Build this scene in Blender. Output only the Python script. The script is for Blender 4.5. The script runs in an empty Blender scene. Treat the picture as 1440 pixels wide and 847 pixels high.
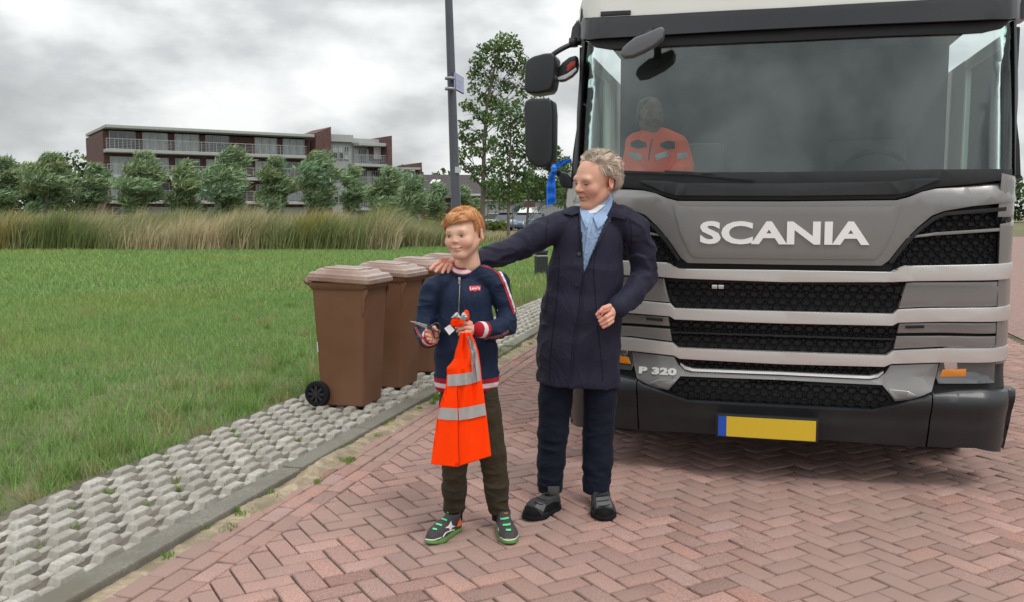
import bpy, bmesh, math, random
import numpy as np
from mathutils import Vector, Matrix, noise as mnoise
from mathutils.bvhtree import BVHTree

SC = bpy.context.scene
COL = SC.collection
R = math.radians
F_PX, H_CAM, PITCH = 1273.0, 1.51, math.atan(123.5 / 1273.0)

# ---------------------------------------------------------------- camera
cam_data = bpy.data.cameras.new('camera')
cam = bpy.data.objects.new('camera', cam_data)
COL.objects.link(cam)
cam.location = (0, 0, H_CAM)
cam.rotation_euler = (R(90) - PITCH, 0, 0)
cam_data.sensor_width = 36
cam_data.lens = F_PX / 1440 * 36
cam_data.clip_start = 0.05
cam_data.clip_end = 3000
SC.camera = cam

# ---------------------------------------------------------------- view, world, sun
SC.view_settings.view_transform = 'Standard'
SC.view_settings.look = 'None'
SC.view_settings.gamma = 1
SC.view_settings.use_curve_mapping = False
SC.view_settings.exposure = 0.12
SC.cycles.max_bounces = 8
SC.cycles.transparent_max_bounces = 12

SUN_EL, SUN_AZ = 58, -35          # azimuth clockwise from behind the camera's back (-Y)
w = bpy.data.worlds.new('World')
SC.world = w
w.use_nodes = True
nt = w.node_tree
nt.nodes.clear()
def N(nt, t, **kw):
    n = nt.nodes.new(t)
    for k, v in kw.items():
        if k.startswith('i_'):
            n.inputs[int(k[2:]) if k[2:].isdigit() else k[2:].replace('_', ' ')].default_value = v
        else:
            setattr(n, k, v)
    return n
def Math(nt, op, a, b=None, c=None, clamp=False):
    n = nt.nodes.new('ShaderNodeMath'); n.operation = op; n.use_clamp = clamp
    for i, x in enumerate((a, b, c)):
        if x is None: continue
        if isinstance(x, (int, float)): n.inputs[i].default_value = x
        else: nt.links.new(x, n.inputs[i])
    return n.outputs[0]
def Ramp(nt, fac, stops, interp='LINEAR'):
    n = nt.nodes.new('ShaderNodeValToRGB'); n.color_ramp.interpolation = interp
    e = n.color_ramp.elements
    while len(e) > 1: e.remove(e[0])
    e[0].position = stops[0][0]; e[0].color = (*stops[0][1], 1)
    for p, c in stops[1:]:
        x = e.new(p); x.color = (*c, 1)
    nt.links.new(fac, n.inputs[0])
    return n.outputs[0]
def MixC(nt, fac, a, b, mode='MIX'):
    n = nt.nodes.new('ShaderNodeMix'); n.data_type = 'RGBA'; n.blend_type = mode
    for i, x in ((0, fac), (6, a), (7, b)):
        if isinstance(x, (int, float)): n.inputs[i].default_value = x
        elif isinstance(x, tuple): n.inputs[i].default_value = (*x, 1)
        else: nt.links.new(x, n.inputs[i])
    return n.outputs[2]
L = nt.links.new
sky = N(nt, 'ShaderNodeTexSky', sky_type='NISHITA', sun_disc=False)
sky.sun_elevation = R(SUN_EL); sky.sun_rotation = R(180 + SUN_AZ)
tc = N(nt, 'ShaderNodeTexCoord')
sep = N(nt, 'ShaderNodeSeparateXYZ'); L(tc.outputs['Generated'], sep.inputs[0])
el = Math(nt, 'MAXIMUM', sep.outputs[2], 0.0)
cmb = N(nt, 'ShaderNodeCombineXYZ'); L(sep.outputs[0], cmb.inputs[0]); L(sep.outputs[1], cmb.inputs[1]); L(Math(nt, 'MULTIPLY', el, 2.1), cmb.inputs[2])
n1 = N(nt, 'ShaderNodeTexNoise', i_Scale=5.0, i_Detail=6.0, i_Roughness=0.52, i_Distortion=0.0); L(cmb.outputs[0], n1.inputs['Vector'])
n2 = N(nt, 'ShaderNodeTexNoise', i_Scale=2.4, i_Detail=3.0, i_Roughness=0.5); L(cmb.outputs[0], n2.inputs['Vector'])
nn = Math(nt, 'ADD', Math(nt, 'MULTIPLY', n1.outputs[0], 0.62), Math(nt, 'MULTIPLY', n2.outputs[0], 0.38))
cloud = Ramp(nt, nn, [(0.37, (0.40, 0.415, 0.42)), (0.45, (0.53, 0.545, 0.55)), (0.505, (0.70, 0.715, 0.715)), (0.57, (0.86, 0.87, 0.865))])
boost = Math(nt, 'MULTIPLY_ADD', el, 1.3, 0.97)
em = N(nt, 'ShaderNodeBackground'); L(cloud, em.inputs[0])
L(boost, em.inputs[1])
bg = N(nt, 'ShaderNodeBackground', i_Strength=0.06); L(sky.outputs[0], bg.inputs[0])
add = N(nt, 'ShaderNodeMixShader', i_0=0.94)
L(bg.outputs[0], add.inputs[1]); L(em.outputs[0], add.inputs[2])
wo = N(nt, 'ShaderNodeOutputWorld'); L(add.outputs[0], wo.inputs[0])

sun_d = bpy.data.lights.new('sun', 'SUN'); sun = bpy.data.objects.new('sun', sun_d); COL.objects.link(sun)
sun_d.energy = 1.35; sun_d.angle = R(15); sun_d.color = (1, 0.96, 0.9)
az = R(180 + SUN_AZ)      # compass-like, direction to the sun = (sin az, cos az)
sd = Vector((math.sin(az) * math.cos(R(SUN_EL)), math.cos(az) * math.cos(R(SUN_EL)), math.sin(R(SUN_EL))))
sun.rotation_euler = sd.to_track_quat('Z', 'Y').to_euler()

# ---------------------------------------------------------------- where things stand
def ray(px, py):
    a, b = (px - 720) / F_PX, (423.5 - py) / F_PX
    c, s = math.cos(PITCH), math.sin(PITCH)
    return Vector((a, c + b * s, -s + b * c))
def P(px, py, Y):
    d = ray(px, py); t = Y / d.y
    return Vector((0, 0, H_CAM)) + d * t
def G(px, py, z=0.0):
    d = ray(px, py); t = (z - H_CAM) / d.z
    return Vector((0, 0, H_CAM)) + d * t
def proj(p):
    c, s = math.cos(PITCH), math.sin(PITCH)
    x, y, z = p[0], p[1], p[2] - H_CAM
    f = y * c - z * s; u = y * s + z * c
    return 720 + F_PX * x / f, 423.5 - F_PX * u / f

# ---------------------------------------------------------------- tagging
def tag(o, label=None, cat=None, group=None, kind=None):
    if label: o['label'] = label
    if cat: o['category'] = cat
    if group: o['group'] = group
    if kind: o['kind'] = kind
    return o
def empty(name, loc=(0, 0, 0), rz=0, label=None, cat=None, group=None):
    o = bpy.data.objects.new(name, None); COL.objects.link(o)
    o.location = loc; o.rotation_euler = (0, 0, rz)
    o.empty_display_size = 0.2
    return tag(o, label, cat, group)
def children(o):
    return [c for c in bpy.data.objects if c.parent == o]
def copy_tree(o, parent=None):
    c = o.copy(); COL.objects.link(c); c.parent = parent
    for ch in children(o): copy_tree(ch, c)
    return c

# ---------------------------------------------------------------- mesh helpers
def link(name, me, m=None, parent=None, smooth=False):
    if m is not None:
        for x in (m if isinstance(m, (list, tuple)) else [m]): me.materials.append(x)
    if smooth: me.shade_smooth()
    o = bpy.data.objects.new(name, me); COL.objects.link(o)
    if parent is not None: o.parent = parent
    return o
def world_to_parent(me, parent):
    """verts were given in world coordinates; put them into the frame of parent (no scale)"""
    p = parent; M = Matrix()
    while p is not None:
        M = (Matrix.Translation(p.location) @ p.rotation_euler.to_matrix().to_4x4()) @ M; p = p.parent
    me.transform(M.inverted())
def from_bm(name, bm, m=None, parent=None, smooth=False, world=False, bevel=0, seg=2):
    if bevel:
        bevel_bm(bm, bevel, seg)
    me = bpy.data.meshes.new(name); bm.normal_update(); bm.to_mesh(me); bm.free()
    if world and parent is not None: world_to_parent(me, parent)
    return link(name, me, m, parent, smooth)
def bevel_bm(bm, w_, seg=2, ang=35):
    bm.normal_update()
    es = [e for e in bm.edges if len(e.link_faces) == 2 and e.calc_face_angle(0) > R(ang)]
    if es: bmesh.ops.bevel(bm, geom=es, offset=w_, segments=seg, affect='EDGES', profile=0.6, clamp_overlap=True)
def np_mesh(name, verts, faces, m=None, parent=None, smooth=False, cols=None, mats=None):
    """verts (n,3); faces (k,3|4) arrays"""
    me = bpy.data.meshes.new(name)
    verts = np.asarray(verts, np.float32); faces = np.asarray(faces, np.int32)
    nv, nf, k = len(verts), len(faces), faces.shape[1]
    me.vertices.add(nv); me.vertices.foreach_set('co', verts.ravel())
    me.loops.add(nf * k); me.loops.foreach_set('vertex_index', faces.ravel())
    me.polygons.add(nf); me.polygons.foreach_set('loop_start', np.arange(nf, dtype=np.int32) * k)
    if mats is not None: me.polygons.foreach_set('material_index', np.asarray(mats, np.int32))
    me.update(calc_edges=True)
    if cols is not None:
        a = me.color_attributes.new('tint', 'FLOAT_COLOR', 'POINT')
        c4 = np.ones((nv, 4), np.float32); c4[:, :cols.shape[1]] = cols
        a.data.foreach_set('color', c4.ravel())
    return link(name, me, m, parent, smooth)
def box(bm, x0, x1, y0, y1, z0, z1, M=None, mi=0):
    vs = [bm.verts.new((x, y, z)) for x in (x0, x1) for y in (y0, y1) for z in (z0, z1)]
    if M is not None:
        for v in vs: v.co = M @ v.co
    fs = []
    for q in ((0, 1, 3, 2), (4, 6, 7, 5), (0, 4, 5, 1), (2, 3, 7, 6), (0, 2, 6, 4), (1, 5, 7, 3)):
        f = bm.faces.new([vs[i] for i in q]); f.material_index = mi; fs.append(f)
    return vs
def cyl(bm, p0, p1, r0, r1=None, n=16, cap=True, mi=0):
    p0, p1 = Vector(p0), Vector(p1); r1 = r0 if r1 is None else r1
    d = (p1 - p0).normalized(); a = d.orthogonal().normalized(); b = d.cross(a)
    A = [bm.verts.new(p0 + (a * math.cos(t) + b * math.sin(t)) * r0) for t in [2 * math.pi * i / n for i in range(n)]]
    B = [bm.verts.new(p1 + (a * math.cos(t) + b * math.sin(t)) * r1) for t in [2 * math.pi * i / n for i in range(n)]]
    for i in range(n):
        f = bm.faces.new((A[i], A[(i + 1) % n], B[(i + 1) % n], B[i])); f.smooth = True; f.material_index = mi
    if cap:
        f = bm.faces.new(A[::-1]); f.material_index = mi
        f = bm.faces.new(B); f.material_index = mi
def tube(bm, pts, r, n=10, mi=0, closed_cap=True):
    pts = [Vector(p) for p in pts]
    rs = r if isinstance(r, (list, tuple)) else [r] * len(pts)
    rings = []; up = None
    for i, p in enumerate(pts):
        d = (pts[min(i + 1, len(pts) - 1)] - pts[max(i - 1, 0)]).normalized()
        a = d.orthogonal().normalized() if up is None else (up - d * up.dot(d)).normalized()
        up = a; b = d.cross(a)
        rings.append([bm.verts.new(p + (a * math.cos(t) + b * math.sin(t)) * rs[i]) for t in [2 * math.pi * k / n for k in range(n)]])
    for A, B in zip(rings, rings[1:]):
        for k in range(n):
            f = bm.faces.new((A[k], A[(k + 1) % n], B[(k + 1) % n], B[k])); f.smooth = True; f.material_index = mi
    if closed_cap:
        bm.faces.new(rings[0][::-1]).material_index = mi; bm.faces.new(rings[-1]).material_index = mi
def spline(pts, n=24):
    """Catmull-Rom through control points"""
    pts = [Vector(p) for p in pts]; q = [pts[0] * 2 - pts[1]] + pts + [pts[-1] * 2 - pts[-2]]
    out = []
    for i in range(1, len(q) - 2):
        m_ = max(2, n // (len(pts) - 1))
        for j in range(m_):
            t = j / m_; a, b, c, d = q[i - 1], q[i], q[i + 1], q[i + 2]
            out.append(0.5 * ((2 * b) + (c - a) * t + (2 * a - 5 * b + 4 * c - d) * t * t + (3 * b - a - 3 * c + d) * t ** 3))
    out.append(pts[-1])
    return out

# ---------------------------------------------------------------- materials
def mat(name, col, rough=0.6, metal=0.0, var=0.0, vscale=6.0, bump=0.0, bscale=40.0, bdist=0.01, coat=0.0, spec=0.5, tint=False,
        var2=None, v2scale=1.5, stretch=None, sheen=0.0, sss=0.0, emit=None, trans=0.0, detail=6.0, rvar=0.0):
    m = bpy.data.materials.new(name); m.use_nodes = True
    nt = m.node_tree; L = nt.links.new
    b = nt.nodes['Principled BSDF']
    b.inputs['Roughness'].default_value = rough; b.inputs['Metallic'].default_value = metal
    b.inputs['Coat Weight'].default_value = coat; b.inputs['Coat Roughness'].default_value = 0.08
    b.inputs['Specular IOR Level'].default_value = spec
    if sheen: b.inputs['Sheen Weight'].default_value = sheen; b.inputs['Sheen Roughness'].default_value = 0.4
    if sss:
        b.inputs['Subsurface Weight'].default_value = sss; b.inputs['Subsurface Radius'].default_value = (0.012, 0.005, 0.003)
        b.inputs['Subsurface Scale'].default_value = 1.0
    if trans: b.inputs['Transmission Weight'].default_value = trans
    tc = N(nt, 'ShaderNodeTexCoord'); vec = tc.outputs['Object']
    if stretch:
        mp = N(nt, 'ShaderNodeMapping'); mp.inputs['Scale'].default_value = stretch; L(vec, mp.inputs[0]); vec = mp.outputs[0]
    c = None
    if tint:
        at = N(nt, 'ShaderNodeVertexColor', layer_name='tint'); c = MixC(nt, 1.0, at.outputs[0], tuple(col), 'MULTIPLY')
    if var:
        n_ = N(nt, 'ShaderNodeTexNoise', i_Scale=vscale, i_Detail=detail, i_Roughness=0.6); L(vec, n_.inputs['Vector'])
        lo = tuple(max(0, 1 - var) for _ in col); hi = tuple(1 + var for _ in col)
        fac = Ramp(nt, n_.outputs[0], [(0.3, lo), (0.7, hi)])
        c = MixC(nt, 1.0, c if c is not None else tuple(col), fac, 'MULTIPLY')
        if rvar:
            L(Math(nt, 'MULTIPLY_ADD', n_.outputs[0], rvar, rough - rvar / 2, clamp=True), b.inputs['Roughness'])
    if var2 is not None:
        n_ = N(nt, 'ShaderNodeTexNoise', i_Scale=v2scale, i_Detail=4.0, i_Roughness=0.6); L(vec, n_.inputs['Vector'])
        f = Ramp(nt, n_.outputs[0], [(0.42, (0, 0, 0)), (0.62, (1, 1, 1))])
        c = MixC(nt, f, c if c is not None else tuple(col), tuple(var2))
    if c is None: b.inputs['Base Color'].default_value = (*col, 1)
    else: L(c, b.inputs['Base Color'])
    if bump:
        n_ = N(nt, 'ShaderNodeTexNoise', i_Scale=bscale, i_Detail=5.0, i_Roughness=0.65); L(vec, n_.inputs['Vector'])
        bp = N(nt, 'ShaderNodeBump', i_Strength=bump, i_Distance=bdist); L(n_.outputs[0], bp.inputs['Height']); L(bp.outputs[0], b.inputs['Normal'])
    if emit: b.inputs['Emission Color'].default_value = (*emit[0], 1); b.inputs['Emission Strength'].default_value = emit[1]
    return m
def srgb(r, g, b):
    f = lambda v: (v / 255 / 12.92) if v / 255 < 0.04045 else ((v / 255 + 0.055) / 1.055) ** 2.4
    return (f(r), f(g), f(b))
def leaf_mat(name, col, rough=0.55, trans=0.25):
    m = bpy.data.materials.new(name); m.use_nodes = True
    nt = m.node_tree; L = nt.links.new; b = nt.nodes['Principled BSDF']; out = nt.nodes['Material Output']
    at = N(nt, 'ShaderNodeVertexColor', layer_name='tint'); c = MixC(nt, 1.0, at.outputs[0], tuple(col), 'MULTIPLY')
    L(c, b.inputs['Base Color']); b.inputs['Roughness'].default_value = rough; b.inputs['Specular IOR Level'].default_value = 0.35
    t = N(nt, 'ShaderNodeBsdfTranslucent'); L(c, t.inputs[0])
    mx = N(nt, 'ShaderNodeMixShader', i_0=trans); L(b.outputs[0], mx.inputs[1]); L(t.outputs[0], mx.inputs[2]); L(mx.outputs[0], out.inputs[0])
    return m
# ================================================================ the setting: ground, road, pavers
rng = np.random.default_rng(7)
random.seed(7)
K0 = G(425, 665); K1 = G(610, 558)
KV = (K1 - K0).normalized(); KU = Vector((KV.y, -KV.x, 0))            # along the kerb, and to its right (street side)
KM = Matrix(((KU.x, KV.x, 0, K0.x), (KU.y, KV.y, 0, K0.y), (0, 0, 1, 0), (0, 0, 0, 1)))   # kerb frame: x to the street, y along
KANG = math.atan2(KV.y, KV.x)
def kp(x, y, z=0): return KM @ Vector((x, y, z))
def kinv(p): return KM.inverted() @ Vector(p)

m_soil = mat('lawn_ground', (0.070, 0.088, 0.028), 0.95, var=0.35, vscale=9, var2=(0.19, 0.15, 0.09), v2scale=0.8, bump=0.6, bscale=60, bdist=0.02)
bm = bmesh.new()
vs = [bm.verts.new(c) for c in ((-900, -60, -0.03), (900, -60, -0.03), (900, 1500, -0.03), (-900, 1500, -0.03))]
bm.faces.new(vs)
tag(from_bm('ground', bm, m_soil), kind='structure')

# bedding sand under the bricks, and the plain street surface farther away
m_joint = mat('joint_sand', (0.105, 0.085, 0.062), 0.95, var=0.4, vscale=18, bump=0.7, bscale=120, bdist=0.006, var2=(0.05, 0.055, 0.025), v2scale=2.2)
bm = bmesh.new()
vs = [bm.verts.new(kp(*c)) for c in ((0.0, -12, -0.014), (30, -12, -0.014), (30, 60, -0.014), (0.0, 60, -0.014))]
bm.faces.new(vs)
tag(from_bm('road', bm, m_joint), kind='structure')

m_brick = mat('street_brick', (0.335, 0.208, 0.178), 0.95, tint=True, spec=.25, var=0.34, vscale=120, detail=4, bump=0.55, bscale=260, bdist=0.003, var2=(0.285, 0.195, 0.168), v2scale=0.9)
def brick_field():
    """every paving brick a little block with a worn edge; herringbone at 45 degrees to the kerb, three runs along it"""
    V, Fc, Cc = [], [], []
    def add(cx, cy, ang, L_, W_):
        n = len(V) and sum(len(v) for v in V)
        a = ang + rng.normal(0, 0.012); ca, sa = math.cos(a), math.sin(a)
        cx += rng.normal(0, 0.0012); cy += rng.normal(0, 0.0012)
        hz = rng.normal(0, 0.0016); tx, ty = rng.normal(0, 0.010, 2)
        g = 0.0042 + abs(rng.normal(0, 0.0014)); b = 0.007
        L2, W2 = L_ / 2 - g, W_ / 2 - g
        p = []
        for (ins, z) in ((0, -0.03), (0, -0.006), (b * 0.45, -0.0015), (b, 0.0)):
            for sx, sy in ((-1, -1), (1, -1), (1, 1), (-1, 1)):
                x, y = sx * (L2 - ins), sy * (W2 - ins)
                zz = z + hz + x * tx * (z > -0.02) + y * ty * (z > -0.02)
                if z == 0.0: zz += rng.normal(0, 0.0006)
                p.append((cx + x * ca - y * sa, cy + x * sa + y * ca, zz))
        p = np.array(p); V.append(p)
        for k in range(3):
            for i in range(4):
                j = (i + 1) % 4
                Fc.append((n + 4 * k + i, n + 4 * k + j, n + 4 * k + 4 + j, n + 4 * k + 4 + i))
        Fc.append((n + 12, n + 13, n + 14, n + 15))
        t = 1 + rng.normal(0, 0.10); h = rng.normal(0, 0.035)
        if rng.random() < 0.06: t *= 0.8
        c = np.array((t * (1 + h), t, t * (1 - h * 0.6)))
        Cc.append(np.tile(np.clip(c, .45, 1.5), (16, 1)))
    Lb, Wb = 0.208, 0.104
    x_edge = 0.07 + 3 * Wb
    # runs along the kerb (kerb frame: x across, y along)
    for r_ in range(3):
        y = -6.0 + (r_ % 2) * Lb / 2
        while y < 34:
            add(0.07 + Wb * (r_ + .5), y, R(90), Lb, Wb); y += Lb
    # herringbone: lattice of pairs in rotated coordinates (p, q), turned by 45 degrees
    c45 = math.sqrt(.5)
    lim_x, lim_y = 5.6, 30
    M_ = int(60 / Wb)
    for i in range(-M_ // 2, M_):
        for j in range(-M_, M_):
            k = (i - j) % 4
            if k == 0: p_, q_, an = (i + 1) * Wb, (j + .5) * Wb, 0
            elif k == 3: p_, q_, an = (i + .5) * Wb, (j + 1) * Wb, 90
            else: continue
            x = (p_ - q_) * c45; y = (p_ + q_) * c45 - 6
            if x < x_edge - 0.11 or x > lim_x or y < -6.2 or y > lim_y: continue
            if y > 14 and x > 3.2: continue
            if x < x_edge + 0.112: cut.append((x, y, R(an + 45))); continue
            add(x, y, R(an + 45), Lb, Wb)
    return np.vstack(V), np.array(Fc), np.vstack(Cc)
cut = []
Vb, Fb, Cb = brick_field()
for k in range(3): pass
wv = np.c_[K0.x + KU.x * Vb[:, 0] + KV.x * Vb[:, 1], K0.y + KU.y * Vb[:, 0] + KV.y * Vb[:, 1], Vb[:, 2]]
# bricks cut along the straight course
x_edge = 0.07 + 3 * 0.104
def clip_x(poly, x0):
    out = []
    for i, a in enumerate(poly):
        b = poly[(i + 1) % len(poly)]
        if a[0] >= x0: out.append(a)
        if (a[0] >= x0) != (b[0] >= x0):
            t = (x0 - a[0]) / (b[0] - a[0]); out.append((x0, a[1] + t * (b[1] - a[1])))
    return out
bm = bmesh.new(); tl = bm.verts.layers.float_color.new('tint')
for (x, y, an) in cut:
    ca, sa = math.cos(an), math.sin(an)
    poly = [(x + u * .1 * ca - v * .048 * sa, y + u * .1 * sa + v * .048 * ca) for u, v in ((-1, -1), (1, -1), (1, 1), (-1, 1))]
    poly = clip_x(poly, x_edge + 0.004)
    if len(poly) < 3: continue
    hz = random.gauss(0, .0016); t = 1 + random.gauss(0, .1)
    cx = sum(q[0] for q in poly) / len(poly); cy = sum(q[1] for q in poly) / len(poly)
    rr = []
    for (ins, z) in ((0, -.03), (0, -.005), (.004, 0)):
        ring = []
        for q in poly:
            dx, dy = cx - q[0], cy - q[1]; dl = math.hypot(dx, dy) + 1e-6
            v = bm.verts.new(kp(q[0] + dx / dl * ins, q[1] + dy / dl * ins, z + hz)); v[tl] = (t, t, t, 1); ring.append(v)
        rr.append(ring)
    for A, B in zip(rr, rr[1:]):
        for i in range(len(A)): bm.faces.new((A[i], A[(i + 1) % len(A)], B[(i + 1) % len(A)], B[i]))
    bm.faces.new(rr[-1])
cut_me = bpy.data.meshes.new('cut'); bm.to_mesh(cut_me); bm.free()
bo = np_mesh('brick_paving', wv, Fb, m_brick, cols=Cb)
tag(bo, kind='structure')
bc = link('brick_paving_border', cut_me, m_brick); tag(bc, kind='structure')

m_street = mat('far_street_brick', (0.235, 0.150, 0.128), 0.9, var=0.3, vscale=12, bump=0.5, bscale=60, bdist=0.01)
for q in (((5.7, -12), (30, -12), (30, 60), (5.7, 60)), ((.4, 24), (5.7, 24), (5.7, 60), (.4, 60))):
    bm = bmesh.new(); bm.faces.new([bm.verts.new(kp(a, b, -.004)) for a, b in q])
    tag(from_bm('street', bm, m_street), kind='structure')
# kerb stones
m_kerb = mat('kerb_concrete', (0.175, 0.165, 0.14), 0.9, tint=True, var=0.3, vscale=60, bump=0.7, bscale=220, bdist=0.004, var2=(0.13, 0.12, 0.09), v2scale=3.0)
def kerb_x(y):      # the kerb swings a little to the left far away
    return -0.0055 * max(0, y - 3.2) ** 2 if y < 12 else -0.0055 * 8.8 ** 2 - 0.10 * (y - 12)
bm = bmesh.new(); tl = bm.verts.layers.float_color.new('tint')
y = -5.0
while y < 28:
    t = 1 + random.gauss(0, .07)
    x0, x1 = kerb_x(y), kerb_x(y + .995)
    jz = random.gauss(0, .003)
    vs = box(bm, -.13, 0, y, y + .992, -.08, .034 + jz)
    for v in vs:
        f = (v.co.y - y)
        v.co = kp(v.co.x + (x0 * (1 - f) + x1 * f), v.co.y, v.co.z); v[tl] = (t, t, t, 1)
    y += 1.0
bevel_bm(bm, .012, 2)
tag(from_bm('kerb', bm, m_kerb), kind='structure')

# concrete grass pavers: a soil bed with rows of raised blocks
m_paver = mat('paver_concrete', (0.36, 0.345, 0.31), 0.92, tint=True, var=0.25, vscale=45, bump=0.6, bscale=180, bdist=0.004, var2=(0.27, 0.25, 0.215), v2scale=5.0)
m_bed = mat('paver_bed', (0.085, 0.075, 0.058), 0.97, var=0.45, vscale=30, bump=0.9, bscale=90, bdist=0.012, var2=(0.17, 0.15, 0.12), v2scale=5.0)
bm = bmesh.new()
vs = [bm.verts.new(kp(*c)) for c in ((-.13, -5, .0), (-.13, 13, .0), (-1.12, 13, .0), (-1.12, -5, .0))]
bm.faces.new(vs[::-1]); bm.normal_update()
bmesh.ops.recalc_face_normals(bm, faces=bm.faces)
for f in bm.faces:
    if f.normal.z < 0: f.normal_flip()
tag(from_bm('paver_bed', bm, m_bed), kind='structure')
bm = bmesh.new(); tl = bm.verts.layers.float_color.new('tint')
ROW = 0.113
for r_ in range(8):
    xr = -.145 - ROW * (r_ + .5)
    y = -5.0 + (r_ % 2) * 0.125
    while y < 12.5:
        t = 1 + random.gauss(0, .09)
        # a low web running along the row and the raised block on it
        def ins(x0, x1, y0, y1, z0, z1, tx, ty, sh=0.0):
            a = [(x0, y0 + sh, z0), (x1, y0, z0), (x1, y1, z0), (x0, y1 + sh, z0)]; b = [(x0 + tx, y0 + ty + sh, z1), (x1 - tx, y0 + ty, z1), (x1 - tx, y1 - ty, z1), (x0 + tx, y1 - ty + sh, z1)]
            A = [bm.verts.new(kp(*q)) for q in a]; B = [bm.verts.new(kp(*q)) for q in b]
            for q in A + B: q[tl] = (t, t, t, 1)
            for i in range(4): bm.faces.new((A[i], A[(i + 1) % 4], B[(i + 1) % 4], B[i]))
            bm.faces.new(B)
        ins(xr - .040, xr + .040, y, y + .175, -.01, .034 + random.gauss(0, .0015), .010, .024, .012)
        ins(xr - .026, xr + .026, y + .15, y + .26, -.01, .008, .006, .001)
        y += .25
bevel_bm(bm, .005, 1)
tag(from_bm('grass_paver_strip', bm, m_paver), kind='structure')

# ---------------------------------------------------------------- sand drift by the kerb
m_sand = mat('sand', (0.36, 0.29, 0.20), 0.97, var=0.3, vscale=25, bump=0.8, bscale=300, bdist=0.004, var2=(0.22, 0.18, 0.12), v2scale=6)
def sheet(name, pts_fn, nx, ny, m, z_fn):
    V = []; 
    for j in range(ny + 1):
        for i in range(nx + 1):
            x, y_ = pts_fn(i / nx, j / ny); p = kp(x, y_, z_fn(x, y_)); V.append(p[:])
    Fq = [(j * (nx + 1) + i, j * (nx + 1) + i + 1, (j + 1) * (nx + 1) + i + 1, (j + 1) * (nx + 1) + i) for j in range(ny) for i in range(nx)]
    return np_mesh(name, np.array(V), np.array(Fq), m, smooth=True)
def sand_z(x, y_):
    n_ = mnoise.noise(Vector((x * 5, y_ * 1.6, 3))) + .5 * mnoise.noise(Vector((x * 22, y_ * 18, 9)))
    e = max(0, 1 - abs(x - kerb_x(y_) - .01) / .19)
    return -.016 + .026 * min(1, e * 1.5) * (1 + 1.3 * n_) * (0.9 if y_ > -.7 else .4)
so = sheet('sand_drift', lambda u, v: (kerb_x(-4 + 24 * v) - .01 + .36 * u, -4 + 24 * v), 24, 1100, m_sand, sand_z)
tag(so, kind='structure')

# ---------------------------------------------------------------- grass
m_grass = leaf_mat('grass_blade', (1, 1, 1), 0.6, 0.3)
def blades(name, X, Y, Z, Hh, Wd, C, lean=0.35, label=None, seg=1, wind=(0, 0)):
    n = len(X); a = rng.uniform(0, 2 * np.pi, n); ld = rng.uniform(0, 2 * np.pi, n); ll = np.abs(rng.normal(0, lean, n)) * Hh
    dx, dy = np.cos(a) * Wd / 2, np.sin(a) * Wd / 2
    tx, ty = np.cos(ld) * ll + wind[0] * Hh, np.sin(ld) * ll + wind[1] * Hh
    if seg == 1:
        V = np.stack([np.c_[X - dx, Y - dy, Z], np.c_[X + dx, Y + dy, Z], np.c_[X + tx, Y + ty, Z + Hh]], 1).reshape(-1, 3)
        Fq = np.arange(3 * n).reshape(-1, 3); cc = np.repeat(C, 3, 0)
        return np_mesh(name, V, Fq, m_grass, cols=cc)
    V = np.stack([np.c_[X - dx, Y - dy, Z], np.c_[X + dx, Y + dy, Z], np.c_[X + dx * .7 + tx * .35, Y + dy * .7 + ty * .35, Z + Hh * .6],
                  np.c_[X - dx * .7 + tx * .35, Y - dy * .7 + ty * .35, Z + Hh * .6], np.c_[X + tx, Y + ty, Z + Hh]], 1).reshape(-1, 3)
    k = np.arange(n)[:, None] * 5
    F1 = np.concatenate([k + np.array([[0, 1, 2]]), k + np.array([[0, 2, 3]]), k + np.array([[3, 2, 4]])], 0)
    return np_mesh(name, V, F1, m_grass, cols=np.repeat(C, 5, 0))
def vnoise(X, Y, s, seed=0):
    out = np.zeros(len(X)); r2 = np.random.default_rng(seed)
    for o in range(4):
        f = s * 2 ** o; ph = r2.uniform(0, 6.28, 4); th = r2.uniform(0, 6.28, 3)
        v = sum(np.sin(f * (X * math.cos(t) + Y * math.sin(t)) + p_ + 1.7 * np.sin(f * .6 * (Y * math.cos(t) - X * math.sin(t)) + ph[3])) for t, p_ in zip(th, ph))
        out += v / 3 / 1.6 ** o
    return out / 2.0
def on_lawn(X, Y):
    """metres to the left of the paver strip's edge (positive = lawn)"""
    dx, dy = X - K0.x, Y - K0.y
    kx = dx * KU.x + dy * KU.y; ky = dx * KV.x + dy * KV.y
    kxe = np.where(ky < 12, -0.0055 * np.maximum(0, ky - 3.2) ** 2, -0.0055 * 8.8 ** 2 - .10 * (ky - 12))
    edge = np.where(ky < 12.6, -1.06, -.14) + kxe * (ky >= 12.6)
    return edge - kx, kx, ky
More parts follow.
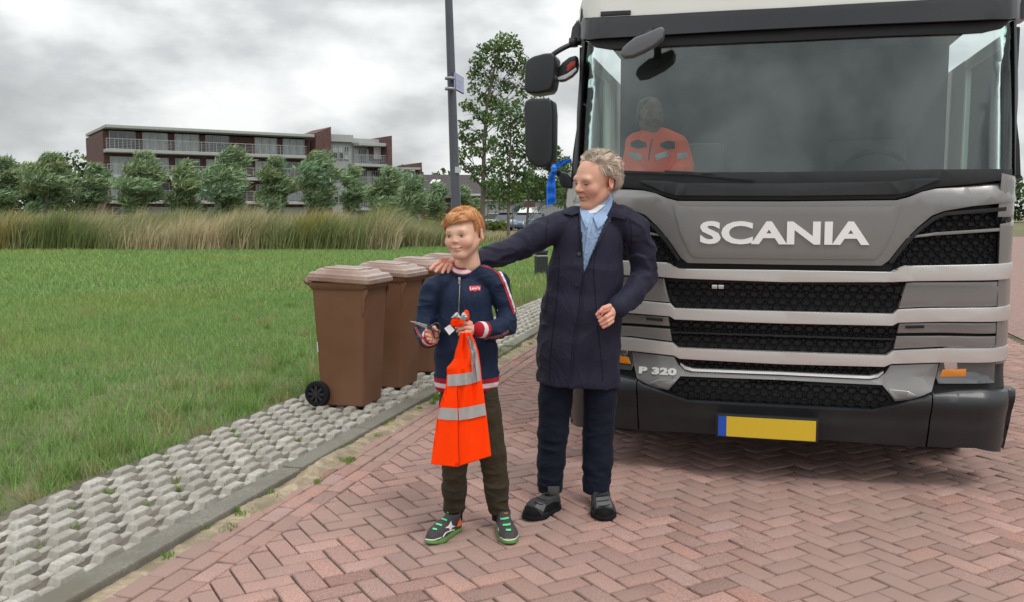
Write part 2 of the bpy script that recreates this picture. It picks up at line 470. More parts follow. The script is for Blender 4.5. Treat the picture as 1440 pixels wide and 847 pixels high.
def lawn(name, n, y0, y1, hgt, wid, dens_pow, xlim):
    Y = y0 + (y1 - y0) * rng.random(n) ** dens_pow
    X = rng.uniform(-1, 1, n) * (Y * .60 + 1)
    dl, kx, ky = on_lawn(X, Y)
    wn = vnoise(X, Y, 2.3, 5)
    keep = (dl > 0.0) & (X < xlim)
    bare = (dl < .55) & (wn + rng.normal(0, .3, n) > -.25 + dl)           # trodden sandy edge
    keep &= ~bare
    X, Y, wn = X[keep], Y[keep], wn[keep]; n = len(X)
    big = vnoise(X, Y, .55, 9); sm = vnoise(X, Y, 6, 3)
    Hh = hgt * rng.uniform(.5, 1.25, n) * (1 + .35 * sm + .25 * big)
    g = np.c_[0.225 + .055 * big, 0.355 + .02 * big, 0.105 + 0 * big]
    dry = np.clip(rng.normal(0, .5, n) + big * .9 - .7, 0, 1)[:, None]
    C = (g * (1 - dry) + np.array([[.30, .25, .12]]) * dry) * rng.uniform(.62, 1.3, (n, 1))
    o = blades(name, X, Y, np.full(n, -.03), Hh, np.full(n, wid) * rng.uniform(.6, 1.3, n) * (Y / 10) ** .55, C, .5)
    tag(o, kind='stuff'); return o
tag(lawn('lawn_grass', 330000, 3.0, 17, .075, .008, .75, 4.5), 'short green lawn beside the strip of concrete pavers', 'grass')
tag(lawn('lawn_grass', 260000, 15, 46, .11, .020, .8, 9), 'far part of the green lawn reaching the tall grass', 'grass')
# tufts in the joints and along the kerb
def tufts(spots, name, label):
    Xs, Ys, Zs, Hs, Cs = [], [], [], [], []
    for (x, y_, r_, n, h) in spots:
        a = rng.uniform(0, 6.28, n); d = r_ * rng.random(n) ** .6
        p = np.array([kp(x, y_)[:2]]); Xs.append(p[0, 0] + np.cos(a) * d * .7); Ys.append(p[0, 1] + np.sin(a) * d * 1.3); Hs.append(h * rng.uniform(.4, 1.2, n) * (1.15 - d / r_ * .6))
        Cs.append(np.array([[.17, .27, .055]]) * rng.uniform(.6, 1.4, (n, 1)) * np.array([[1 + rng.normal(0, .12), 1, 1]]))
    X, Y, Hh, C = map(np.concatenate, (Xs, Ys, Hs, Cs)); n = len(X)
    o = blades(name, X, Y, np.full(n, .0), Hh * 1.35, np.full(n, .0055), C, .8)
    tag(o, label, 'grass', kind='stuff')
sp = []
for (px, py, r_, n, h) in ((482, 628, .075, 320, .032), (492, 648, .05, 160, .02), (502, 603, .04, 120, .022), (545, 596, .08, 300, .032), (558, 583, .07, 260, .03), (540, 600, .06, 120, .02), (447, 678, .04, 90, .016), (470, 618, .05, 90, .02), (612, 560, .08, 300, .035), (600, 552, .08, 200, .03),
                         (640, 532, .12, 300, .04), (690, 505, .18, 500, .05), (700, 498, .2, 500, .05), (720, 490, .2, 500, .05)):
    k = kinv(G(px, py)); sp.append((k.x, k.y, r_, n, h))
for i in range(60):
    y_ = rng.uniform(-3, 15); sp.append((kerb_x(y_) + rng.uniform(0, .12), y_, rng.uniform(.02, .06), 50, .022))
tufts(sp, 'grass_tuft', 'small grass tufts growing in the sand along the kerb')
sp = []
for i in range(150):
    r_ = int(rng.integers(0, 9)); sp.append((-.145 - ROW * r_, rng.uniform(-4, 12), rng.uniform(.02, .05), 30, rng.uniform(.02, .04)))
tufts(sp, 'grass_tuft', 'short grass sprouting between the concrete pavers')

# ragged edge of the lawn: longer tufts and weeds beside the pavers and scattered through the grass
def rough(name, n, label):
    ky = rng.uniform(-4, 16, n); kx = -1.08 - np.abs(rng.normal(0, .55, n)) - (rng.random(n) < .35) * rng.uniform(0, 7, n)
    X, Y, Z, Hh, C = [], [], [], [], []
    for a, b in zip(kx, ky):
        p = kp(a, b); m_ = int(rng.integers(25, 90)); r_ = rng.uniform(.04, .13); th = rng.uniform(0, 6.28, m_); d = r_ * rng.random(m_) ** .6
        X.append(p.x + np.cos(th) * d); Y.append(p.y + np.sin(th) * d); Hh.append(rng.uniform(.07, .19) * rng.uniform(.4, 1.2, m_))
        base = np.array([[.20, .32, .09]]) if rng.random() < .75 else np.array([[.34, .32, .15]])
        C.append(base * rng.uniform(.6, 1.3, (m_, 1)))
    X, Y, Hh, C = map(np.concatenate, (X, Y, Hh, C))
    tag(blades(name, X, Y, np.full(len(X), -.03), Hh, np.full(len(X), .007), C, .55), label, 'grass', kind='stuff')
rough('rough_grass', 620, 'longer tufts and weeds along the ragged edge of the lawn')
# ================================================================ trees
m_bark = mat('bark', (0.135, 0.115, 0.09), 0.95, var=0.4, vscale=12, bump=0.9, bscale=30, bdist=0.03, stretch=(1, 1, .25))
m_leaf = leaf_mat('tree_leaf', (1, 1, 1), 0.5, 0.3)
m_willow = leaf_mat('willow_leaf', (1, 1, 1), 0.5, 0.2)
def leaf_cloud(clumps, size, seed, base, yvar=.25, droop=None, elong=1.7):
    """clumps: (centre, radii, n). Small folded leaf sprays spread through each clump, denser at its skin."""
    r2 = np.random.default_rng(seed); VV, CC = [], []
    for (c, rad, n) in clumps:
        c = np.array(c); rad = np.array(rad)
        d = r2.normal(0, 1, (n, 3)); d /= np.linalg.norm(d, axis=1)[:, None] + 1e-9
        r_ = r2.random(n) ** .42
        r_ *= 1 + .22 * np.sin(d[:, 0] * 5 + c[0]) * np.cos(d[:, 2] * 6 + c[2] * 3)
        p = c + d * r_[:, None] * rad
        t = np.clip(1 + r2.normal(0, .10) + r2.normal(0, yvar, n), .45, 1.7)[:, None]
        hue = r2.normal(0, .06, (n, 1)) + r2.normal(0, .05)
        col = np.array([base]) * t * np.c_[1 + hue[:, 0], np.ones(n), 1 - hue[:, 0]]
        s = size * r2.uniform(.6, 1.3, n)
        if droop is None: ax = r2.normal(0, 1, (n, 3)) + np.array([0, 0, -.3])
        else: ax = r2.normal(0, droop[1], (n, 3)) + np.array(droop[0]) + d * .5
        ax /= np.linalg.norm(ax, axis=1)[:, None]
        sd_ = np.cross(ax, r2.normal(0, 1, (n, 3))); sd_ /= np.linalg.norm(sd_, axis=1)[:, None] + 1e-9
        a = p - ax * (s * elong / 2)[:, None]; b = p + sd_ * (s / 2)[:, None]; e = p + ax * (s * elong / 2)[:, None]; f = p - sd_ * (s / 2)[:, None]
        VV.append(np.stack([a, b, e, f], 1).reshape(-1, 3)); CC.append(np.repeat(col, 4, 0))
    V = np.vstack(VV); return V, np.arange(len(V)).reshape(-1, 4), np.vstack(CC)
def tree(name, basep, px_clumps, Y, trunk_pts, r0, label, cat, group, size, base, dens=1.0, seed=1, leafmat=None, droop=None, elong=1.7, limb=True):
    """trunk_pts / px_clumps given as (px, py[, r_px, ry_px]) at depth Y"""
    root = empty(name, basep, 0, label, cat, group); B = Vector(basep); sc = F_PX / Y
    T = [P(x, y, Y) - B for x, y in trunk_pts]; T[0] = Vector((T[0].x, T[0].y, -.15))
    T = [Vector((p.x, 0 if i == 0 else p.y * 0 + random.gauss(0, .05), p.z)) for i, p in enumerate(T)]
    bm = bmesh.new(); n = len(T) * 4; S = spline(T, n)
    tube(bm, S, [r0 * (1 - .75 * i / (len(S) - 1)) + r0 * .35 * max(0, 1 - i / 3) for i in range(len(S))], 10)
    cl = []
    r3 = random.Random(seed)
    for q in px_clumps:
        x, y, rx = q[:3]; ry = q[3] if len(q) > 3 else rx * .8
        c = P(x, y, Y) - B; rw, rh = rx / sc, ry / sc
        c.y = r3.uniform(-1, 1) * rw * .9
        cl.append((c[:], (rw, rw, rh), int(dens * rw * rw * rh ** .5 / size ** 2 * 7.0) + 20))
        if limb:
            # a limb from the trunk up to the clump, and a few twigs
            k = min(range(len(S)), key=lambda i: abs(S[i].z - (c.z - abs(c.x - S[i].x) * .8 - .4)))
            s = S[k]; rr = max(.02, r0 * .38 * (1 - k / len(S)))
            mid = s.lerp(c, .5) + Vector((r3.gauss(0, .1), r3.gauss(0, .1), .12 * (c - s).length * .3))
            tube(bm, spline([s, mid, c], 8), [rr * (1 - .1 * i) for i in range(9)], 6)
            for _ in range(4):
                e = c + Vector((r3.gauss(0, .6) * rw, r3.gauss(0, .6) * rw, r3.gauss(0, .6) * rh)); tube(bm, [mid, mid.lerp(e, .6) + Vector((0, 0, .08)), e], [rr * .45, rr * .3, rr * .12], 5)
    from_bm('trunk', bm, m_bark, root, True)
    V, Fq, C = leaf_cloud(cl, size, seed, base, droop=droop, elong=elong)
    np_mesh('crown', V, Fq, leafmat or m_leaf, root, cols=C)
    return root
DG, MG = (0.085, 0.150, 0.042), (0.105, 0.175, 0.050)
ROWG = 'street trees beyond the lawn'
# the tall airy tree
clumps = [(736, 88, 10, 12), (738, 108, 9, 10), (734, 128, 11, 11), (728, 146, 10, 8), (680, 70, 10, 10), (672, 94, 10, 9), (712, 62, 20, 14), (694, 66, 16, 12), (730, 72, 9, 14), (676, 84, 14, 14), (704, 86, 18, 14), (724, 98, 14, 12), (668, 104, 12, 9), (690, 112, 16, 14), (712, 120, 15, 12),
          (666, 124, 10, 10), (684, 138, 17, 11), (660, 150, 13, 9), (700, 146, 16, 12), (676, 162, 14, 9), (654, 176, 11, 8), (690, 170, 13, 10), (660, 196, 15, 10), (648, 190, 6, 9), (676, 190, 12, 9), (652, 216, 12, 10), (670, 214, 14, 8),
          (690, 204, 12, 14), (658, 236, 10, 8), (676, 240, 15, 10), (648, 228, 6, 7), (694, 232, 14, 12), (688, 258, 13, 9), (668, 252, 7, 6), (694, 274, 10, 8)]
Y = 56
tree('tall_tree', (P(680, 335, Y).x, Y, 0), clumps, Y, [(679, 336), (679, 290), (680, 240), (682, 190), (686, 140), (697, 90), (706, 60)], .17,
     'tallest tree beyond the lawn, an airy narrow crown with sky showing through', 'tree', ROWG, .135, MG, 1.5, 11)
Y = 50
clumps = [(744, 160, 12, 12), (750, 180, 12, 12), (752, 204, 12, 12), (706, 160, 10, 9), (716, 156, 16, 14), (728, 168, 16, 12), (704, 176, 14, 12), (718, 186, 18, 14), (734, 196, 15, 12), (700, 200, 15, 12), (716, 212, 20, 14), (738, 218, 15, 14), (700, 226, 14, 12), (716, 238, 20, 14), (736, 244, 16, 12),
          (702, 252, 16, 11), (720, 262, 19, 11), (740, 262, 14, 10), (708, 276, 13, 9), (728, 278, 12, 8), (694, 268, 9, 7)]
tree('street_tree', (P(715, 340, Y).x, Y, 0), clumps, Y, [(715, 338), (715, 300), (716, 260), (718, 200), (718, 160)], .095,
     'dark dense tree with a thin straight trunk, in front of the parked cars', 'tree', ROWG, .125, DG, 1.15, 12)
Y = 60
clumps = [(756, 150, 16, 16), (742, 176, 14, 12), (762, 180, 16, 14), (748, 204, 16, 14), (768, 208, 16, 14), (752, 230, 18, 13), (774, 236, 16, 12), (744, 252, 16, 11), (766, 258, 20, 11), (784, 262, 12, 10), (752, 276, 14, 8), (774, 280, 14, 8)]
tree('street_tree', (P(741, 330, Y).x, Y, 0), clumps, Y, [(741, 330), (742, 300), (746, 260), (752, 210), (755, 160)], .10,
     'street tree right of the dark one, its top half hidden by the truck mirror', 'tree', ROWG, .135, (0.075, 0.135, 0.04), 1.15, 13)
Y = 72
clumps = [(782, 214, 10, 9), (790, 226, 14, 10), (776, 232, 12, 9), (798, 238, 14, 12), (786, 246, 16, 10), (806, 254, 14, 12), (794, 268, 18, 10), (812, 278, 14, 10), (790, 286, 14, 8)]
tree('street_tree', (P(794, 325, Y).x, Y, 0), clumps, Y, [(794, 324), (794, 290), (794, 250), (792, 225)], .10,
     'low round tree seen just below the truck mirror arm', 'tree', ROWG, .15, (0.095, 0.155, 0.045), 1.1, 14)
Y = 66
clumps = [(690, 250, 9, 7), (700, 262, 10, 8), (686, 272, 8, 6), (698, 280, 8, 6), (708, 290, 9, 6), (690, 290, 6, 5)]
tree('young_tree', (P(686, 322, Y).x, Y, 0), clumps, Y, [(686, 322), (686, 296), (688, 262)], .05,
     'slim young tree between the tall tree and the dark tree', 'tree', ROWG, .13, DG, 1.1, 15)
clumps = [(726, 262, 9, 8), (734, 276, 9, 7), (722, 284, 8, 6), (730, 292, 8, 5)]
tree('young_tree', (P(721, 320, Y + 2).x, Y + 2, 0), clumps, Y + 2, [(722, 320), (721, 296), (724, 268)], .05,
     'slim young pale-stemmed tree right behind the dark tree', 'tree', ROWG, .13, MG, 1.1, 16)

# willows in front of the flats: wind-swept, grey-green
WG = 'pollard willows in front of the flats'
WC = (0.235, 0.325, 0.175)
def willow(x, ytop, ybot, wpx, Y, label, seed, n=1.0):
    wpx *= 1.16; h = ybot - ytop; r4 = random.Random(seed); cl = []
    for i in range(11):
        v = (i + .5) / 11; ww = wpx / 2 * (math.sin(math.pi * min(1, v * .78 + .12)) ** .8)
        k = r4.uniform(-.42, .42)
        cl.append((x + k * ww + (0.5 - v) * wpx * .16, ytop + h * (.08 + .84 * v), ww * r4.uniform(.62, .95), h * .12))
    cl.append((x + wpx * .08, ytop + h * .05, wpx * .2, h * .07))
    g = P(x, 0, Y); 
    return tree('willow', (g.x, Y, 0), cl, Y, [(x, 345), (x, (ybot + ytop) / 2 + h * .25), (x - 2, ytop + h * .45)], .22, label, 'tree', WG,
                .085, WC, n * .80, seed, m_willow, droop=((.75, 0, .5), .5), elong=5.5)
willow(447, 213, 303, 58, 58, 'large leafy willow before the left end of the red brick flats', 21)
willow(493, 234, 304, 38, 60, 'small narrow willow before the glazed middle of the flats', 22)
willow(541, 236, 310, 50, 57, 'broad willow below the open roof terrace of the flats', 23)
willow(566, 244, 306, 30, 66, 'pale thin willow squeezed between two darker ones', 26)
willow(583, 247, 312, 36, 55, 'dark willow reaching lowest, below the small brick end house', 24)
willow(612, 257, 306, 34, 62, 'light willow directly left of the lamp post', 25)
willow(650, 262, 308, 26, 64, 'small willow directly right of the lamp post', 27)
willow(668, 280, 308, 24, 70, 'low rounded willow beside the tall tree trunk', 28)
# the row goes on to the left
for i, (x, yt, wp_, Y) in enumerate(((385, 222, 50, 60), (325, 208, 62, 57), (262, 226, 48, 60), (196, 214, 58, 58), (128, 230, 46, 60), (66, 216, 60, 57), (4, 222, 54, 58))):
    lab = ['willow just left of the largest one, at the end wall of the flats', 'wide tall willow in front of the flats balconies', 'middle sized willow left of the wide one', 'full willow in the left half of the row',
           'smallest willow of the left half of the row', 'broad willow second from the left end of the row', 'leftmost willow of the row'][i]
    willow(x, yt, 305, wp_, Y, lab, 30 + i)

# ================================================================ tall grass verge
def tall_grass(name, n, px0, px1, d0, d1, h0, label, green=.4, seed=5):
    r5 = np.random.default_rng(seed)
    Y = r5.uniform(d0, d1, n); X = (r5.uniform(px0, px1, n) - 720) / F_PX * Y
    cl = vnoise(X, Y * .7, .9, seed); keep = r5.random(n) < (.62 + .5 * cl); X, Y, cl = X[keep], Y[keep], cl[keep]; n = len(X)
    fine = vnoise(X, Y, 4, seed + 1)
    Hh = h0 * (1 + .38 * cl + .2 * fine) * r5.uniform(.55, 1.15, n)
    g = np.clip(green + 1.3 * vnoise(X, Y, .6, seed + 2) + r5.normal(0, .22, n), 0, 1)[:, None]
    gold = (vnoise(X, Y, .5, seed + 3) > .45)[:, None] * 1.0
    C = np.array([[.56, .48, .30]]) * (1 - g) + np.array([[.20, .25, .09]]) * g
    C = C * (1 - .5 * gold) + np.array([[.34, .27, .05]]) * .5 * gold
    C = C * r5.uniform(.6, 1.25, (n, 1))
    Hh = Hh * (1 + .42 * vnoise(X, Y * .3, 1.7, seed + 4))
    o = blades(name, X, Y, np.full(n, -.03), Hh, np.full(n, .035), C, .3, seg=2, wind=(.28, 0)); return tag(o, label, 'grass', kind='stuff')
tall_grass('tall_grass', 90000, -40, 560, 37, 48, 1.38, 'tall straw coloured grass verge at the far left of the lawn', .62)
tall_grass('tall_grass', 26000, 540, 648, 40, 49, 1.0, 'shorter tall grass running behind the boy and the lamp post', .6, 9)
tall_grass('tall_grass', 16000, 640, 830, 46, 62, .42, 'low dry grass around the street tree trunks', .4, 15)

# hedge by the cars
def hedge(name, px0, px1, ytop, ybot, Y, label, base, seed):
    x0, x1 = P(px0, 300, Y).x, P(px1, 300, Y).x; zt = P(700, ytop, Y).z
    root = empty(name, ((x0 + x1) / 2, Y, 0), 0, label, 'hedge'); cl = []
    n = max(3, int((x1 - x0) / .5)); w2 = (x1 - x0) / 2
    for i in range(n): cl.append(((-w2 + (i + .5) * 2 * w2 / n, 0, zt * .52), (w2 / n * 1.5, .6, zt * .52), 700))
    V, Fq, C = leaf_cloud(cl, .12, seed, base); np_mesh('foliage', V, Fq, m_leaf, root, cols=C)
hedge('hedge', 683, 711, 311, 324, 74, 'low clipped hedge left of the parked cars', (.15, .2, .04), 41)
hedge('hedge', 600, 628, 300, 318, 70, 'low yellowish shrub left of the boy behind the tall grass', (.2, .22, .05), 42)

# ================================================================ the flats
m_rbrick = mat('red_brick_wall', (0.105, 0.055, 0.050), 0.9, var=0.25, vscale=3, bump=0.4, bscale=40, bdist=0.02)
m_panel = mat('grey_facade_panel', (0.33, 0.345, 0.335), 0.7, var=0.08, vscale=2)
m_white = mat('white_frame', (0.44, 0.46, 0.46), 0.55, var=0.08, vscale=3)
m_glass = mat('window_glass', (0.035, 0.045, 0.05), 0.06, spec=1.0, var=0.3, vscale=.6)
m_glass_l = mat('window_glass_with_curtain', (0.32, 0.37, 0.37), 0.15, spec=0.8, var=0.3, vscale=.9)
m_dkroof = mat('dark_roof_tile', (0.052, 0.045, 0.045), 0.85, var=0.2, vscale=2, bump=0.5, bscale=12, bdist=0.03)
m_steel = mat('grey_steel_rail', (0.30, 0.32, 0.33), 0.45, metal=.4)
BY = 112.0
A0 = P(395, 300, BY - 5); A0.z = 0
ang_b = R(-17)
flats = empty('apartment_building', A0, R(33), 'long four storey block of flats in grey panels and dark red brick towers', 'building')
Mi = (Matrix.Translation(flats.location) @ flats.rotation_euler.to_matrix().to_4x4()).inverted()
def bl(px, face_y=0.0):
    """local x on the facade plane (local y = face_y) seen at pixel column px"""
    d = ray(px, 300); o = Vector((0, 0, H_CAM)); lo = Mi @ o; ld = Mi.to_3x3() @ d
    t = (face_y - lo.y) / ld.y; return (lo + ld * t).x
def bz(px, py, face_y=0.0):
    d = ray(px, py); o = Vector((0, 0, H_CAM)); lo = Mi @ o; ld = Mi.to_3x3() @ d
    t = (face_y - lo.y) / ld.y; return (lo + ld * t).z
print('flats', [round(bl(q), 1) for q in (425, 458, 493, 552, 590)], [round(bz(458, q), 1) for q in (180, 200, 240, 300)])
X0, X1, X2, X3 = bl(440), bl(458), bl(493), bl(551)
ZT = bz(470, 189); st = ZT / 4.15
def bmb(): return bmesh.new()
bm = bmb(); box(bm, X1, X3, 0.12, 11, 0, ZT - .35); from_bm('wall', bm, m_panel, flats)
bm = bmb(); box(bm, X1 - .3, X2 + .4, -.35, 11.2, ZT - .9, ZT); box(bm, X2 + .4, X3 - .9, -1.9, 11, ZT - 1.35, ZT - .95); from_bm('roof', bm, m_panel, flats, bevel=.05)
# brick towers (wedge topped)
def wedge(name, x0, x1, y0, y1, zl, zr, zb=0, parent=flats):
    bm = bmb(); vs = box(bm, x0, x1, y0, y1, zb, zr)
    for v in vs:
        if v.co.z > (zb + zr) / 2 and v.co.x < (x0 + x1) / 2: v.co.z = zl
    return from_bm(name, bm, m_rbrick, parent)
wedge('brick_tower', bl(446, -2.2), X1, -2.2, 4, bz(440, 187, -2.2), bz(458, 178, -2.2))
wedge('brick_tower', bl(546, -2.2), bl(552.5, -2.2), -2.2, 10, bz(549, 192, -2.2), bz(552, 191, -2.2))
# slanting brick top behind the terrace
bm = bmb(); xa, xb = bl(522, 1), bl(552, 1)
vs = box(bm, xa, xb, 1.0, 1.4, bz(530, 200, 1), bz(552, 192, 1))
for v in vs:
    if v.co.z > bz(540, 197, 1) and v.co.x < (xa + xb) / 2: v.co.z = bz(522, 198, 1)
from_bm('brick_tower', bm, m_rbrick, flats)
# windows of the glazed part, storey by storey
def window(parent, x0, x1, z0, z1, yf, m, mull=1, fr=.055):
    bm = bmb()
    for (a, b, c, d) in ((x0, x0 + fr, z0, z1), (x1 - fr, x1, z0, z1), (x0 + fr, x1 - fr, z0, z0 + fr), (x0 + fr, x1 - fr, z1 - fr, z1)): box(bm, a, b, yf - .1, yf + .06, c, d)
    for k in range(1, mull): xm = x0 + (x1 - x0) * k / mull; box(bm, xm - fr / 2, xm + fr / 2, yf - .09, yf + .05, z0 + fr, z1 - fr)
    o = from_bm('window', bm, m_white, parent)
    bm = bmb(); box(bm, x0 + fr, x1 - fr, yf + .0, yf + .04, z0 + fr, z1 - fr); from_bm('pane', bm, m, o)
r6 = random.Random(4)
nW = 4
for s_ in range(4):
    z0 = ZT - .95 - (s_ + 1) * st + .55; z1 = z0 + st - .95
    for k in range(nW):
        a = X1 + .35 + (X2 - X1 - .3) * k / nW; b = a + (X2 - X1 - .3) / nW - .12
        window(flats, a, b, z0 + .95, z1, .06, m_glass_l if r6.random() < .7 else m_glass, 2)
        window(flats, a, b, z0 + .1, z0 + .88, .06, m_glass if r6.random() < .7 else m_glass_l, 1)
# terraces: slabs, rails, set back glazing
for s_ in range(4):
    zf = ZT - .95 - (s_ + 1) * st + .1
    xr = bl(551, -1.9)
    bm = bmb(); box(bm, X2 - .2, xr - .05, -2.0, -.02, zf - .35, zf); from_bm('balcony', bm, m_panel, flats, bevel=.04)
    bm = bmb()
    box(bm, X2 - .1, xr - .1, -1.95, -1.9, zf + 1.0, zf + 1.07); n_ = 16
    for k in range(n_ + 1): x = X2 - .1 + (xr - X2 - .06) * k / n_; box(bm, x, x + .04, -1.94, -1.91, zf, zf + 1.0)
    for k in range(5): box(bm, X2 - .1, xr - .1, -1.935, -1.92, zf + .15 + k * .16, zf + .18 + k * .16)
    from_bm('balcony_railing', bm, m_steel, flats)
    if s_ == 1:
        bm = bmb(); box(bm, X2 + .3, X3 - .6, -.02, .10, zf, zf + st - .4); from_bm('shaded_brick_wall', bm, m_rbrick, flats)
    for k in range(5):
        a = X2 + .5 + k * (X3 - X2 - 1.4) / 5
        if s_ == 0 and k >= 3: continue
        window(flats, a, a + (X3 - X2 - 1.4) / 5 - .15, zf + .1, zf + st - .75, -.06, m_glass if k % 2 else m_glass_l, 2)
# top terrace opening: bright sky behind it is put in as a white panel between two piers
bm = bmb(); box(bm, bl(527, -.3), bl(542, -.3), -.3, -.22, bz(535, 224, -.3), bz(535, 203, -.3)); from_bm('terrace_sky_panel', bm, mat('sky_white_panel', (.78, .8, .8), .6), flats)
bm = bmb(); box(bm, bl(521, -.3), bl(526.5, -.3), -.3, .1, bz(524, 226, -.3), bz(524, 203, -.3)); box(bm, bl(542.5, -.3), bl(548, -.3), -.3, .1, bz(545, 226, -.3), bz(545, 203, -.3)); from_bm('brick_pier', bm, m_rbrick, flats)
# left wing with balconies, running on out to the left
bm = bmb(); XL = bl(150, -1); box(bm, XL, bl(440, -1) - .05, -.6, 11, 0, bz(430, 197, -.6)); from_bm('wall', bm, m_rbrick, flats)
XR = bl(452, -2.2)
bm = bmb(); box(bm, XL, XR - .8, -2.6, 11, bz(430, 193, -2.2), bz(430, 189, -2.2)); from_bm('roof', bm, m_panel, flats, bevel=.05)
zs = bz(430, 219, -2.2)
for s_ in range(4):
    zf = zs - s_ * st
    bm = bmb(); box(bm, XL, XR - 1.6, -2.5, -.62, zf - .35, zf); from_bm('balcony', bm, m_panel, flats, bevel=.04)
    bm = bmb(); box(bm, XL, XR - 1.7, -2.45, -2.4, zf + 1.0, zf + 1.07)
    x = XL
    while x < XR - 1.8: box(bm, x, x + .05, -2.44, -2.41, zf, zf + 1.0); x += .8
    for k in range(5): box(bm, XL, XR - 1.75, -2.435, -2.42, zf + .15 + k * .16, zf + .18 + k * .16)
    from_bm('balcony_railing', bm, m_steel, flats)
    x = XL + .6; k = 0
    while x < bl(440, -1) - 3:
        window(flats, x, x + 2.6, zf + .1, zf + st - .7, -.68, m_glass_l if (k * 7 + s_) % 3 else m_glass, 3); x += 3.3 + (k % 4 == 3) * 2.2; k += 1
x = XL + 12
while x < bl(440, -2.2) - 12:
    wedge('brick_tower', x, x + 1.9, -2.8, 6, ZT + .5, ZT + 1.3); x += 19
# small end house
e0 = P(556, 300, BY + 16); e0.z = 0
eh = empty('end_house', e0, R(10), 'lower brick house with a pale flat canopy at the right end of the flats', 'building')
def ez(py): return P(575, py, BY + 16).z
w_ = P(590, 300, BY + 16).x - P(552, 300, BY + 16).x
bm = bmb(); box(bm, -.2, w_, 1, 9, 0, ez(250)); from_bm('wall', bm, m_panel, eh)
bm = bmb(); vs = box(bm, .4, w_, .2, 3, ez(237), ez(228))
for v in vs:
    if v.co.x < 1 and v.co.z > ez(235): v.co.z = ez(233)
from_bm('brick_parapet', bm, m_rbrick, eh)
bm = bmb(); vs = box(bm, -1.0, w_ - .3, -1.2, .18, ez(239), ez(236)); from_bm('canopy', bm, m_panel, eh)
bm = bmb(); box(bm, w_ * .76, w_, -.2, .9, ez(262), ez(237.2)); box(bm, w_ * .02, w_ * .14, -.2, .9, 0, ez(239.5)); from_bm('brick_pier', bm, m_rbrick, eh)
bm = bmb(); box(bm, w_ * .16, w_ * .74, .5, .6, ez(254), ez(240)); from_bm('light_screen', bm, mat('pale_screen', (.62, .66, .66), .5), eh)
# dark roofed house behind the lamp post
h0 = P(600, 300, 96); h0.z = 0
hs = empty('tiled_roof_house', h0, R(4), 'house with a big dark tiled roof and roof windows, behind the lamp post', 'building')
def hx(px): return P(px, 300, 96).x - h0.x
def hz(py): return P(640, py, 96).z
bm = bmb()
rx0, rx1 = hx(588), hx(682)
vs_ = [bm.verts.new(c) for c in ((rx0, -1, hz(281)), (rx1, -1, hz(276)), (rx1 - .8, 5, hz(243)), (rx0 - .3, 5, hz(243)), (rx0, 11, hz(281)), (rx1, 11, hz(281)))]
for q in ((0, 1, 2, 3), (3, 2, 5, 4), (1, 5, 2), (0, 3, 4)): bm.faces.new([vs_[i] for i in q])
bm.faces.new([vs_[i] for i in (0, 4, 5, 1)])
from_bm('roof', bm, m_dkroof, hs)
bm = bmb(); box(bm, rx0 + .3, rx1 - .3, 0, 10, 0, hz(279.5)); from_bm('wall', bm, m_rbrick, hs)
bm = bmb(); box(bm, hx(652), rx1 + .3, -1.5, -1.02, hz(275.5), hz(273)); from_bm('eave', bm, m_white, hs)
def on_roof(px, py, lift=.06):
    v = (hz(281) - hz(py)) / (hz(281) - hz(243)); return Vector((hx(px), -1 + 6 * v - lift, hz(py) + lift))
for k, (a, b) in enumerate(((604, 609), (611, 616))):
    bm = bmb(); q = [on_roof(a, 259), on_roof(b, 259), on_roof(b + 4, 253), on_roof(a + 4, 253)]
    A = [bm.verts.new(c) for c in q]; B = [bm.verts.new(c + Vector((0, -.05, .08))) for c in q]
    bm.faces.new(B)
    for i in range(4): bm.faces.new((A[i], A[(i + 1) % 4], B[(i + 1) % 4], B[i]))
    from_bm('roof_window', bm, mat('roof_window_glass', (.6, .64, .66), .12, spec=1), hs)
# long grey shed behind the cars
s0 = P(672, 300, 118); s0.z = 0
sh = empty('grey_shed', s0, R(-3), 'long low grey corrugated building with a blue door, behind the parked cars', 'building')
def sx(px): return P(px, 300, 118).x - s0.x
def sz(py): return P(700, py, 118).z
m_corr = mat('grey_corrugated_wall', (.25, .265, .27), .6, var=.1, vscale=1.5)
bm = bmb(); x = sx(676)
while x < sx(830): box(bm, x, x + .42, 0, 8, 0, sz(283)); box(bm, x + .42, x + .5, .06, 8, 0, sz(283) - .01); x += .5
from_bm('wall', bm, m_corr, sh)
bm = bmb(); box(bm, sx(675), sx(831), -.3, 8.2, sz(283) + .01, sz(281)); from_bm('roof', bm, m_panel, sh)
bm = bmb(); box(bm, sx(723), sx(735), -.12, -.02, sz(313), sz(292)); d_ = from_bm('door', bm, mat('blue_door', (.012, .05, .16), .5), sh)
bm = bmb(); box(bm, sx(727), sx(731), -.16, -.13, sz(301), sz(297)); from_bm('door_sign', bm, m_white, d_)
bm = bmb(); box(bm, sx(737), sx(752), -.14, -.02, 0, sz(286)); from_bm('brick_wall', bm, m_rbrick, sh)
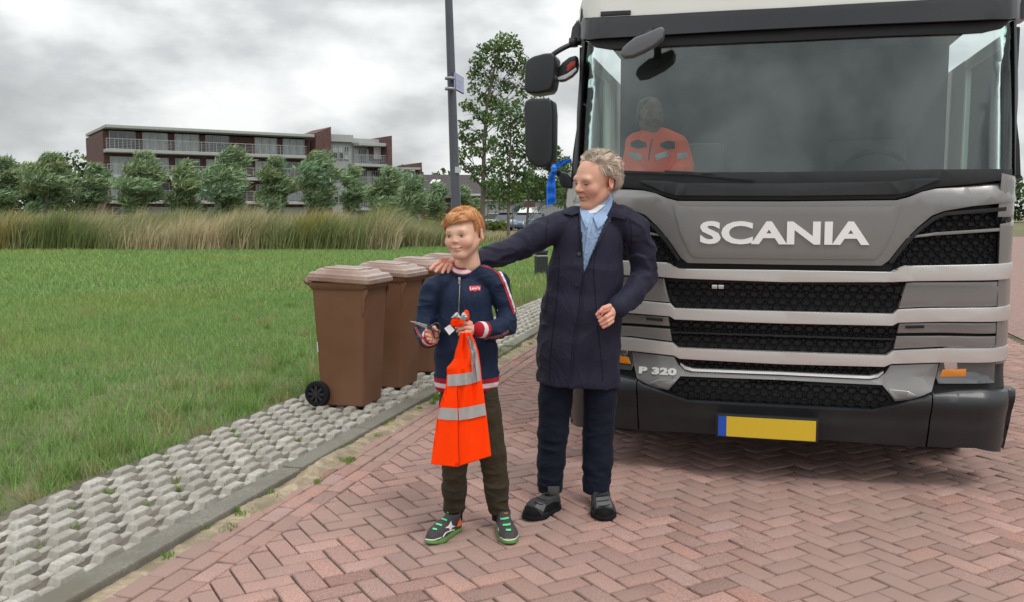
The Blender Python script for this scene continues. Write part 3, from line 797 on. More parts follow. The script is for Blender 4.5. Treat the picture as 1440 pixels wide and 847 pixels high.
# distant houses and woods closing the view
m_far = leaf_mat('far_tree_leaf', (1, 1, 1), .6, .2)
def wood(name, px0, px1, Y, zt, seed, label, base):
    r7 = random.Random(seed); cl = []; x = P(px0, 300, Y).x; xe = P(px1, 300, Y).x
    while x < xe:
        h = zt * r7.uniform(.7, 1.1); wd = r7.uniform(2.5, 4.5); cl.append(((x, Y + r7.uniform(-4, 4), h * .55), (wd, wd, h * .55), 900)); x += wd * 1.0
    V, Fq, C = leaf_cloud(cl, .55, seed, base); tag(np_mesh(name, V, Fq, m_far, cols=C), label, 'trees', kind='stuff')
wood('far_wood', 540, 1500, 150, 7.5, 51, 'line of far trees behind the grey shed and the truck', (.075, .12, .04))
wood('far_wood', -120, 420, 150, 10, 52, 'line of far trees behind the flats at the left', (.075, .12, .04))
# ================================================================ parked cars
m_tyre = mat('tyre_rubber', (0.018, 0.018, 0.018), .85)
def car(name, px, Y, rz, col, prof, L_, W_, label, dark=m_glass):
    """profile (x, z) of body and of glasshouse, lofted across the width with tumblehome"""
    p = P(px, 300, Y); root = empty(name, (p.x, Y, 0), rz, label, 'car' if 'van' not in name else 'van', 'cars parked beyond the lawn')
    mp = mat(name + '_paint', col, .3, coat=.6, metal=.2)
    body, glass = prof
    bm = bmb(); hw = W_ / 2
    def loft(pts, w0, w1, zlo, zhi):
        rings = []
        for s in (-1, -.93, .93, 1):
            rings.append([bm.verts.new((x, s * (w0 + (w1 - w0) * (z - zlo) / (zhi - zlo)) * (1 if abs(s) < 1 else 1), z - (0.03 if abs(s) == 1 and z > .5 else 0))) for x, z in pts])
        n = len(pts)
        for A, B in zip(rings, rings[1:]):
            for i in range(n): bm.faces.new((A[i], A[(i + 1) % n], B[(i + 1) % n], B[i]))
        bm.faces.new(rings[0][::-1]); bm.faces.new(rings[-1])
    loft(body, hw, hw * .97, .2, 1.0); bmesh.ops.recalc_face_normals(bm, faces=bm.faces); from_bm('body', bm, mp, root, bevel=.04)
    bm = bmb(); loft(glass, hw * .93, hw * .76, .9, 1.45); bmesh.ops.recalc_face_normals(bm, faces=bm.faces); from_bm('side_window', bm, dark, root, bevel=.03)
    xs = [q[0] for q in glass]; zt = max(q[1] for q in glass); top = [q[0] for q in glass if q[1] > zt - .12]
    bm = bmb(); box(bm, min(top) - .05, max(top) + .05, -hw * .76, hw * .76, zt - .02, zt + .045); from_bm('roof', bm, mp, root, bevel=.03)
    for x in (-L_ * .31, L_ * .31):
        for s in (-1, 1):
            bm = bmb(); cyl(bm, (x, s * (hw - .2), .32), (x, s * (hw + .01), .32), .32, n=20); wh = from_bm('wheel', bm, m_tyre, root)
            bm = bmb(); cyl(bm, (x, s * (hw + .012), .32), (x, s * (hw + .03), .32), .2, n=14); from_bm('rim', bm, m_steel, wh)
    for s in (-1, 1):
        bm = bmb(); box(bm, -L_ / 2 - .02, -L_ / 2 + .25, s * hw * .62 - .2, s * hw * .62 + .2, .62, .78); from_bm('headlight', bm, m_white, root, bevel=.03)
sedan = ([(-2.1, .3), (2.1, .3), (2.15, .6), (2.1, .95), (1.3, .98), (-.9, .95), (-2.0, .78), (-2.15, .55)], [(-1.0, .9), (1.85, .9), (1.45, 1.32), (.9, 1.45), (-.2, 1.45), (-.5, 1.35)])
hatch = ([(-1.95, .3), (1.95, .3), (2.0, .6), (1.95, 1.0), (-.9, 1.0), (-1.8, .82), (-2.0, .55)], [(-1.1, .95), (1.93, .95), (1.75, 1.42), (1.2, 1.52), (-.1, 1.52), (-.45, 1.42)])
van = ([(-2.5, .3), (2.5, .3), (2.5, 1.25), (-1.4, 1.2), (-2.3, 1.0), (-2.55, .7)], [(-1.6, 1.15), (2.48, 1.2), (2.42, 1.95), (1.9, 2.02), (-.4, 2.0), (-.8, 1.9)])
car('silver_car', 694, 84, R(8), (.42, .44, .45), sedan, 4.3, 1.75, 'silver car mostly hidden behind the low hedge')
car('dark_car', 712, 83, R(70), (.02, .022, .03), hatch, 4, 1.75, 'nearly black car parked left of the white van')
car('white_van', 741, 92, R(78), (.72, .73, .73), van, 5, 1.95, 'white van parked behind the blue car', mat('van_panel', (.70, .71, .71), .35))
car('blue_car', 738, 80, R(62), (.10, .16, .24), hatch, 4, 1.75, 'blue grey car in front of the white van')
car('grey_car', 752, 84, R(80), (.09, .11, .14), hatch, 4, 1.75, 'dark grey car right of the blue car')
# two cyclists' safety vests far away behind the willows
m_yel = mat('yellow_vest', (.42, .62, .04), .7)
# ================================================================ the truck
TPHI = R(14.5); TX0, TY0 = .383, 5.30
truck = empty('truck', (TX0, TY0, 0), -TPHI, 'grey fronted truck with black grilles and silver bars, parked behind the man', 'truck')
TM = Matrix.Translation((TX0, TY0, 0)) @ Matrix.Rotation(-TPHI, 4, 'Z'); TMI = TM.inverted()
TC, THW = 1.15, 1.22
def S(x, z):
    a = min(1.0, abs(x - TC) / THW); y = .07 * a * a
    if a > .84: t = (a - .84) / .16; y += .24 * (1 - math.sqrt(max(0, 1 - t * t)))
    if z > 1.70: y += (z - 1.70) * .12
    if z < .62: y -= .035 * min(1, (.62 - z) / .08)
    if z < .36: y += (.36 - z) * .35
    return y
def TL(px, py, yl=0.0):
    o = TMI @ Vector((0, 0, H_CAM)); d = TMI.to_3x3() @ ray(px, py); t = (yl - o.y) / d.y; return o + d * t
def T(px, py, off=0.0):
    y = .02
    for _ in range(6):
        p = TL(px, py, y + off); y = S(p.x, p.z)
    return (p.x, p.z)
def Cx(px, py): return (TC, T(px, py)[1])
def pts_of(path): return [q if (len(q) == 2 and abs(q[0]) < 10) else T(*q) for q in path]
def pip(x, z, poly):
    c = False; n = len(poly)
    for i in range(n):
        (x1, z1), (x2, z2) = poly[i], poly[(i + 1) % n]
        if (z1 > z) != (z2 > z) and x < (x2 - x1) * (z - z1) / (z2 - z1) + x1: c = not c
    return c
def poly_panel(poly, off, thick, step=.07, bev=.004, seg=2, surf=None):
    surf = surf or S
    bm = bmesh.new(); f = bm.faces.new([bm.verts.new((x, 0, z)) for x, z in poly])
    bmesh.ops.triangulate(bm, faces=[f])
    xs = [p[0] for p in poly]; zs = [p[1] for p in poly]
    for ax, lo, hi in ((0, min(xs), max(xs)), (2, min(zs), max(zs))):
        k = math.ceil((lo + 1e-4) / step) * step
        while k < hi - 1e-4:
            co = [0, 0, 0]; co[ax] = k; no = [0, 0, 0]; no[ax] = 1
            bmesh.ops.bisect_plane(bm, geom=bm.verts[:] + bm.edges[:] + bm.faces[:], dist=1e-5, plane_co=co, plane_no=no); k += step
    bmesh.ops.dissolve_degenerate(bm, dist=1e-5, edges=bm.edges)
    bm.normal_update()
    for f in bm.faces:
        if f.normal.y > 0: f.normal_flip()
    bnd = [e for e in bm.edges if len(e.link_faces) == 1]
    front = bm.faces[:]
    vmap = {v: bm.verts.new((v.co.x, 1, v.co.z)) for v in bm.verts[:]}
    for f in front: bm.faces.new([vmap[v] for v in reversed(f.verts)])
    for e in bnd:
        a, b = e.verts; bm.faces.new((a, b, vmap[b], vmap[a]))
    bmesh.ops.recalc_face_normals(bm, faces=bm.faces)
    if bev:
        # flat offset bevel: front rim only
        fe = [e for e in bnd]
        bmesh.ops.bevel(bm, geom=fe, offset=bev, segments=seg, affect='EDGES', profile=.6, clamp_overlap=True)
    for v in bm.verts:
        x, z = v.co.x, v.co.z; fy = v.co.y
        if fy > .5: v.co.y = surf(x, z) + off + thick
        else: v.co.y = surf(x, z) + off + fy
    for f in bm.faces: f.smooth = True
    return bm
def fin(name, bm, m, parent, ang=40):
    me = bpy.data.meshes.new(name); bm.normal_update(); bm.to_mesh(me); bm.free()
    me.set_sharp_from_angle(angle=R(ang))
    return link(name, me, m, parent)
def panel(name, path, off, thick, m, mode='sym', parent=None, **kw):
    parent = parent or truck; p = pts_of(path)
    if mode == 'sym': return fin(name, poly_panel(p + [(2 * TC - x, z) for x, z in reversed(p) if abs(x - TC) > 1e-6], off, thick, **kw), m, parent)
    o = fin(name, poly_panel(p, off, thick, **kw), m, parent)
    if mode == 'pair': fin(name, poly_panel([(2 * TC - x, z) for x, z in reversed(p)], off, thick, **kw), m, parent)
    return o
m_tgrey = mat('truck_grey_paint', (0.215, 0.210, 0.206), .34, metal=.55, coat=.7, bump=.05, bscale=900, bdist=.001)
m_twhite = mat('truck_white_paint', (.62, .62, .585), .35, coat=.4, var=.04, vscale=2)
m_tsilver = mat('truck_silver_bar', (.64, .63, .62), .36, metal=.75, coat=.3)
m_tdark = mat('truck_dark_plastic', (.014, .015, .017), .45, spec=.35, bump=.25, bscale=500, bdist=.001, var=.15, vscale=5)
m_tbump = mat('truck_bumper_plastic', (.022, .025, .028), .42, coat=.12, spec=.35, var=.2, vscale=4, bump=.2, bscale=400, bdist=.001)
m_tblack = mat('truck_black', (.006, .006, .007), .6)
m_hex = mat('truck_grille_mesh', (.012, .013, .015), .3, coat=.25)
m_visor = mat('truck_visor_gloss', (.014, .016, .021), .32, coat=.25, spec=.4)
m_chrome = mat('chrome_letter', (.72, .73, .74), .22, metal=1.0)
# ---- backing shell so nothing shows through the gaps
panel('front_backing', [Cx(1015, 255), (1e-3 - .05, 1.66), (-.055, .42), (TC, .42)], .05, .03, m_tblack, bev=0)
# ---- white roof cap, dark visor band
panel('roof_cap', [(TC, 2.95), (.25, 2.95), (.03, 2.88), (-.035, 2.76), (846, -6) if False else (-.045, 2.66), T(806, 40), T(812, 31), T(830, 27), T(852, 26), T(930, 22), Cx(1015, 18)], -.03, .5, m_twhite, bev=.015, seg=3)
panel('visor_band', [Cx(1015, 19), T(930, 23.5), T(852, 27.5), T(830, 28.5), T(813, 32.5), T(806.5, 41), T(804, 57), T(830, 58), T(900, 53), Cx(1015, 46.5)], -.045, .18, m_visor, bev=.012, seg=3)
panel('sun_visor_lip', [Cx(1015, 47), T(900, 54), T(828, 58.5), T(836, 66), T(858, 69.5), T(880, 69), T(960, 64), Cx(1015, 62)], -.005, .03, m_tblack, bev=.003)
for s_ in (0, 1):
    p = [T(846, 18.5), T(888, 16.5), T(888, 22.5), T(846, 25)]
    if s_: p = [(2 * TC - x, z) for x, z in reversed(p)]
    o = fin('marker_lamp', poly_panel(p, -.042, .02, bev=.003), m_tdark, truck)
# ---- windscreen
m_wglass = bpy.data.materials.new('windscreen_glass'); m_wglass.use_nodes = True
nt = m_wglass.node_tree; nt.nodes.clear(); L = nt.links.new
fr_ = N(nt, 'ShaderNodeFresnel', i_IOR=1.52); gl = N(nt, 'ShaderNodeBsdfGlossy'); gl.inputs['Roughness'].default_value = .015; gl.inputs[0].default_value = (.93, 1, .98, 1)
tr = N(nt, 'ShaderNodeBsdfTransparent'); tr.inputs[0].default_value = (.90, .95, .94, 1)
mx = N(nt, 'ShaderNodeMixShader'); L(Math(nt, 'MULTIPLY_ADD', fr_.outputs[0], 1.0, .010, clamp=True), mx.inputs[0]); L(tr.outputs[0], mx.inputs[1]); L(gl.outputs[0], mx.inputs[2])
ou = N(nt, 'ShaderNodeOutputMaterial'); L(mx.outputs[0], ou.inputs[0])
def Sg(x, z): return S(x, z) + .012 * math.sin(x * 3.1 + z * 2)*0
gpath = [Cx(1015, 55), T(900, 57), T(822, 57), T(818, 120), T(814.5, 190), T(812, 247), T(870, 246), (TC, T(1015, 245)[1])]
panel('windscreen', gpath, .012, .006, m_wglass, bev=0)
# pillars beside the glass
panel('window_pillar', [T(822.5, 58), T(819.5, 57), T(812.5, 140), T(806, 215), T(803, 252), T(812, 252), T(815, 190), T(818.5, 120)], -.005, .06, m_tdark, 'pair', bev=.004, step=.03)
m_sglass = mat('side_window_tint', (.02, .025, .025), .05, spec=.6)
# ---- wiper cowl
panel('wiper_cowl', [(TC, T(1015, 243)[1]), T(900, 243), T(806, 247), T(800, 256), T(866, 263), T(905, 266), T(925, 270), T(940, 277), T(955, 281), (TC, T(1015, 282)[1])], .0, .05, m_tdark, bev=.006)
panel('cowl_step', [(TC, T(1015, 259)[1]), T(960, 258), T(935, 255), T(905, 254), T(900, 256.5), T(918, 263), T(933, 270), T(950, 275), (TC, T(1015, 276.5)[1])], -.022, .03, m_tbump, bev=.008)
for path in ([T(868, 240), T(930, 242), T(1012, 245), T(1012, 248), T(930, 245), T(868, 243)], [T(935, 240), T(975, 242), T(1060, 252), T(1060, 255.5), T(975, 246.5), T(935, 244)]):
    fin('wiper', poly_panel(path, -.03, .014, bev=.002), m_tblack, truck)
# ---- hood panel, grey with the light upper edge rolled back
def Shood(x, z):
    zt = 1.70 if abs(x - TC) > .5 else 1.62
    return S(x, z) + .05 * max(0, (z - 1.585) / .1) ** 2
hood = [(TC, T(1015, 284)[1]), T(953, 283), T(938, 279), T(922, 272), T(905, 268), T(866, 265.5), T(808, 260), T(806, 285), T(860, 291), T(893, 297), T(908, 303), T(925, 319), T(938, 334), T(948, 348), T(958, 363), T(967, 370), (TC, T(1015, 371)[1])]
panel('hood_panel', hood, -.01, .03, m_tgrey, bev=.010, seg=3, step=.05, surf=Shood)
# pressed step in the hood: a shallow raised field on which the letters stand
panel('hood_field', [(TC, T(1015, 292)[1]), T(962, 291), T(947, 288), T(952, 305), T(958, 330), T(967, 352), T(976, 362), (TC, T(1015, 363)[1])], -.0165, .012, m_tgrey, bev=.006, seg=3, step=.05)
# corners
panel('corner_panel', [(-.02, T(812, 250)[1]), T(803, 257), T(798, 268), T(796, 290), (-.068, 1.48), (.05, 1.46), (.06, 1.56), (.05, T(812, 252)[1])], .0, .04, m_twhite, 'left', bev=.008, step=.03)
fin('corner_fairing', poly_panel([(2 * TC + .068, 1.70), (2 * TC - .05, 1.72), (2 * TC - .06, 1.49), (2 * TC + .068, 1.49)], .0, .04, bev=.008, step=.03), m_tgrey, truck)
panel('corner_fairing', [(-.068, 1.47), (-.068, .70), (.03, .70), (.045, 1.452)], .0, .04, m_tgrey, 'pair', bev=.008, step=.03)
# ---- honeycomb grilles
def honeycomb(name, path, mode, off=.03, w_=.062, h_=.040, parent=None):
    p = pts_of(path)
    if mode == 'sym': polys = [p + [(2 * TC - x, z) for x, z in reversed(p) if abs(x - TC) > 1e-6]]
    else: polys = [p, [(2 * TC - x, z) for x, z in reversed(p)]]
    for poly in polys:
        base = fin(name, poly_panel(poly, off + .012, .02, bev=0), m_tblack, truck)
        xs = [q[0] for q in poly]; zs = [q[1] for q in poly]; bm = bmesh.new()
        row = 0; z = min(zs) + h_ * .2
        while z < max(zs):
            x = min(xs) + (row % 2) * w_ * .5
            while x < max(xs):
                if pip(x, z, poly):
                    o_ = [(x + dx * w_, z + dz * h_) for dx, dz in ((-.5, 0), (-.30, .5), (.30, .5), (.5, 0), (.30, -.5), (-.30, -.5))]
                    i_ = [(x + (a - x) * .80, z + (b - z) * .76) for a, b in o_]; j_ = [(x + (a - x) * .70, z + (b - z) * .62) for a, b in o_]
                    def vv(q, dy): a = min(max(q[0], min(xs)), max(xs)); return bm.verts.new((a, S(a, q[1]) + off + dy, q[1]))
                    A = [vv(q, .004) for q in o_]; B = [vv(q, -.004) for q in i_]; D = [vv(q, .012) for q in j_]
                    for k in range(6):
                        l_ = (k + 1) % 6; bm.faces.new((A[k], A[l_], B[l_], B[k])); bm.faces.new((B[k], B[l_], D[l_], D[k]))
                x += w_
            z += h_ * .5 * 2 if False else h_ * .98; row += 1
        bmesh.ops.recalc_face_normals(bm, faces=bm.faces)
        from_bm('mesh', bm, m_hex, base)
    return base
honeycomb('side_grille', [T(820, 296), T(892, 302), T(905, 309), T(923, 323), T(938, 341), T(950, 360), T(957, 367), T(940, 373), T(880, 371), T(815, 369)], 'pair', .025, .055, .034)
panel('grille_rim', [T(820, 292), T(892, 298.5), T(907, 305), T(924, 320), T(938, 336), T(949, 352), T(958, 366), T(953, 367), T(943, 352), T(932, 337), T(920, 323), T(904, 309.5), T(890, 303), T(820, 297)], -.004, .04, m_tdark, 'pair', bev=.004)
panel('grille_blade', [T(820, 318), T(902, 325), T(937, 331), T(940, 334), T(902, 329), T(820, 322)], -.0, .03, m_tgrey, 'pair', bev=.003)
honeycomb('upper_grille', [(TC, T(1015, 395)[1]), T(954, 393.5), T(936, 391), T(941, 412), T(946, 427), T(951, 433), (TC, T(1015, 435)[1])], 'sym')
honeycomb('middle_grille', [(TC, T(1015, 454)[1]), T(955, 452), T(941, 449), T(944, 470), T(950, 483), T(956, 488), (TC, T(1015, 491)[1])], 'sym')
panel('grille_bar', [(TC, T(1015, 468.5)[1]), T(944, 466.5), T(945, 469), (TC, T(1015, 471)[1])], .012, .02, m_tdark, bev=.003)
honeycomb('slot_grille', [(TC, T(1015, 509)[1]), T(957, 506.5), T(962, 513), T(973, 517.5), (TC, T(1015, 518.5)[1])], 'sym', .03, .05, .025)
honeycomb('lower_grille', [(TC, T(1015, 532)[1]), T(959, 530.5), T(949, 541), T(942, 550), T(952, 556), T(966, 561), (TC, T(1015, 563)[1])], 'sym')
# ---- silver bars
def bar(name, path, m, off=-.02, th=.05, bev=.012): return panel(name, path, off, th, m, bev=bev, seg=3)
bar('silver_bar', [(TC, T(1015, 378.5)[1]), T(954, 378), T(945, 376), T(938, 369.5), T(905, 368), (-.055, T(812, 362)[1]), (-.055, T(812, 382)[1]), T(924, 389), T(954, 391.5), (TC, T(1015, 395)[1])], m_tsilver)
bar('silver_bar', [(TC, T(1015, 435.5)[1]), T(949, 433.5), T(943, 427), T(905, 423.5), (-.055, T(812, 416)[1]), (-.055, T(812, 434)[1]), T(887, 440), T(942, 444.5), T(949, 449), (TC, T(1015, 452)[1])], m_tsilver)
bar('silver_bar', [(TC, T(1015, 491.5)[1]), T(954, 489), T(946, 482), T(888, 475), (-.055, T(812, 467)[1]), (-.055, T(812, 484)[1]), T(890, 493), T(948, 499.5), T(956, 504), (TC, T(1015, 508)[1])], m_tsilver)
bar('thin_bar', [(TC, T(1015, 519)[1]), T(975, 518), T(964, 515), T(957, 510), T(957, 512.5), T(963, 518.5), T(974, 521.5), (TC, T(1015, 522.5)[1])], m_tsilver, bev=.003)
# grey panels between
panel('grey_panel', [(-.055, T(812, 384.5)[1]), T(923, 391), T(934, 392), T(938, 412), T(942, 425.5), T(905, 422), (-.055, T(812, 415)[1])], .0, .04, m_tgrey, 'pair', bev=.005)
panel('grey_panel', [(-.055, T(812, 436)[1]), T(887, 442), T(940, 446), T(942, 459), T(888, 455), (-.055, T(812, 450)[1])], .0, .04, m_tgrey, 'pair', bev=.005)
panel('grey_panel', [(-.055, T(812, 453)[1]), T(888, 459), T(942.5, 463), T(945, 480), T(888, 473), (-.055, T(812, 465.5)[1])], .0, .04, m_tgrey, 'pair', bev=.005)
panel('air_slot', [T(909, 446.5), T(932, 448.5), T(932, 452), T(909, 450)], -.006, .02, m_tblack, 'pair', bev=.002)
panel('lower_grey_panel', [(TC, T(1015, 524)[1]), T(975, 523), T(962, 519.5), T(954, 513), T(948, 502), T(889, 495), T(891, 510), T(896, 532), T(905, 538), T(922, 545), T(940, 549), T(948, 539.5), T(957, 529), (TC, T(1015, 530.5)[1])], -.004, .04, m_tgrey, bev=.006)
panel('trim_fold', [T(914, 539), T(925, 533.5), T(948, 533), T(950, 535.5), T(940, 547.5), T(928, 544.5)], -.012, .02, m_tgrey, 'pair', bev=.006)
# ---- headlights
hl_path = [T(822, 466), T(866, 470), T(884.5, 474), T(887, 492), T(891, 513), T(888, 521), T(822, 514)]
m_lens = mat('headlight_lens', (.05, .055, .06), .08, coat=1.0, spec=1.0)
m_amber = mat('amber_lens', (.62, .20, .015), .15, coat=1.0)
for s_ in (0, 1):
    fl = (lambda q: [(2 * TC - x, z) for x, z in reversed(q)]) if s_ else (lambda q: q)
    hl = fin('headlight', poly_panel(fl(hl_path), .0, .05, bev=.008), m_lens, truck)
    fin('reflector', poly_panel(fl([T(868, 486), T(878, 484), T(883, 494), T(881, 503), T(866, 500)]), -.004, .02, bev=.004), m_chrome, hl)
    fin('turn_signal', poly_panel(fl([T(856, 499), T(884, 502.5), T(887, 512), T(856, 508.5)]), -.006, .02, bev=.004), m_amber, hl)
# ---- bumper
def Sb(x, z):
    y = S(x, z) - .02
    zc = .47 - .0 * abs(x - TC)
    return y - .05 * math.exp(-((z - .50) / .07) ** 2)
bp = [(TC, T(1015, 566)[1]), T(966, 563.5), T(945, 556), T(925, 547), T(905, 540), T(898, 535), T(900, 604), (TC, T(1015, 608)[1])]
panel('bumper', bp, -.0, .08, m_tbump, bev=.010, seg=3, step=.03, surf=Sb)
panel('bumper_corner', [T(896.5, 533.5), T(868, 527), T(835, 523), T(798, 518), (-.068, .34), T(804, 594), T(840, 598), T(897.5, 603.5)], -.0, .08, m_tbump, 'pair', bev=.010, seg=3, step=.03, surf=Sb)
panel('bumper_groove', [(TC, T(1015, 578)[1]), T(962, 576), T(902, 565), T(902, 568), T(962, 579), (TC, T(1015, 581)[1])], -.072, .01, m_tblack, bev=0, surf=S) if False else None
# number plate (blue strip left)
m_yel = mat('plate_yellow', (.62, .42, .02), .45); m_blue = mat('plate_blue', (.01, .07, .42), .4)
xa, zb = T(1010.5, 607); za = zb + .118
def rect(x0, x1, z0, z1): return [(x0, z1), (x0, z0), (x1, z0), (x1, z1)]
xa += .0
fr2 = fin('plate_holder', poly_panel(rect(xa - .012, xa + .535, zb - .004, za + .012), -.085, .03, bev=.004, surf=lambda x, z: S(x, .5)), m_tblack, truck)
pl = fin('number_plate', poly_panel(rect(xa + .045, xa + .52, zb + .006, za), -.089, .004, bev=0, surf=lambda x, z: S(x, .5)), m_yel, truck)
fin('blue_strip', poly_panel(rect(xa, xa + .044, zb + .006, za), -.089, .004, bev=0, surf=lambda x, z: S(x, .5)), m_blue, truck)
# ---- lettering
def text_mesh(s, size, bold=.0, sx=1.0, depth=.01, gap=1.0):
    cu = bpy.data.curves.new('lettering', 'FONT'); cu.body = s; cu.size = size; cu.extrude = depth / 2; cu.offset = bold; cu.space_character = gap; cu.resolution_u = 4
    ob = bpy.data.objects.new('lettering', cu); COL.objects.link(ob)
    bpy.context.view_layer.update()
    me = bpy.data.meshes.new_from_object(ob.evaluated_get(bpy.context.evaluated_depsgraph_get()))
    bpy.data.objects.remove(ob); bpy.data.curves.remove(cu)
    for v in me.vertices: v.co.x *= sx
    return me
def truck_text(name, s, x0, z0, width, height, off, m, bold=.004, depth=.008, gap=1.0):
    me = text_mesh(s, height / .72, bold, 1, depth, gap)
    xs = [v.co.x for v in me.vertices]; ys = [v.co.y for v in me.vertices]
    for v in me.vertices:
        x = x0 + (v.co.x - min(xs)) / (max(xs) - min(xs)) * width; z = z0 + (v.co.y - min(ys)) / (max(ys) - min(ys)) * height
        v.co = (x, S(x, z) + off - v.co.z, z)
    me.update(); bm = bmesh.new(); bm.from_mesh(me); bmesh.ops.recalc_face_normals(bm, faces=bm.faces); bm.to_mesh(me); bm.free()
    return link(name, me, m, truck)
x0, z1 = T(985, 311); z0 = T(985, 343)[1]
truck_text('maker_lettering', 'SCANIA', x0, z0, 2 * (TC - x0), z1 - z0, -.022, mat('white_letter', (.78, .78, .78), .3, coat=.5), bold=.006)
x0, z1 = T(899, 515); x1 = T(952, 516)[0]; z0 = T(899, 525)[1]
truck_text('model_lettering', 'P 320', x0, z0, x1 - x0, z1 - z0, -.010, mat('silver_letter', (.62, .61, .60), .35, metal=.35), bold=.003, depth=.006, gap=1.05)
bx, bz_ = T(1001, 402)
for k in range(2): fin('grille_badge', poly_panel(rect(bx + k * .036, bx + k * .036 + .030, bz_ - .018, bz_ + .004), .018, .008, bev=.002), m_chrome, truck)
# ---- cab shell behind the front
def tb(name, x0, x1, y0, y1, z0, z1, m, bev=.01, parent=None, seg=2):
    bm = bmesh.new(); box(bm, x0, x1, y0, y1, z0, z1); return fin(name, (bevel_bm(bm, bev, seg), bm)[1] if bev else bm, m, parent or truck)
xl, xr = -.07, 2.37
m_cabin = mat('cab_interior', (.06, .062, .066), .8, var=.2, vscale=4)
for s_, x in ((0, xl), (1, xr)):
    i0, i1 = (x, x + .04) if not s_ else (x - .04, x)
    dr = tb('door', i0, i1, .42, 1.45, .75, 1.66, m_twhite)
    tb('door_handle', i0 - .02 if not s_ else i1, i0 if not s_ else i1 + .02, 1.2, 1.36, 1.30, 1.34, m_tdark, .004, dr)
    tb('side_wall', i0, i1, 1.46, 2.0, .75, 2.52, m_twhite); tb('side_header', i0, i1, .42, 1.455, 2.45, 2.52, m_twhite)
    tb('side_pillar', i0 + .01, i1, .34, .415, .75, 2.52, m_tdark)
    bm = bmesh.new(); box(bm, i0 + .012, i0 + .018, .42, 1.455, 1.662, 2.448); from_bm('side_window', bm, m_wglass, truck)
    tb('step', i0, i1 + (0 if s_ else .25), .45, 1.3, .38, .72, m_tbump, .02)
def frame(name, x0, x1, y0, y1, z0, z1, hx0, hx1, hy0, hy1, m):
    bm = bmesh.new()
    for a, b, c, d in ((x0, hx0, y0, y1), (hx1, x1, y0, y1), (hx0, hx1, y0, hy0), (hx0, hx1, hy1, y1)): box(bm, a, b, c, d, z0, z1)
    bmesh.ops.remove_doubles(bm, verts=bm.verts, dist=1e-4); from_bm(name, bm, m, truck)
frame('cab_roof', xl + .05, xr - .05, .46, 2.0, 2.76, 2.90, .15, 1.0, .62, 1.5, m_twhite)  # roof opening added to let daylight down onto the passenger
bm = bmesh.new(); box(bm, .14, 1.01, .61, 1.51, 2.905, 2.915); from_bm('added_light_hatch', bm, m_wglass, truck)  # unseen glazed hatch, added for the light in the cab
tb('rear_wall', xl + .045, xr - .045, 1.95, 1.995, .9, 2.75, m_cabin, 0)
tb('cab_floor', xl + .045, xr - .045, .33, 1.94, .9, .95, m_cabin, 0)
frame('headliner', xl + .045, xr - .045, .35, 1.94, 2.70, 2.745, .15, 1.0, .62, 1.5, m_cabin)  # lining left open under the added hatch so the light gets through
tb('dashboard', xl + .06, xr - .06, .26, .58, 1.35, 1.75, mat('dashboard', (.03, .032, .034), .7), .05)
for x in (.55, 1.72):
    st_ = tb('cab_seat', x - .26, x + .26, .90, 1.5, 1.15, 1.30, m_cabin, .05)
    tb('seat_back', x - .25, x + .25, 1.30, 1.44, 1.31, 2.0, m_cabin, .05, st_)
bm = bmesh.new(); c_ = Vector((1.72, .72, 1.72))
ring = [c_ + Vector((.21 * math.cos(t), .12 * math.sin(t), .17 * math.sin(t))) for t in [2 * math.pi * i / 28 for i in range(29)]]
tube(bm, ring, .014, 8, closed_cap=False); tube(bm, [c_ + Vector((-.2, 0, 0)), c_ + Vector((.2, 0, 0))], .012, 6); tube(bm, [c_, c_ + Vector((0, .1, -.3))], .03, 8)
from_bm('steering_wheel', bm, m_tblack, truck)
# refuse body, chassis, wheels
tb('cargo_body', xl + .02, xr - .02, 2.35, 8.6, 1.0, 2.9, m_twhite, .06)
tb('chassis', .75, 1.55, .6, 8.6, .55, .9, m_tblack, .02)
tb('chassis_cover', .1, 2.2, .35, 2.2, .38, .88, m_tblack, 0)
for y in (1.15, 5.6, 6.9):
    for x, d in ((.1, 1), (2.2, -1)):
        bm = bmesh.new(); cyl(bm, (x - .14, y, .5), (x + .14, y, .5), .5, n=32); bevel_bm(bm, .04, 3, 50); wl = from_bm('wheel', bm, m_tyre, truck)
        bm = bmesh.new(); cyl(bm, (x - .15 * d, y, .5), (x - .10 * d, y, .5), .27, n=24); from_bm('rim', bm, m_steel, wl)
# ---- mirrors on the cab's outer corner
def prism(path, y0, y1, bev=.01, seg=3, taper=None):
    """outline given in pixels at local depth y0, pushed back to y1"""
    bm = bmesh.new(); pts = [TL(x, y, y0) for x, y in path]
    cx = sum(p.x for p in pts) / len(pts); cz = sum(p.z for p in pts) / len(pts)
    A = [bm.verts.new(p) for p in pts]; k = taper or 1.0
    B = [bm.verts.new((cx + (p.x - cx) * k, y1, cz + (p.z - cz) * k)) for p in pts]
    bm.faces.new(A); bm.faces.new(B[::-1])
    for i in range(len(A)): bm.faces.new((A[i], A[(i + 1) % len(A)], B[(i + 1) % len(A)], B[i]))
    bmesh.ops.recalc_face_normals(bm, faces=bm.faces); bevel_bm(bm, bev, seg, 30)
    for f in bm.faces: f.smooth = True
    return bm
m_mirr = mat('mirror_housing', (.018, .020, .023), .38, coat=.05, spec=.4, bump=.3, bscale=700, bdist=.001)
m_mglass = mat('mirror_glass', (.75, .78, .8), .03, metal=1)
mh = fin('mirror_housing', prism([(738, 92), (741, 84), (750, 79), (765, 75), (776, 74), (780.5, 80), (779, 108), (776, 122), (772, 128), (755, 131), (741, 131), (737, 126)], .18, .36, .018), m_mirr, truck)
tb('mirror_glass', *sorted((TL(741, 100, .37).x, TL(776, 100, .37).x)), .361, .365, TL(750, 126, .37).z, TL(750, 84, .37).z, m_mglass, 0, mh)
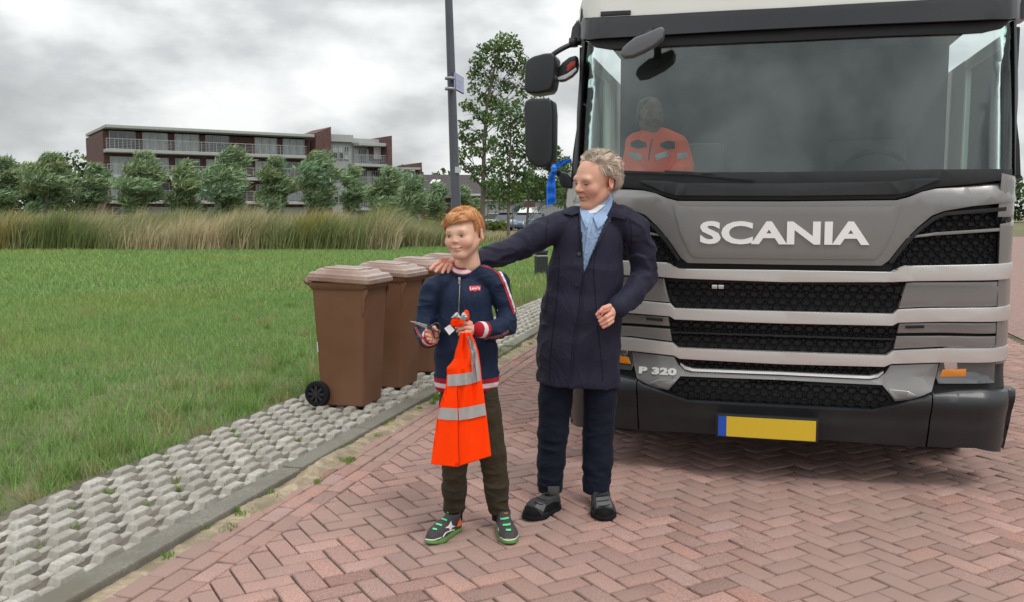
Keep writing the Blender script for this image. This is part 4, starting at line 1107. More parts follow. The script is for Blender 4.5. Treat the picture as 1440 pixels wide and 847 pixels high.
mh = fin('mirror_housing', prism([(736.5, 150), (738, 142), (744, 139), (770, 138), (776, 141), (777.5, 160), (777, 215), (775, 228), (770, 234), (757, 236), (743, 228), (739, 218)], .18, .34, .018), m_mirr, truck)
tb('mirror_glass', *sorted((TL(741, 100, .35).x, TL(774, 100, .35).x)), .341, .345, TL(750, 226, .35).z, TL(750, 146, .35).z, m_mglass, 0, mh)
tb('mirror_joint', TL(761, 0, .25).x, TL(773, 0, .25).x, .22, .30, TL(0, 142, .25).z, TL(0, 124, .25).z, m_mirr, .008)
bm = bmesh.new(); tube(bm, spline([TL(770, 84, .28), TL(779, 76, .28), TL(790, 69, .30), TL(803, 63, .33), TL(815, 60, .38)], 16), .016, 10)
cyl(bm, TL(806, 66, .33), TL(806, 54, .33), .030, .026, 14)
from_bm('mirror_arm', bm, m_mirr, truck, True)
bm = bmesh.new(); tube(bm, spline([TL(765, 230, .27), TL(776, 240, .28), TL(788, 245, .32), TL(800, 253, .38)], 12), .018, 10); from_bm('mirror_arm', bm, m_mirr, truck, True)
fin('arm_foot', prism([(785, 240), (797, 244), (806, 254), (805, 266), (790, 264), (786, 256)], .30, .42, .015), m_mirr, truck)
# kerb mirror: a hanging shell with a rim, showing a red patch
km = fin('kerb_mirror', prism([(782, 107), (784, 97), (790, 88), (800, 80), (811, 77), (812, 90), (811, 99), (803, 107), (793, 113), (784, 115)], .30, .38, .02), m_mirr, truck)
fin('mirror_glass', prism([(785, 113), (784, 109), (797, 104), (810, 95), (811, 98.5), (804, 105.5), (794, 111.5)], .293, .31, .003), mat('bright_rim', (.6, .62, .62), .2, coat=.5), km)
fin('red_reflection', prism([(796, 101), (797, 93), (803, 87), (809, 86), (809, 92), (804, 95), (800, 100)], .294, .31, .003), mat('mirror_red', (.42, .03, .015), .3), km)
# front mirror over the windscreen
fm = fin('front_mirror', prism([(872.5, 76), (875, 67), (884, 59), (893, 52), (905, 48), (918, 42), (930, 37), (934.5, 41), (932, 54), (920, 64), (905, 72), (890, 79), (876, 81)], -.13, -.05, .012), mat('mirror_top', (.10, .105, .115), .45, coat=.2, bump=.2, bscale=500, bdist=.001), truck)
(lambda *a: a[1].free())('mirror_head', prism([(880.5, 90), (884, 84), (900, 77), (920, 69), (935, 67), (938, 71), (936.5, 84), (930, 96), (915, 107), (897, 113), (888, 110), (884, 103)], -.22, -.12, .014), m_tblack, fm)
bm = bmesh.new(); tube(bm, [TL(905, 58, -.08), TL(912, 50, -.03), TL(915, 42, .06)], .022, 8); from_bm('mirror_arm', bm, m_tblack, fm, True)

# ================================================================ ribbon on the mirror arm
m_rib = mat('blue_ribbon_cloth', (.010, .20, .78), .5, sheen=.4, bump=.2, bscale=300, bdist=.002)
rb0 = TM @ TL(777, 234, .18)
rib = empty('ribbon', rb0, 0, 'bright blue ribbon knotted on the lower mirror arm of the truck', 'ribbon')
def strip(name, L_, Rr, yl, wav, parent):
    """cloth strip between two pixel edge lines at local truck depth yl"""
    bm = bmesh.new(); n = 28; A = spline([TL(x, y, yl) for x, y in L_], n); B = spline([TL(x, y, yl) for x, y in Rr], n); k = min(len(A), len(B)); rows = []
    for i in range(k):
        row = []
        for j in range(7):
            t = j / 6; p = A[i].lerp(B[i], t); p.y += wav * math.sin(t * 9 + i * .35) + .5 * wav * math.sin(i * .8); row.append(bm.verts.new(p))
        rows.append(row)
    for i in range(k - 1):
        for j in range(6): bm.faces.new((rows[i][j], rows[i][j + 1], rows[i + 1][j + 1], rows[i + 1][j]))
    r_ = bmesh.ops.solidify(bm, geom=bm.faces[:], thickness=.003)
    for v in bm.verts: v.co = TM @ v.co - rb0
    for f in bm.faces: f.smooth = True
    return from_bm(name, bm, m_rib, parent)
strip('tail', [(775, 236), (770, 254), (768.5, 272), (768, 291)], [(783, 238), (781, 254), (781.5, 272), (782, 285)], .14, .008, rib)
strip('tail', [(777, 234), (786, 227), (796, 224), (804, 223)], [(779, 242), (788, 235), (797, 230), (803, 229)], .15, .006, rib)
bm = bmesh.new(); bmesh.ops.create_icosphere(bm, subdivisions=3, radius=.022)
for v in bm.verts: v.co = Vector((v.co.x * .8, v.co.y, v.co.z * 1.1)) * (1 + .15 * math.sin(v.co.z * 300)) + (TM @ TL(779, 237, .14) - rb0)
from_bm('knot', bm, m_rib, rib, True)
# ================================================================ wheelie bins
m_bin = mat('brown_bin_plastic', (0.155, 0.074, 0.040), .52, spec=.22, var=.10, vscale=3, bump=.25, bscale=500, bdist=.001, var2=(0.172, 0.088, 0.050), v2scale=2.2, rvar=.15)
m_lid = mat('brown_lid_plastic', (0.235, 0.140, 0.105), .34, spec=.5, coat=.3, var=.14, vscale=5, bump=.3, bscale=350, bdist=.001, var2=(0.34, 0.25, 0.205), v2scale=2.6)
m_wheel = mat('bin_wheel_rubber', (.010, .010, .011), .8, spec=.2, bump=.3, bscale=300, bdist=.001); m_hub = mat('bin_wheel_hub', (.018, .018, .02), .4)
def rrect(cx, cy, hx, hy, r, z, n=5):
    out = []
    for (sx_, sy_, a0) in ((1, 1, 0), (-1, 1, 90), (-1, -1, 180), (1, -1, 270)):
        for k in range(n + 1):
            a = R(a0 + 90 * k / n); out.append(Vector((cx + sx_ * (hx - r) + r * math.cos(a), cy + sy_ * (hy - r) + r * math.sin(a), z)))
    return out
def loft_rings(bm, rings, cap0=True, cap1=True):
    V = [[bm.verts.new(p) for p in r_] for r_ in rings]; n = len(V[0])
    for A, B in zip(V, V[1:]):
        for i in range(n): bm.faces.new((A[i], A[(i + 1) % n], B[(i + 1) % n], B[i]))
    if cap0: bm.faces.new(V[0][::-1])
    if cap1: bm.faces.new(V[-1])
    return V
def make_bin():
    root = empty('wheelie_bin')
    bm = bmesh.new()
    prof = [(.005, .165, .178, .02), (.015, .176, .188, .03), (.10, .182, .191, .035), (.55, .205, .205, .035), (.90, .224, .216, .035), (.915, .225, .217, .035)]
    rings = [rrect(.01 + .0 * z, 0, hx, hy, r_, z) for z, hx, hy, r_ in prof]
    loft_rings(bm, rings)
    body = fin('bin_body', bm, m_bin, root, 30)
    bm = bmesh.new(); loft_rings(bm, [rrect(.012, 0, .228, .220, .03, .905), rrect(.012, 0, .246, .232, .035, .925), rrect(.012, 0, .248, .234, .035, .958), rrect(.012, 0, .225, .21, .03, .960)]); fin('rim', bm, m_bin, root, 30)
    # gussets under the front corners of the rim
    for s in (-1, 1):
        bm = bmesh.new(); q = [(.205, .905), (.250, .915), (.250, .885), (.228, .84), (.220, .74), (.205, .70)]
        A = [bm.verts.new((x, s * .206, z)) for x, z in q]; B = [bm.verts.new((x, s * .218, z)) for x, z in q]
        bm.faces.new(A); bm.faces.new(B[::-1])
        for i in range(len(q)): bm.faces.new((A[i], B[i], B[(i + 1) % len(q)], A[(i + 1) % len(q)]))
        bmesh.ops.recalc_face_normals(bm, faces=bm.faces); fin('gusset', (bevel_bm(bm, .003, 1), bm)[1], m_bin, root)
    # axle bulge and wheels
    bm = bmesh.new(); cyl(bm, (-.165, -.205, .098), (-.165, .205, .098), .022, n=16); from_bm('axle', bm, m_hub, root)
    for s in (-1, 1):
        bm = bmesh.new(); y0, y1 = s * .195, s * .245
        rr = [(y0, .085), (y0, .094), (y0 + (y1 - y0) * .2, .1), (y0 + (y1 - y0) * .8, .1), (y1, .093), (y1, .068), (y1 - s * .012, .064), (y1 - s * .014, .0)]
        V = [[bm.verts.new((-.175 + r_ * math.cos(t), y, .1 + r_ * math.sin(t))) for t in [2 * math.pi * i / 32 for i in range(32)]] for y, r_ in rr[:-1]]
        for A, B in zip(V, V[1:]):
            for i in range(32): bm.faces.new((A[i], A[(i + 1) % 32], B[(i + 1) % 32], B[i]))
        bm.faces.new(V[0]); bm.faces.new(V[-1]); bmesh.ops.recalc_face_normals(bm, faces=bm.faces)
        wl = fin('wheel', bm, m_wheel, root, 30)
        bm = bmesh.new(); yy = s * .236
        for k in range(8):
            a = 2 * math.pi * k / 8; d = Vector((math.cos(a), 0, math.sin(a))); n_ = Vector((-d.z, 0, d.x)); c = Vector((-.175, yy, .1))
            q = [c + d * .015 + n_ * .007, c + d * .064 + n_ * .011, c + d * .064 - n_ * .011, c + d * .015 - n_ * .007]
            A = [bm.verts.new(p) for p in q]; B = [bm.verts.new(p + Vector((0, s * .010, 0))) for p in q]
            bm.faces.new(B)
            for i in range(4): bm.faces.new((A[i], A[(i + 1) % 4], B[(i + 1) % 4], B[i]))
        cyl(bm, (-.175, yy - s * .005, .1), (-.175, yy + s * .016, .1), .018, n=16); bmesh.ops.recalc_face_normals(bm, faces=bm.faces); fin('hub', bm, m_hub, wl)
    # lid: skirt, step, raised dome with two panels
    bm = bmesh.new()
    loft_rings(bm, [rrect(.018, 0, .258, .240, .035, .962), rrect(.018, 0, .262, .244, .035, .968), rrect(.018, 0, .262, .244, .035, .996), rrect(.014, 0, .252, .236, .03, 1.000), rrect(.012, 0, .247, .231, .03, 1.020),
                    rrect(.010, 0, .238, .222, .03, 1.027), rrect(.005, 0, .215, .190, .05, 1.030), rrect(.005, 0, .195, .175, .05, 1.052), rrect(.005, 0, .180, .162, .05, 1.056)])
    for v in bm.verts:      # the lid rises a little towards its hinge and crowns in the middle
        v.co.z += -.045 * (v.co.x) + .0
    lid = fin('lid', bm, m_lid, root, 28)
    for cy in (-.082, .082):
        bm = bmesh.new(); loft_rings(bm, [rrect(.0, cy, .155, .068, .03, 1.05), rrect(.0, cy, .150, .063, .03, 1.066), rrect(.0, cy, .138, .052, .03, 1.069)])
        for v in bm.verts: v.co.z += -.045 * v.co.x
        fin('raised_panel', bm, m_lid, lid, 28)
    bm = bmesh.new(); loft_rings(bm, [rrect(.150, 0, .035, .06, .02, 1.035), rrect(.150, 0, .030, .055, .02, 1.052)]); fin('lid_recess', bm, m_lid, lid, 28)
    # handle bar at the back
    bm = bmesh.new(); tube(bm, spline([(-.20, -.19, .93), (-.25, -.20, .955), (-.275, -.18, .975), (-.278, 0, .98), (-.275, .18, .975), (-.25, .20, .955), (-.20, .19, .93)], 30), .016, 10)
    from_bm('handle', bm, m_bin, root, True)
    bm = bmesh.new(); loft_rings(bm, [rrect(-.222, 0, .030, .225, .02, .95), rrect(-.226, 0, .035, .236, .02, .965), rrect(-.222, 0, .03, .23, .02, 1.005)]); fin('hinge_cover', bm, m_lid, lid, 30)
    return root
near = kinv(G(500, 573, .03)); BG = 'brown bins in a row on the pavers'
bz0 = .026; RZ = math.atan2(KU.y, KU.x)
proto = make_bin()
labs = ['nearest brown wheelie bin of the row, with the black wheel in full view', 'second brown wheelie bin, a small white chip low on its side',
        'third brown wheelie bin, its lid showing above the second one', 'last brown wheelie bin of the row, behind the head of the boy']
bins = []
for i, lab in enumerate(labs):
    o = proto if i == 0 else copy_tree(proto)
    k = Vector((near.x - .182, near.y + .191 + .78 * i, 0))
    o.location = kp(k.x + .055 + (0, .012, -.01, .01)[i] + kerb_x(k.y), k.y, bz0); o.rotation_euler = (0, 0, RZ + R((0, -1.5, 2, -1)[i])); o['label'] = lab; o['category'] = 'bin'; o['group'] = BG; bins.append(o)
bm = bmesh.new(); box(bm, -.178, -.170, -.2055, -.2035, .42, .50)
for v in bm.verts: v.co.x += (v.co.z - .46) * -.06
from_bm('sticker', bm, mat('white_scrape', (.55, .53, .5), .7), bins[0])
bm = bmesh.new(); bm.faces.new([bm.verts.new(c) for c in ((.02, -.181, .12), (.045, -.181, .10), (.05, -.1825, .13), (.035, -.183, .155))]); bmesh.ops.solidify(bm, geom=bm.faces[:], thickness=.002)
from_bm('chip', bm, m_white, bins[1])

# ================================================================ lamp post with street sign
lp = P(641.5, 436, 13.6); LY = 13.6
m_post = mat('painted_post', (.055, .058, .075), .5, coat=.2, var=.12, vscale=4)
lamp = empty('lamp_post', (lp.x, LY, 0), 0, 'tall dark grey lamp post rising behind the head of the boy', 'lamp post')
def lloc(px, py, dy=0): return P(px, py, LY + dy) - lamp.location
top = lloc(631, 0); dirn = (top - lloc(641.5, 300)).normalized()
base_ = lloc(641.5, 300) - dirn * lloc(641.5, 300).z; bm = bmesh.new()
pts = [base_ + dirn * z for z in (-.1, .6, 1.2, 1.25, 3, 5, 7.4)]
tube(bm, pts, [.095, .093, .088, .076, .065, .054, .045], 18); from_bm('post', bm, m_post, lamp, True)
bm = bmesh.new(); a = base_ + dirn * 7.4; tube(bm, spline([a, a + Vector((-.05, 0, .25)), a + Vector((-.5, 0, .42)), a + Vector((-1.1, 0, .45))], 12), .03, 8); from_bm('arm', bm, m_post, lamp, True)
bm = bmesh.new(); box(bm, a.x - 1.7, a.x - 1.05, a.y - .13, a.y + .13, a.z + .40, a.z + .50); from_bm('lamp_head', bm, m_post, lamp, bevel=.03)
bm = bmesh.new(); q = lloc(644, 239, -.08); box(bm, q.x - .045, q.x + .045, q.y - .0, q.y + .006, q.z - .045, q.z + .045); st_ = from_bm('number_sticker', bm, m_white, lamp)
sg0 = P(637, 113, LY - .09)
sgn = empty('street_sign', sg0, R(79) - 0, 'small blue street name sign with pale lettering clamped to the lamp post', 'street sign')
m_sb = mat('sign_blue', (.19, .205, .40), .35, coat=.5); m_se = mat('sign_edge', (.02, .025, .12), .5)
bm = bmesh.new(); box(bm, 0.0, .62, -.012, .012, -.125, .125); from_bm('sign_plate', bm, m_se, sgn, bevel=.01)
bm = bmesh.new(); box(bm, .012, .608, .0125, .0145, -.113, .113); box(bm, .012, .608, -.0145, -.0125, -.113, .113); fc = from_bm('sign_face', bm, m_sb, sgn)
m_pale = mat('pale_sign_lettering', (.42, .46, .52), .5)
bm = bmesh.new()
for zc, x0_, n in ((.035, .10, 8), (-.04, .16, 6)):
    for k in range(n):
        x = x0_ + k * .052
        for yy in (-.0175,): box(bm, x, x + .03, yy, yy + .002, zc - .022, zc + .022)
from_bm('sign_lettering', bm, m_pale, sgn)
for zz in (-.15, .0):
    bm = bmesh.new(); cyl(bm, (-.07, .03, zz - .0), (-.07, .03, zz + .035), .072, n=20); from_bm('clamp', bm, m_steel, sgn)

# ================================================================ black bollard in the grass
g = G(757, 386); bl_ = empty('bollard', (g.x + .07, g.y, 0), R(12), 'short square black bollard with pale bands, in the grass behind the man', 'bollard')
bm = bmesh.new(); box(bm, -.14, .14, -.14, .14, -.1, .50); box(bm, -.125, .125, -.125, .125, .50, .53); from_bm('post', bm, mat('bollard_black', (.018, .02, .02), .6, var=.3, vscale=8), bl_, bevel=.008)
bm = bmesh.new(); box(bm, -.145, .145, -.145, .145, .53, .60); from_bm('cap', bm, mat('bollard_cap', (.03, .032, .035), .5), bl_, bevel=.012)
bm = bmesh.new(); box(bm, -.143, .143, -.143, .143, .455, .475); from_bm('pale_band', bm, mat('pale_band', (.5, .52, .52), .5), bl_)
# ================================================================ soft-body modelling: blended volumes meshed with surface nets
class Vol:
    def __init__(s): s.p = []
    def add(s, fn, lo, hi, k=.01): s.p.append(('a', fn, np.array(lo), np.array(hi), k)); return s
    def sub(s, fn, lo, hi, k=.01): s.p.append(('s', fn, np.array(lo), np.array(hi), k)); return s
    def warp(s, fn): s.p.append(('w', fn, None, None, 0)); return s
    def cut(s, fn, k=.004): s.p.append(('c', fn, None, None, k)); return s
    def cone(s, a, r0, b, r1, k=.01, q=1.0, n=(0, 1, 0), op='a'):
        a, b, n = (np.array(x, np.float32) for x in (a, b, n))
        def fn(X):
            pa = X - a; ba = b - a
            if q != 1.0:
                pa = pa + n * ((q - 1) * (pa @ n))[..., None]; ba = ba + n * ((q - 1) * (ba @ n))
            t = np.clip((pa @ ba) / (ba @ ba + 1e-9), 0, 1)
            d = np.sqrt(((pa - t[..., None] * ba) ** 2).sum(-1)) - (r0 + (r1 - r0) * t)
            return d
        R_ = max(r0, r1); lo = np.minimum(a, b) - R_; hi = np.maximum(a, b) + R_
        s.p.append((op, fn, lo, hi, k)); return s
    def chain(s, pts, k=.01, q=1.0, n=(0, 1, 0)):
        for (a, r0), (b, r1) in zip(pts, pts[1:]): s.cone(a, r0, b, r1, k, q, n)
        return s
    def ell(s, c, r, k=.01, rot=None, op='a'):
        c, r = np.array(c, np.float32), np.array(r, np.float32); M_ = None if rot is None else np.array(rot, np.float32)
        def fn(X):
            q_ = X - c
            if M_ is not None: q_ = q_ @ M_
            k0 = np.sqrt(((q_ / r) ** 2).sum(-1)); k1 = np.sqrt(((q_ / (r * r)) ** 2).sum(-1)) + 1e-9
            return k0 * (k0 - 1) / k1
        R_ = r.max() if M_ is not None else r
        s.p.append((op, fn, c - R_, c + R_, k)); return s
    def mesh(s, res, smooth=0):
        A = [p for p in s.p if p[0] == 'a']
        lo = np.min([p[2] for p in A], 0) - 6 * res; hi = np.max([p[3] for p in A], 0) + 6 * res
        nx, ny, nz = (int(v) for v in np.ceil((hi - lo) / res))
        ax = [(lo[i] + res * np.arange(n_)).astype(np.float32) for i, n_ in enumerate((nx, ny, nz))]
        g = np.full((nx, ny, nz), .06, np.float32)
        for op, fn, l_, h_, k in s.p:
            if op in 'as':
                m_ = k + 5 * res + (.05 if op == 'a' else .005)
                i0 = [max(0, int((l_[i] - m_ - lo[i]) / res)) for i in range(3)]; i1 = [min(n_, int((h_[i] + m_ - lo[i]) / res) + 1) for i, n_ in enumerate((nx, ny, nz))]
                if min(b - a for a, b in zip(i0, i1)) <= 0: continue
            else: i0, i1 = [0, 0, 0], [nx, ny, nz]
            X = np.stack(np.meshgrid(*[ax[i][i0[i]:i1[i]] for i in range(3)], indexing='ij'), -1)
            sl = tuple(slice(a, b) for a, b in zip(i0, i1)); G_ = g[sl]; d = fn(X)
            if op == 'a': h = np.clip(.5 + .5 * (G_ - d) / k, 0, 1); g[sl] = G_ * (1 - h) + d * h - k * h * (1 - h)
            elif op in 'sc': d = -d if op == 's' else d; h = np.clip(.5 - .5 * (G_ - d) / k, 0, 1); g[sl] = G_ * (1 - h) + d * h + k * h * (1 - h)
            else: g[sl] = G_ + d
        return nets(g, lo, res, smooth)
def nets(g, lo, res, smooth=0):
    ins = g < 0; nx, ny, nz = g.shape
    c = np.zeros((nx - 1, ny - 1, nz - 1), np.uint8)
    for i in (0, 1):
        for j in (0, 1):
            for k in (0, 1): c += ins[i:nx - 1 + i, j:ny - 1 + j, k:nz - 1 + k]
    act = (c > 0) & (c < 8); idx = np.full(act.shape, -1, np.int64); I = np.argwhere(act); idx[act] = np.arange(len(I))
    acc = np.zeros((len(I), 3)); cnt = np.zeros(len(I))
    cor = [(i, j, k) for i in (0, 1) for j in (0, 1) for k in (0, 1)]
    for a in cor:
        for ax in range(3):
            if a[ax]: continue
            b = list(a); b[ax] = 1
            ga = g[I[:, 0] + a[0], I[:, 1] + a[1], I[:, 2] + a[2]]; gb = g[I[:, 0] + b[0], I[:, 1] + b[1], I[:, 2] + b[2]]
            m_ = (ga < 0) != (gb < 0); t = np.where(m_, ga / np.where(ga == gb, 1, ga - gb), 0)
            for d in range(3): acc[:, d] += np.where(m_, a[d] + (t if d == ax else 0), 0)
            cnt += m_
    V = (I + acc / cnt[:, None]) * res + lo
    F_ = []
    for ax in range(3):
        sl0 = [slice(1, -1)] * 3; sl0[ax] = slice(0, -1); sl1 = [slice(1, -1)] * 3; sl1[ax] = slice(1, None)
        a = ins[tuple(sl0)]; b = ins[tuple(sl1)]
        for flip, m_ in ((0, a & ~b), (1, ~a & b)):
            E = np.argwhere(m_); off = np.array([1, 1, 1]); off[ax] = 0; E = E + off
            o1, o2 = [o for o in range(3) if o != ax]
            def ix(d1, d2):
                q = E.copy(); q[:, o1] -= d1; q[:, o2] -= d2; return idx[q[:, 0], q[:, 1], q[:, 2]]
            Q = np.stack([ix(1, 1), ix(0, 1), ix(0, 0), ix(1, 0)], 1)
            if (ax == 1) != bool(flip): Q = Q[:, ::-1]
            F_.append(Q)
    F_ = np.vstack(F_); F_ = F_[(F_ >= 0).all(1)]
    for _ in range(smooth):
        s_ = np.zeros_like(V); n_ = np.zeros(len(V))
        for a in range(4):
            u, v = F_[:, a], F_[:, (a + 1) % 4]
            for d in range(3): s_[:, d] += np.bincount(u, V[v, d], len(V)) + np.bincount(v, V[u, d], len(V))
            n_ += np.bincount(u, minlength=len(V)) + np.bincount(v, minlength=len(V))
        V = V * .4 + .6 * s_ / np.maximum(n_, 1)[:, None]
    return V, F_
def sub_mesh(V, F_, mask_v):
    """faces whose four corners are all in mask -> (V1, F1, kept index); and the rest"""
    m_ = mask_v[F_].sum(1) >= 2; out = []
    for sel in (m_, ~m_):
        Fq = F_[sel]; u = np.unique(Fq); r_ = np.full(len(V), -1); r_[u] = np.arange(len(u)); out.append((V[u], r_[Fq], u))
    return out
def wobble(X, f, seed, warp=1.2):
    """smooth cloth-like noise in -1..1, f = frequency per axis (radians per metre)"""
    r_ = np.random.default_rng(seed); f = np.array(f, np.float32); Y_ = X * f; o = 0
    for i in range(4):
        d = r_.normal(0, 1, 3); d /= np.linalg.norm(d); e = r_.normal(0, 1, 3); e /= np.linalg.norm(e); a, b = r_.uniform(0, 6.28, 2)
        o = o + np.sin(Y_ @ d.astype(np.float32) + a + warp * np.sin(Y_ @ e.astype(np.float32) * .7 + b))
    return o / 4
def add_part(name, V, F_, parent, m, base, cols=None, smooth=True):
    return np_mesh(name, V - np.array(base)[None], F_, m, parent, smooth, cols)
def bvh_of(V, F_): return BVHTree.FromPolygons([tuple(v) for v in V], [tuple(int(i) for i in f) for f in F_])
def drape(name, outline, bvhs, off, thick, m, parent, base, step=2.0, bevel=0):
    """lay a thin piece of cloth on a surface; its outline is given by the picture columns and rows it covers"""
    bvhs = bvhs if isinstance(bvhs, (list, tuple)) else [bvhs]
    bm = bmesh.new(); f = bm.faces.new([bm.verts.new((x, y, 0)) for x, y in outline]); bmesh.ops.triangulate(bm, faces=[f])
    for ax in (0, 1):
        v_ = [p[ax] for p in outline]; k = math.ceil(min(v_) / step + .01) * step
        while k < max(v_) - 1e-3:
            co = [0, 0, 0]; co[ax] = k; no = [0, 0, 0]; no[ax] = 1
            bmesh.ops.bisect_plane(bm, geom=bm.verts[:] + bm.edges[:] + bm.faces[:], dist=1e-4, plane_co=co, plane_no=no); k += step
    o = Vector((0, 0, H_CAM)); hits = {}
    for v in bm.verts:
        d = ray(v.co.x, v.co.y).normalized(); best = None
        for b in bvhs:
            h = b.ray_cast(o, d)
            if h[0] is not None and (best is None or h[3] < best): best = h[3]
        hits[v] = (d, best)
    lost = [v for v in bm.verts if hits[v][1] is None]
    if lost: bmesh.ops.delete(bm, geom=lost, context='VERTS')
    B0 = Vector(base); vs0 = bm.verts[:]; fs0 = bm.faces[:]; es0 = [e for e in bm.edges if len(e.link_faces) == 1]
    if thick:
        vm = {v: bm.verts.new(o + hits[v][0] * (hits[v][1] - off) - B0) for v in vs0}
        for f in fs0: bm.faces.new([vm[v] for v in reversed(f.verts)])
        for e in es0:
            a, b = e.verts; bm.faces.new((b, a, vm[a], vm[b]))
    for v in vs0: d, t = hits[v]; v.co = o + d * (t - off - (thick or 0)) - B0
    bmesh.ops.recalc_face_normals(bm, faces=bm.faces)
    for f in bm.faces: f.smooth = True
    me = bpy.data.meshes.new(name); bm.normal_update(); bm.to_mesh(me); bm.free(); me.set_sharp_from_angle(angle=R(50))
    return link(name, me, m, parent)
def band(pts, w_):
    """outline of a ribbon of width w_ pixels along a pixel polyline; w_ may be a list"""
    pts = [Vector((x, y, 0)) for x, y in pts]; S_ = spline(pts, len(pts) * 4); n = len(S_); A, B = [], []
    for i, p in enumerate(S_):
        d = (S_[min(i + 1, n - 1)] - S_[max(i - 1, 0)]).normalized(); nn_ = Vector((-d.y, d.x, 0))
        ww = (w_ if not isinstance(w_, (list, tuple)) else w_[0] + (w_[1] - w_[0]) * i / (n - 1)) / 2
        A.append((p + nn_ * ww)[:2]); B.append((p - nn_ * ww)[:2])
    return A + B[::-1]
def euler_m(yaw, pitch=0, roll=0):
    """head frame: faces -Y; yaw > 0 turns the face towards -X"""
    return (Matrix.Rotation(-yaw, 3, 'Z') @ Matrix.Rotation(pitch, 3, 'X') @ Matrix.Rotation(roll, 3, 'Y'))
def head_volume(child=False):
    v = Vol()
    if child:
        v.ell((0, .012, .038), (.077, .092, .080), .01); v.ell((0, -.030, -.014), (.064, .062, .078), .03)
        for s in (-1, 1):
            v.ell((s * .037, -.060, -.026), (.028, .024, .026), .018); v.cone((s * .050, .0, -.035), .022, (s * .016, -.056, -.082), .018, .025)
        v.ell((0, -.062, -.080), (.024, .022, .018), .02); v.cone((-.036, -.074, .022), .011, (.036, -.074, .022), .011, .02)
        v.cone((0, -.082, .006), .006, (0, -.094, -.018), .0085, .012)
        for s in (-1, 1): v.ell((s * .009, -.089, -.021), (.0075, .008, .006), .005)
    else:
        v.ell((0, .012, .036), (.075, .095, .082), .01); v.ell((0, -.030, -.018), (.060, .064, .085), .03)
        for s in (-1, 1):
            v.ell((s * .040, -.058, -.024), (.024, .022, .024), .02); v.cone((s * .054, .005, -.045), .020, (s * .020, -.056, -.094), .017, .025)
        v.ell((0, -.068, -.094), (.024, .020, .018), .018); v.cone((-.040, -.078, .022), .011, (.040, -.078, .022), .011, .018)
        v.cone((0, -.084, .012), .008, (0, -.106, -.020), .0115, .012)
        for s in (-1, 1): v.ell((s * .011, -.093, -.025), (.009, .010, .0075), .006)
    for s in (-1, 1):
        v.ell((s * .032, -.104, .004), (.017, .020, .012), .012, op='s')
        v.ell((s * .0315, -.0735, .004), (.0135, .0125, .0115), .003)
        v.cone((s * .020, -.084, .011), .0035, (s * .044, -.078, .010), .0035, .004)           # upper lid
    zl = -.052 if child else -.056; yl = -.084 if child else -.084
    v.ell((0, yl, zl + .005), (.024, .010, .0065), .006); v.ell((0, yl + .001, zl - .006), (.021, .010, .0075), .006)
    v.cone((-.022, yl - .005, zl + .0015), .0022, (0, yl - .013, zl - .0005), .0022, .004, op='s'); v.cone((.022, yl - .005, zl + .0015), .0022, (0, yl - .013, zl - .0005), .0022, .004, op='s')
    for s in (-1, 1):
        M_ = np.array((Matrix.Rotation(s * .50, 3, 'Z') @ Matrix.Rotation(-.2, 3, 'X')))
        v.ell((s * .081, .016, -.002), (.0085, .021, .032), .006, rot=M_); v.ell((s * .091, .010, .001), (.007, .012, .020), .004, rot=M_, op='s')
        v.ell((s * .076, .010, -.026), (.006, .009, .009), .005)
    return v
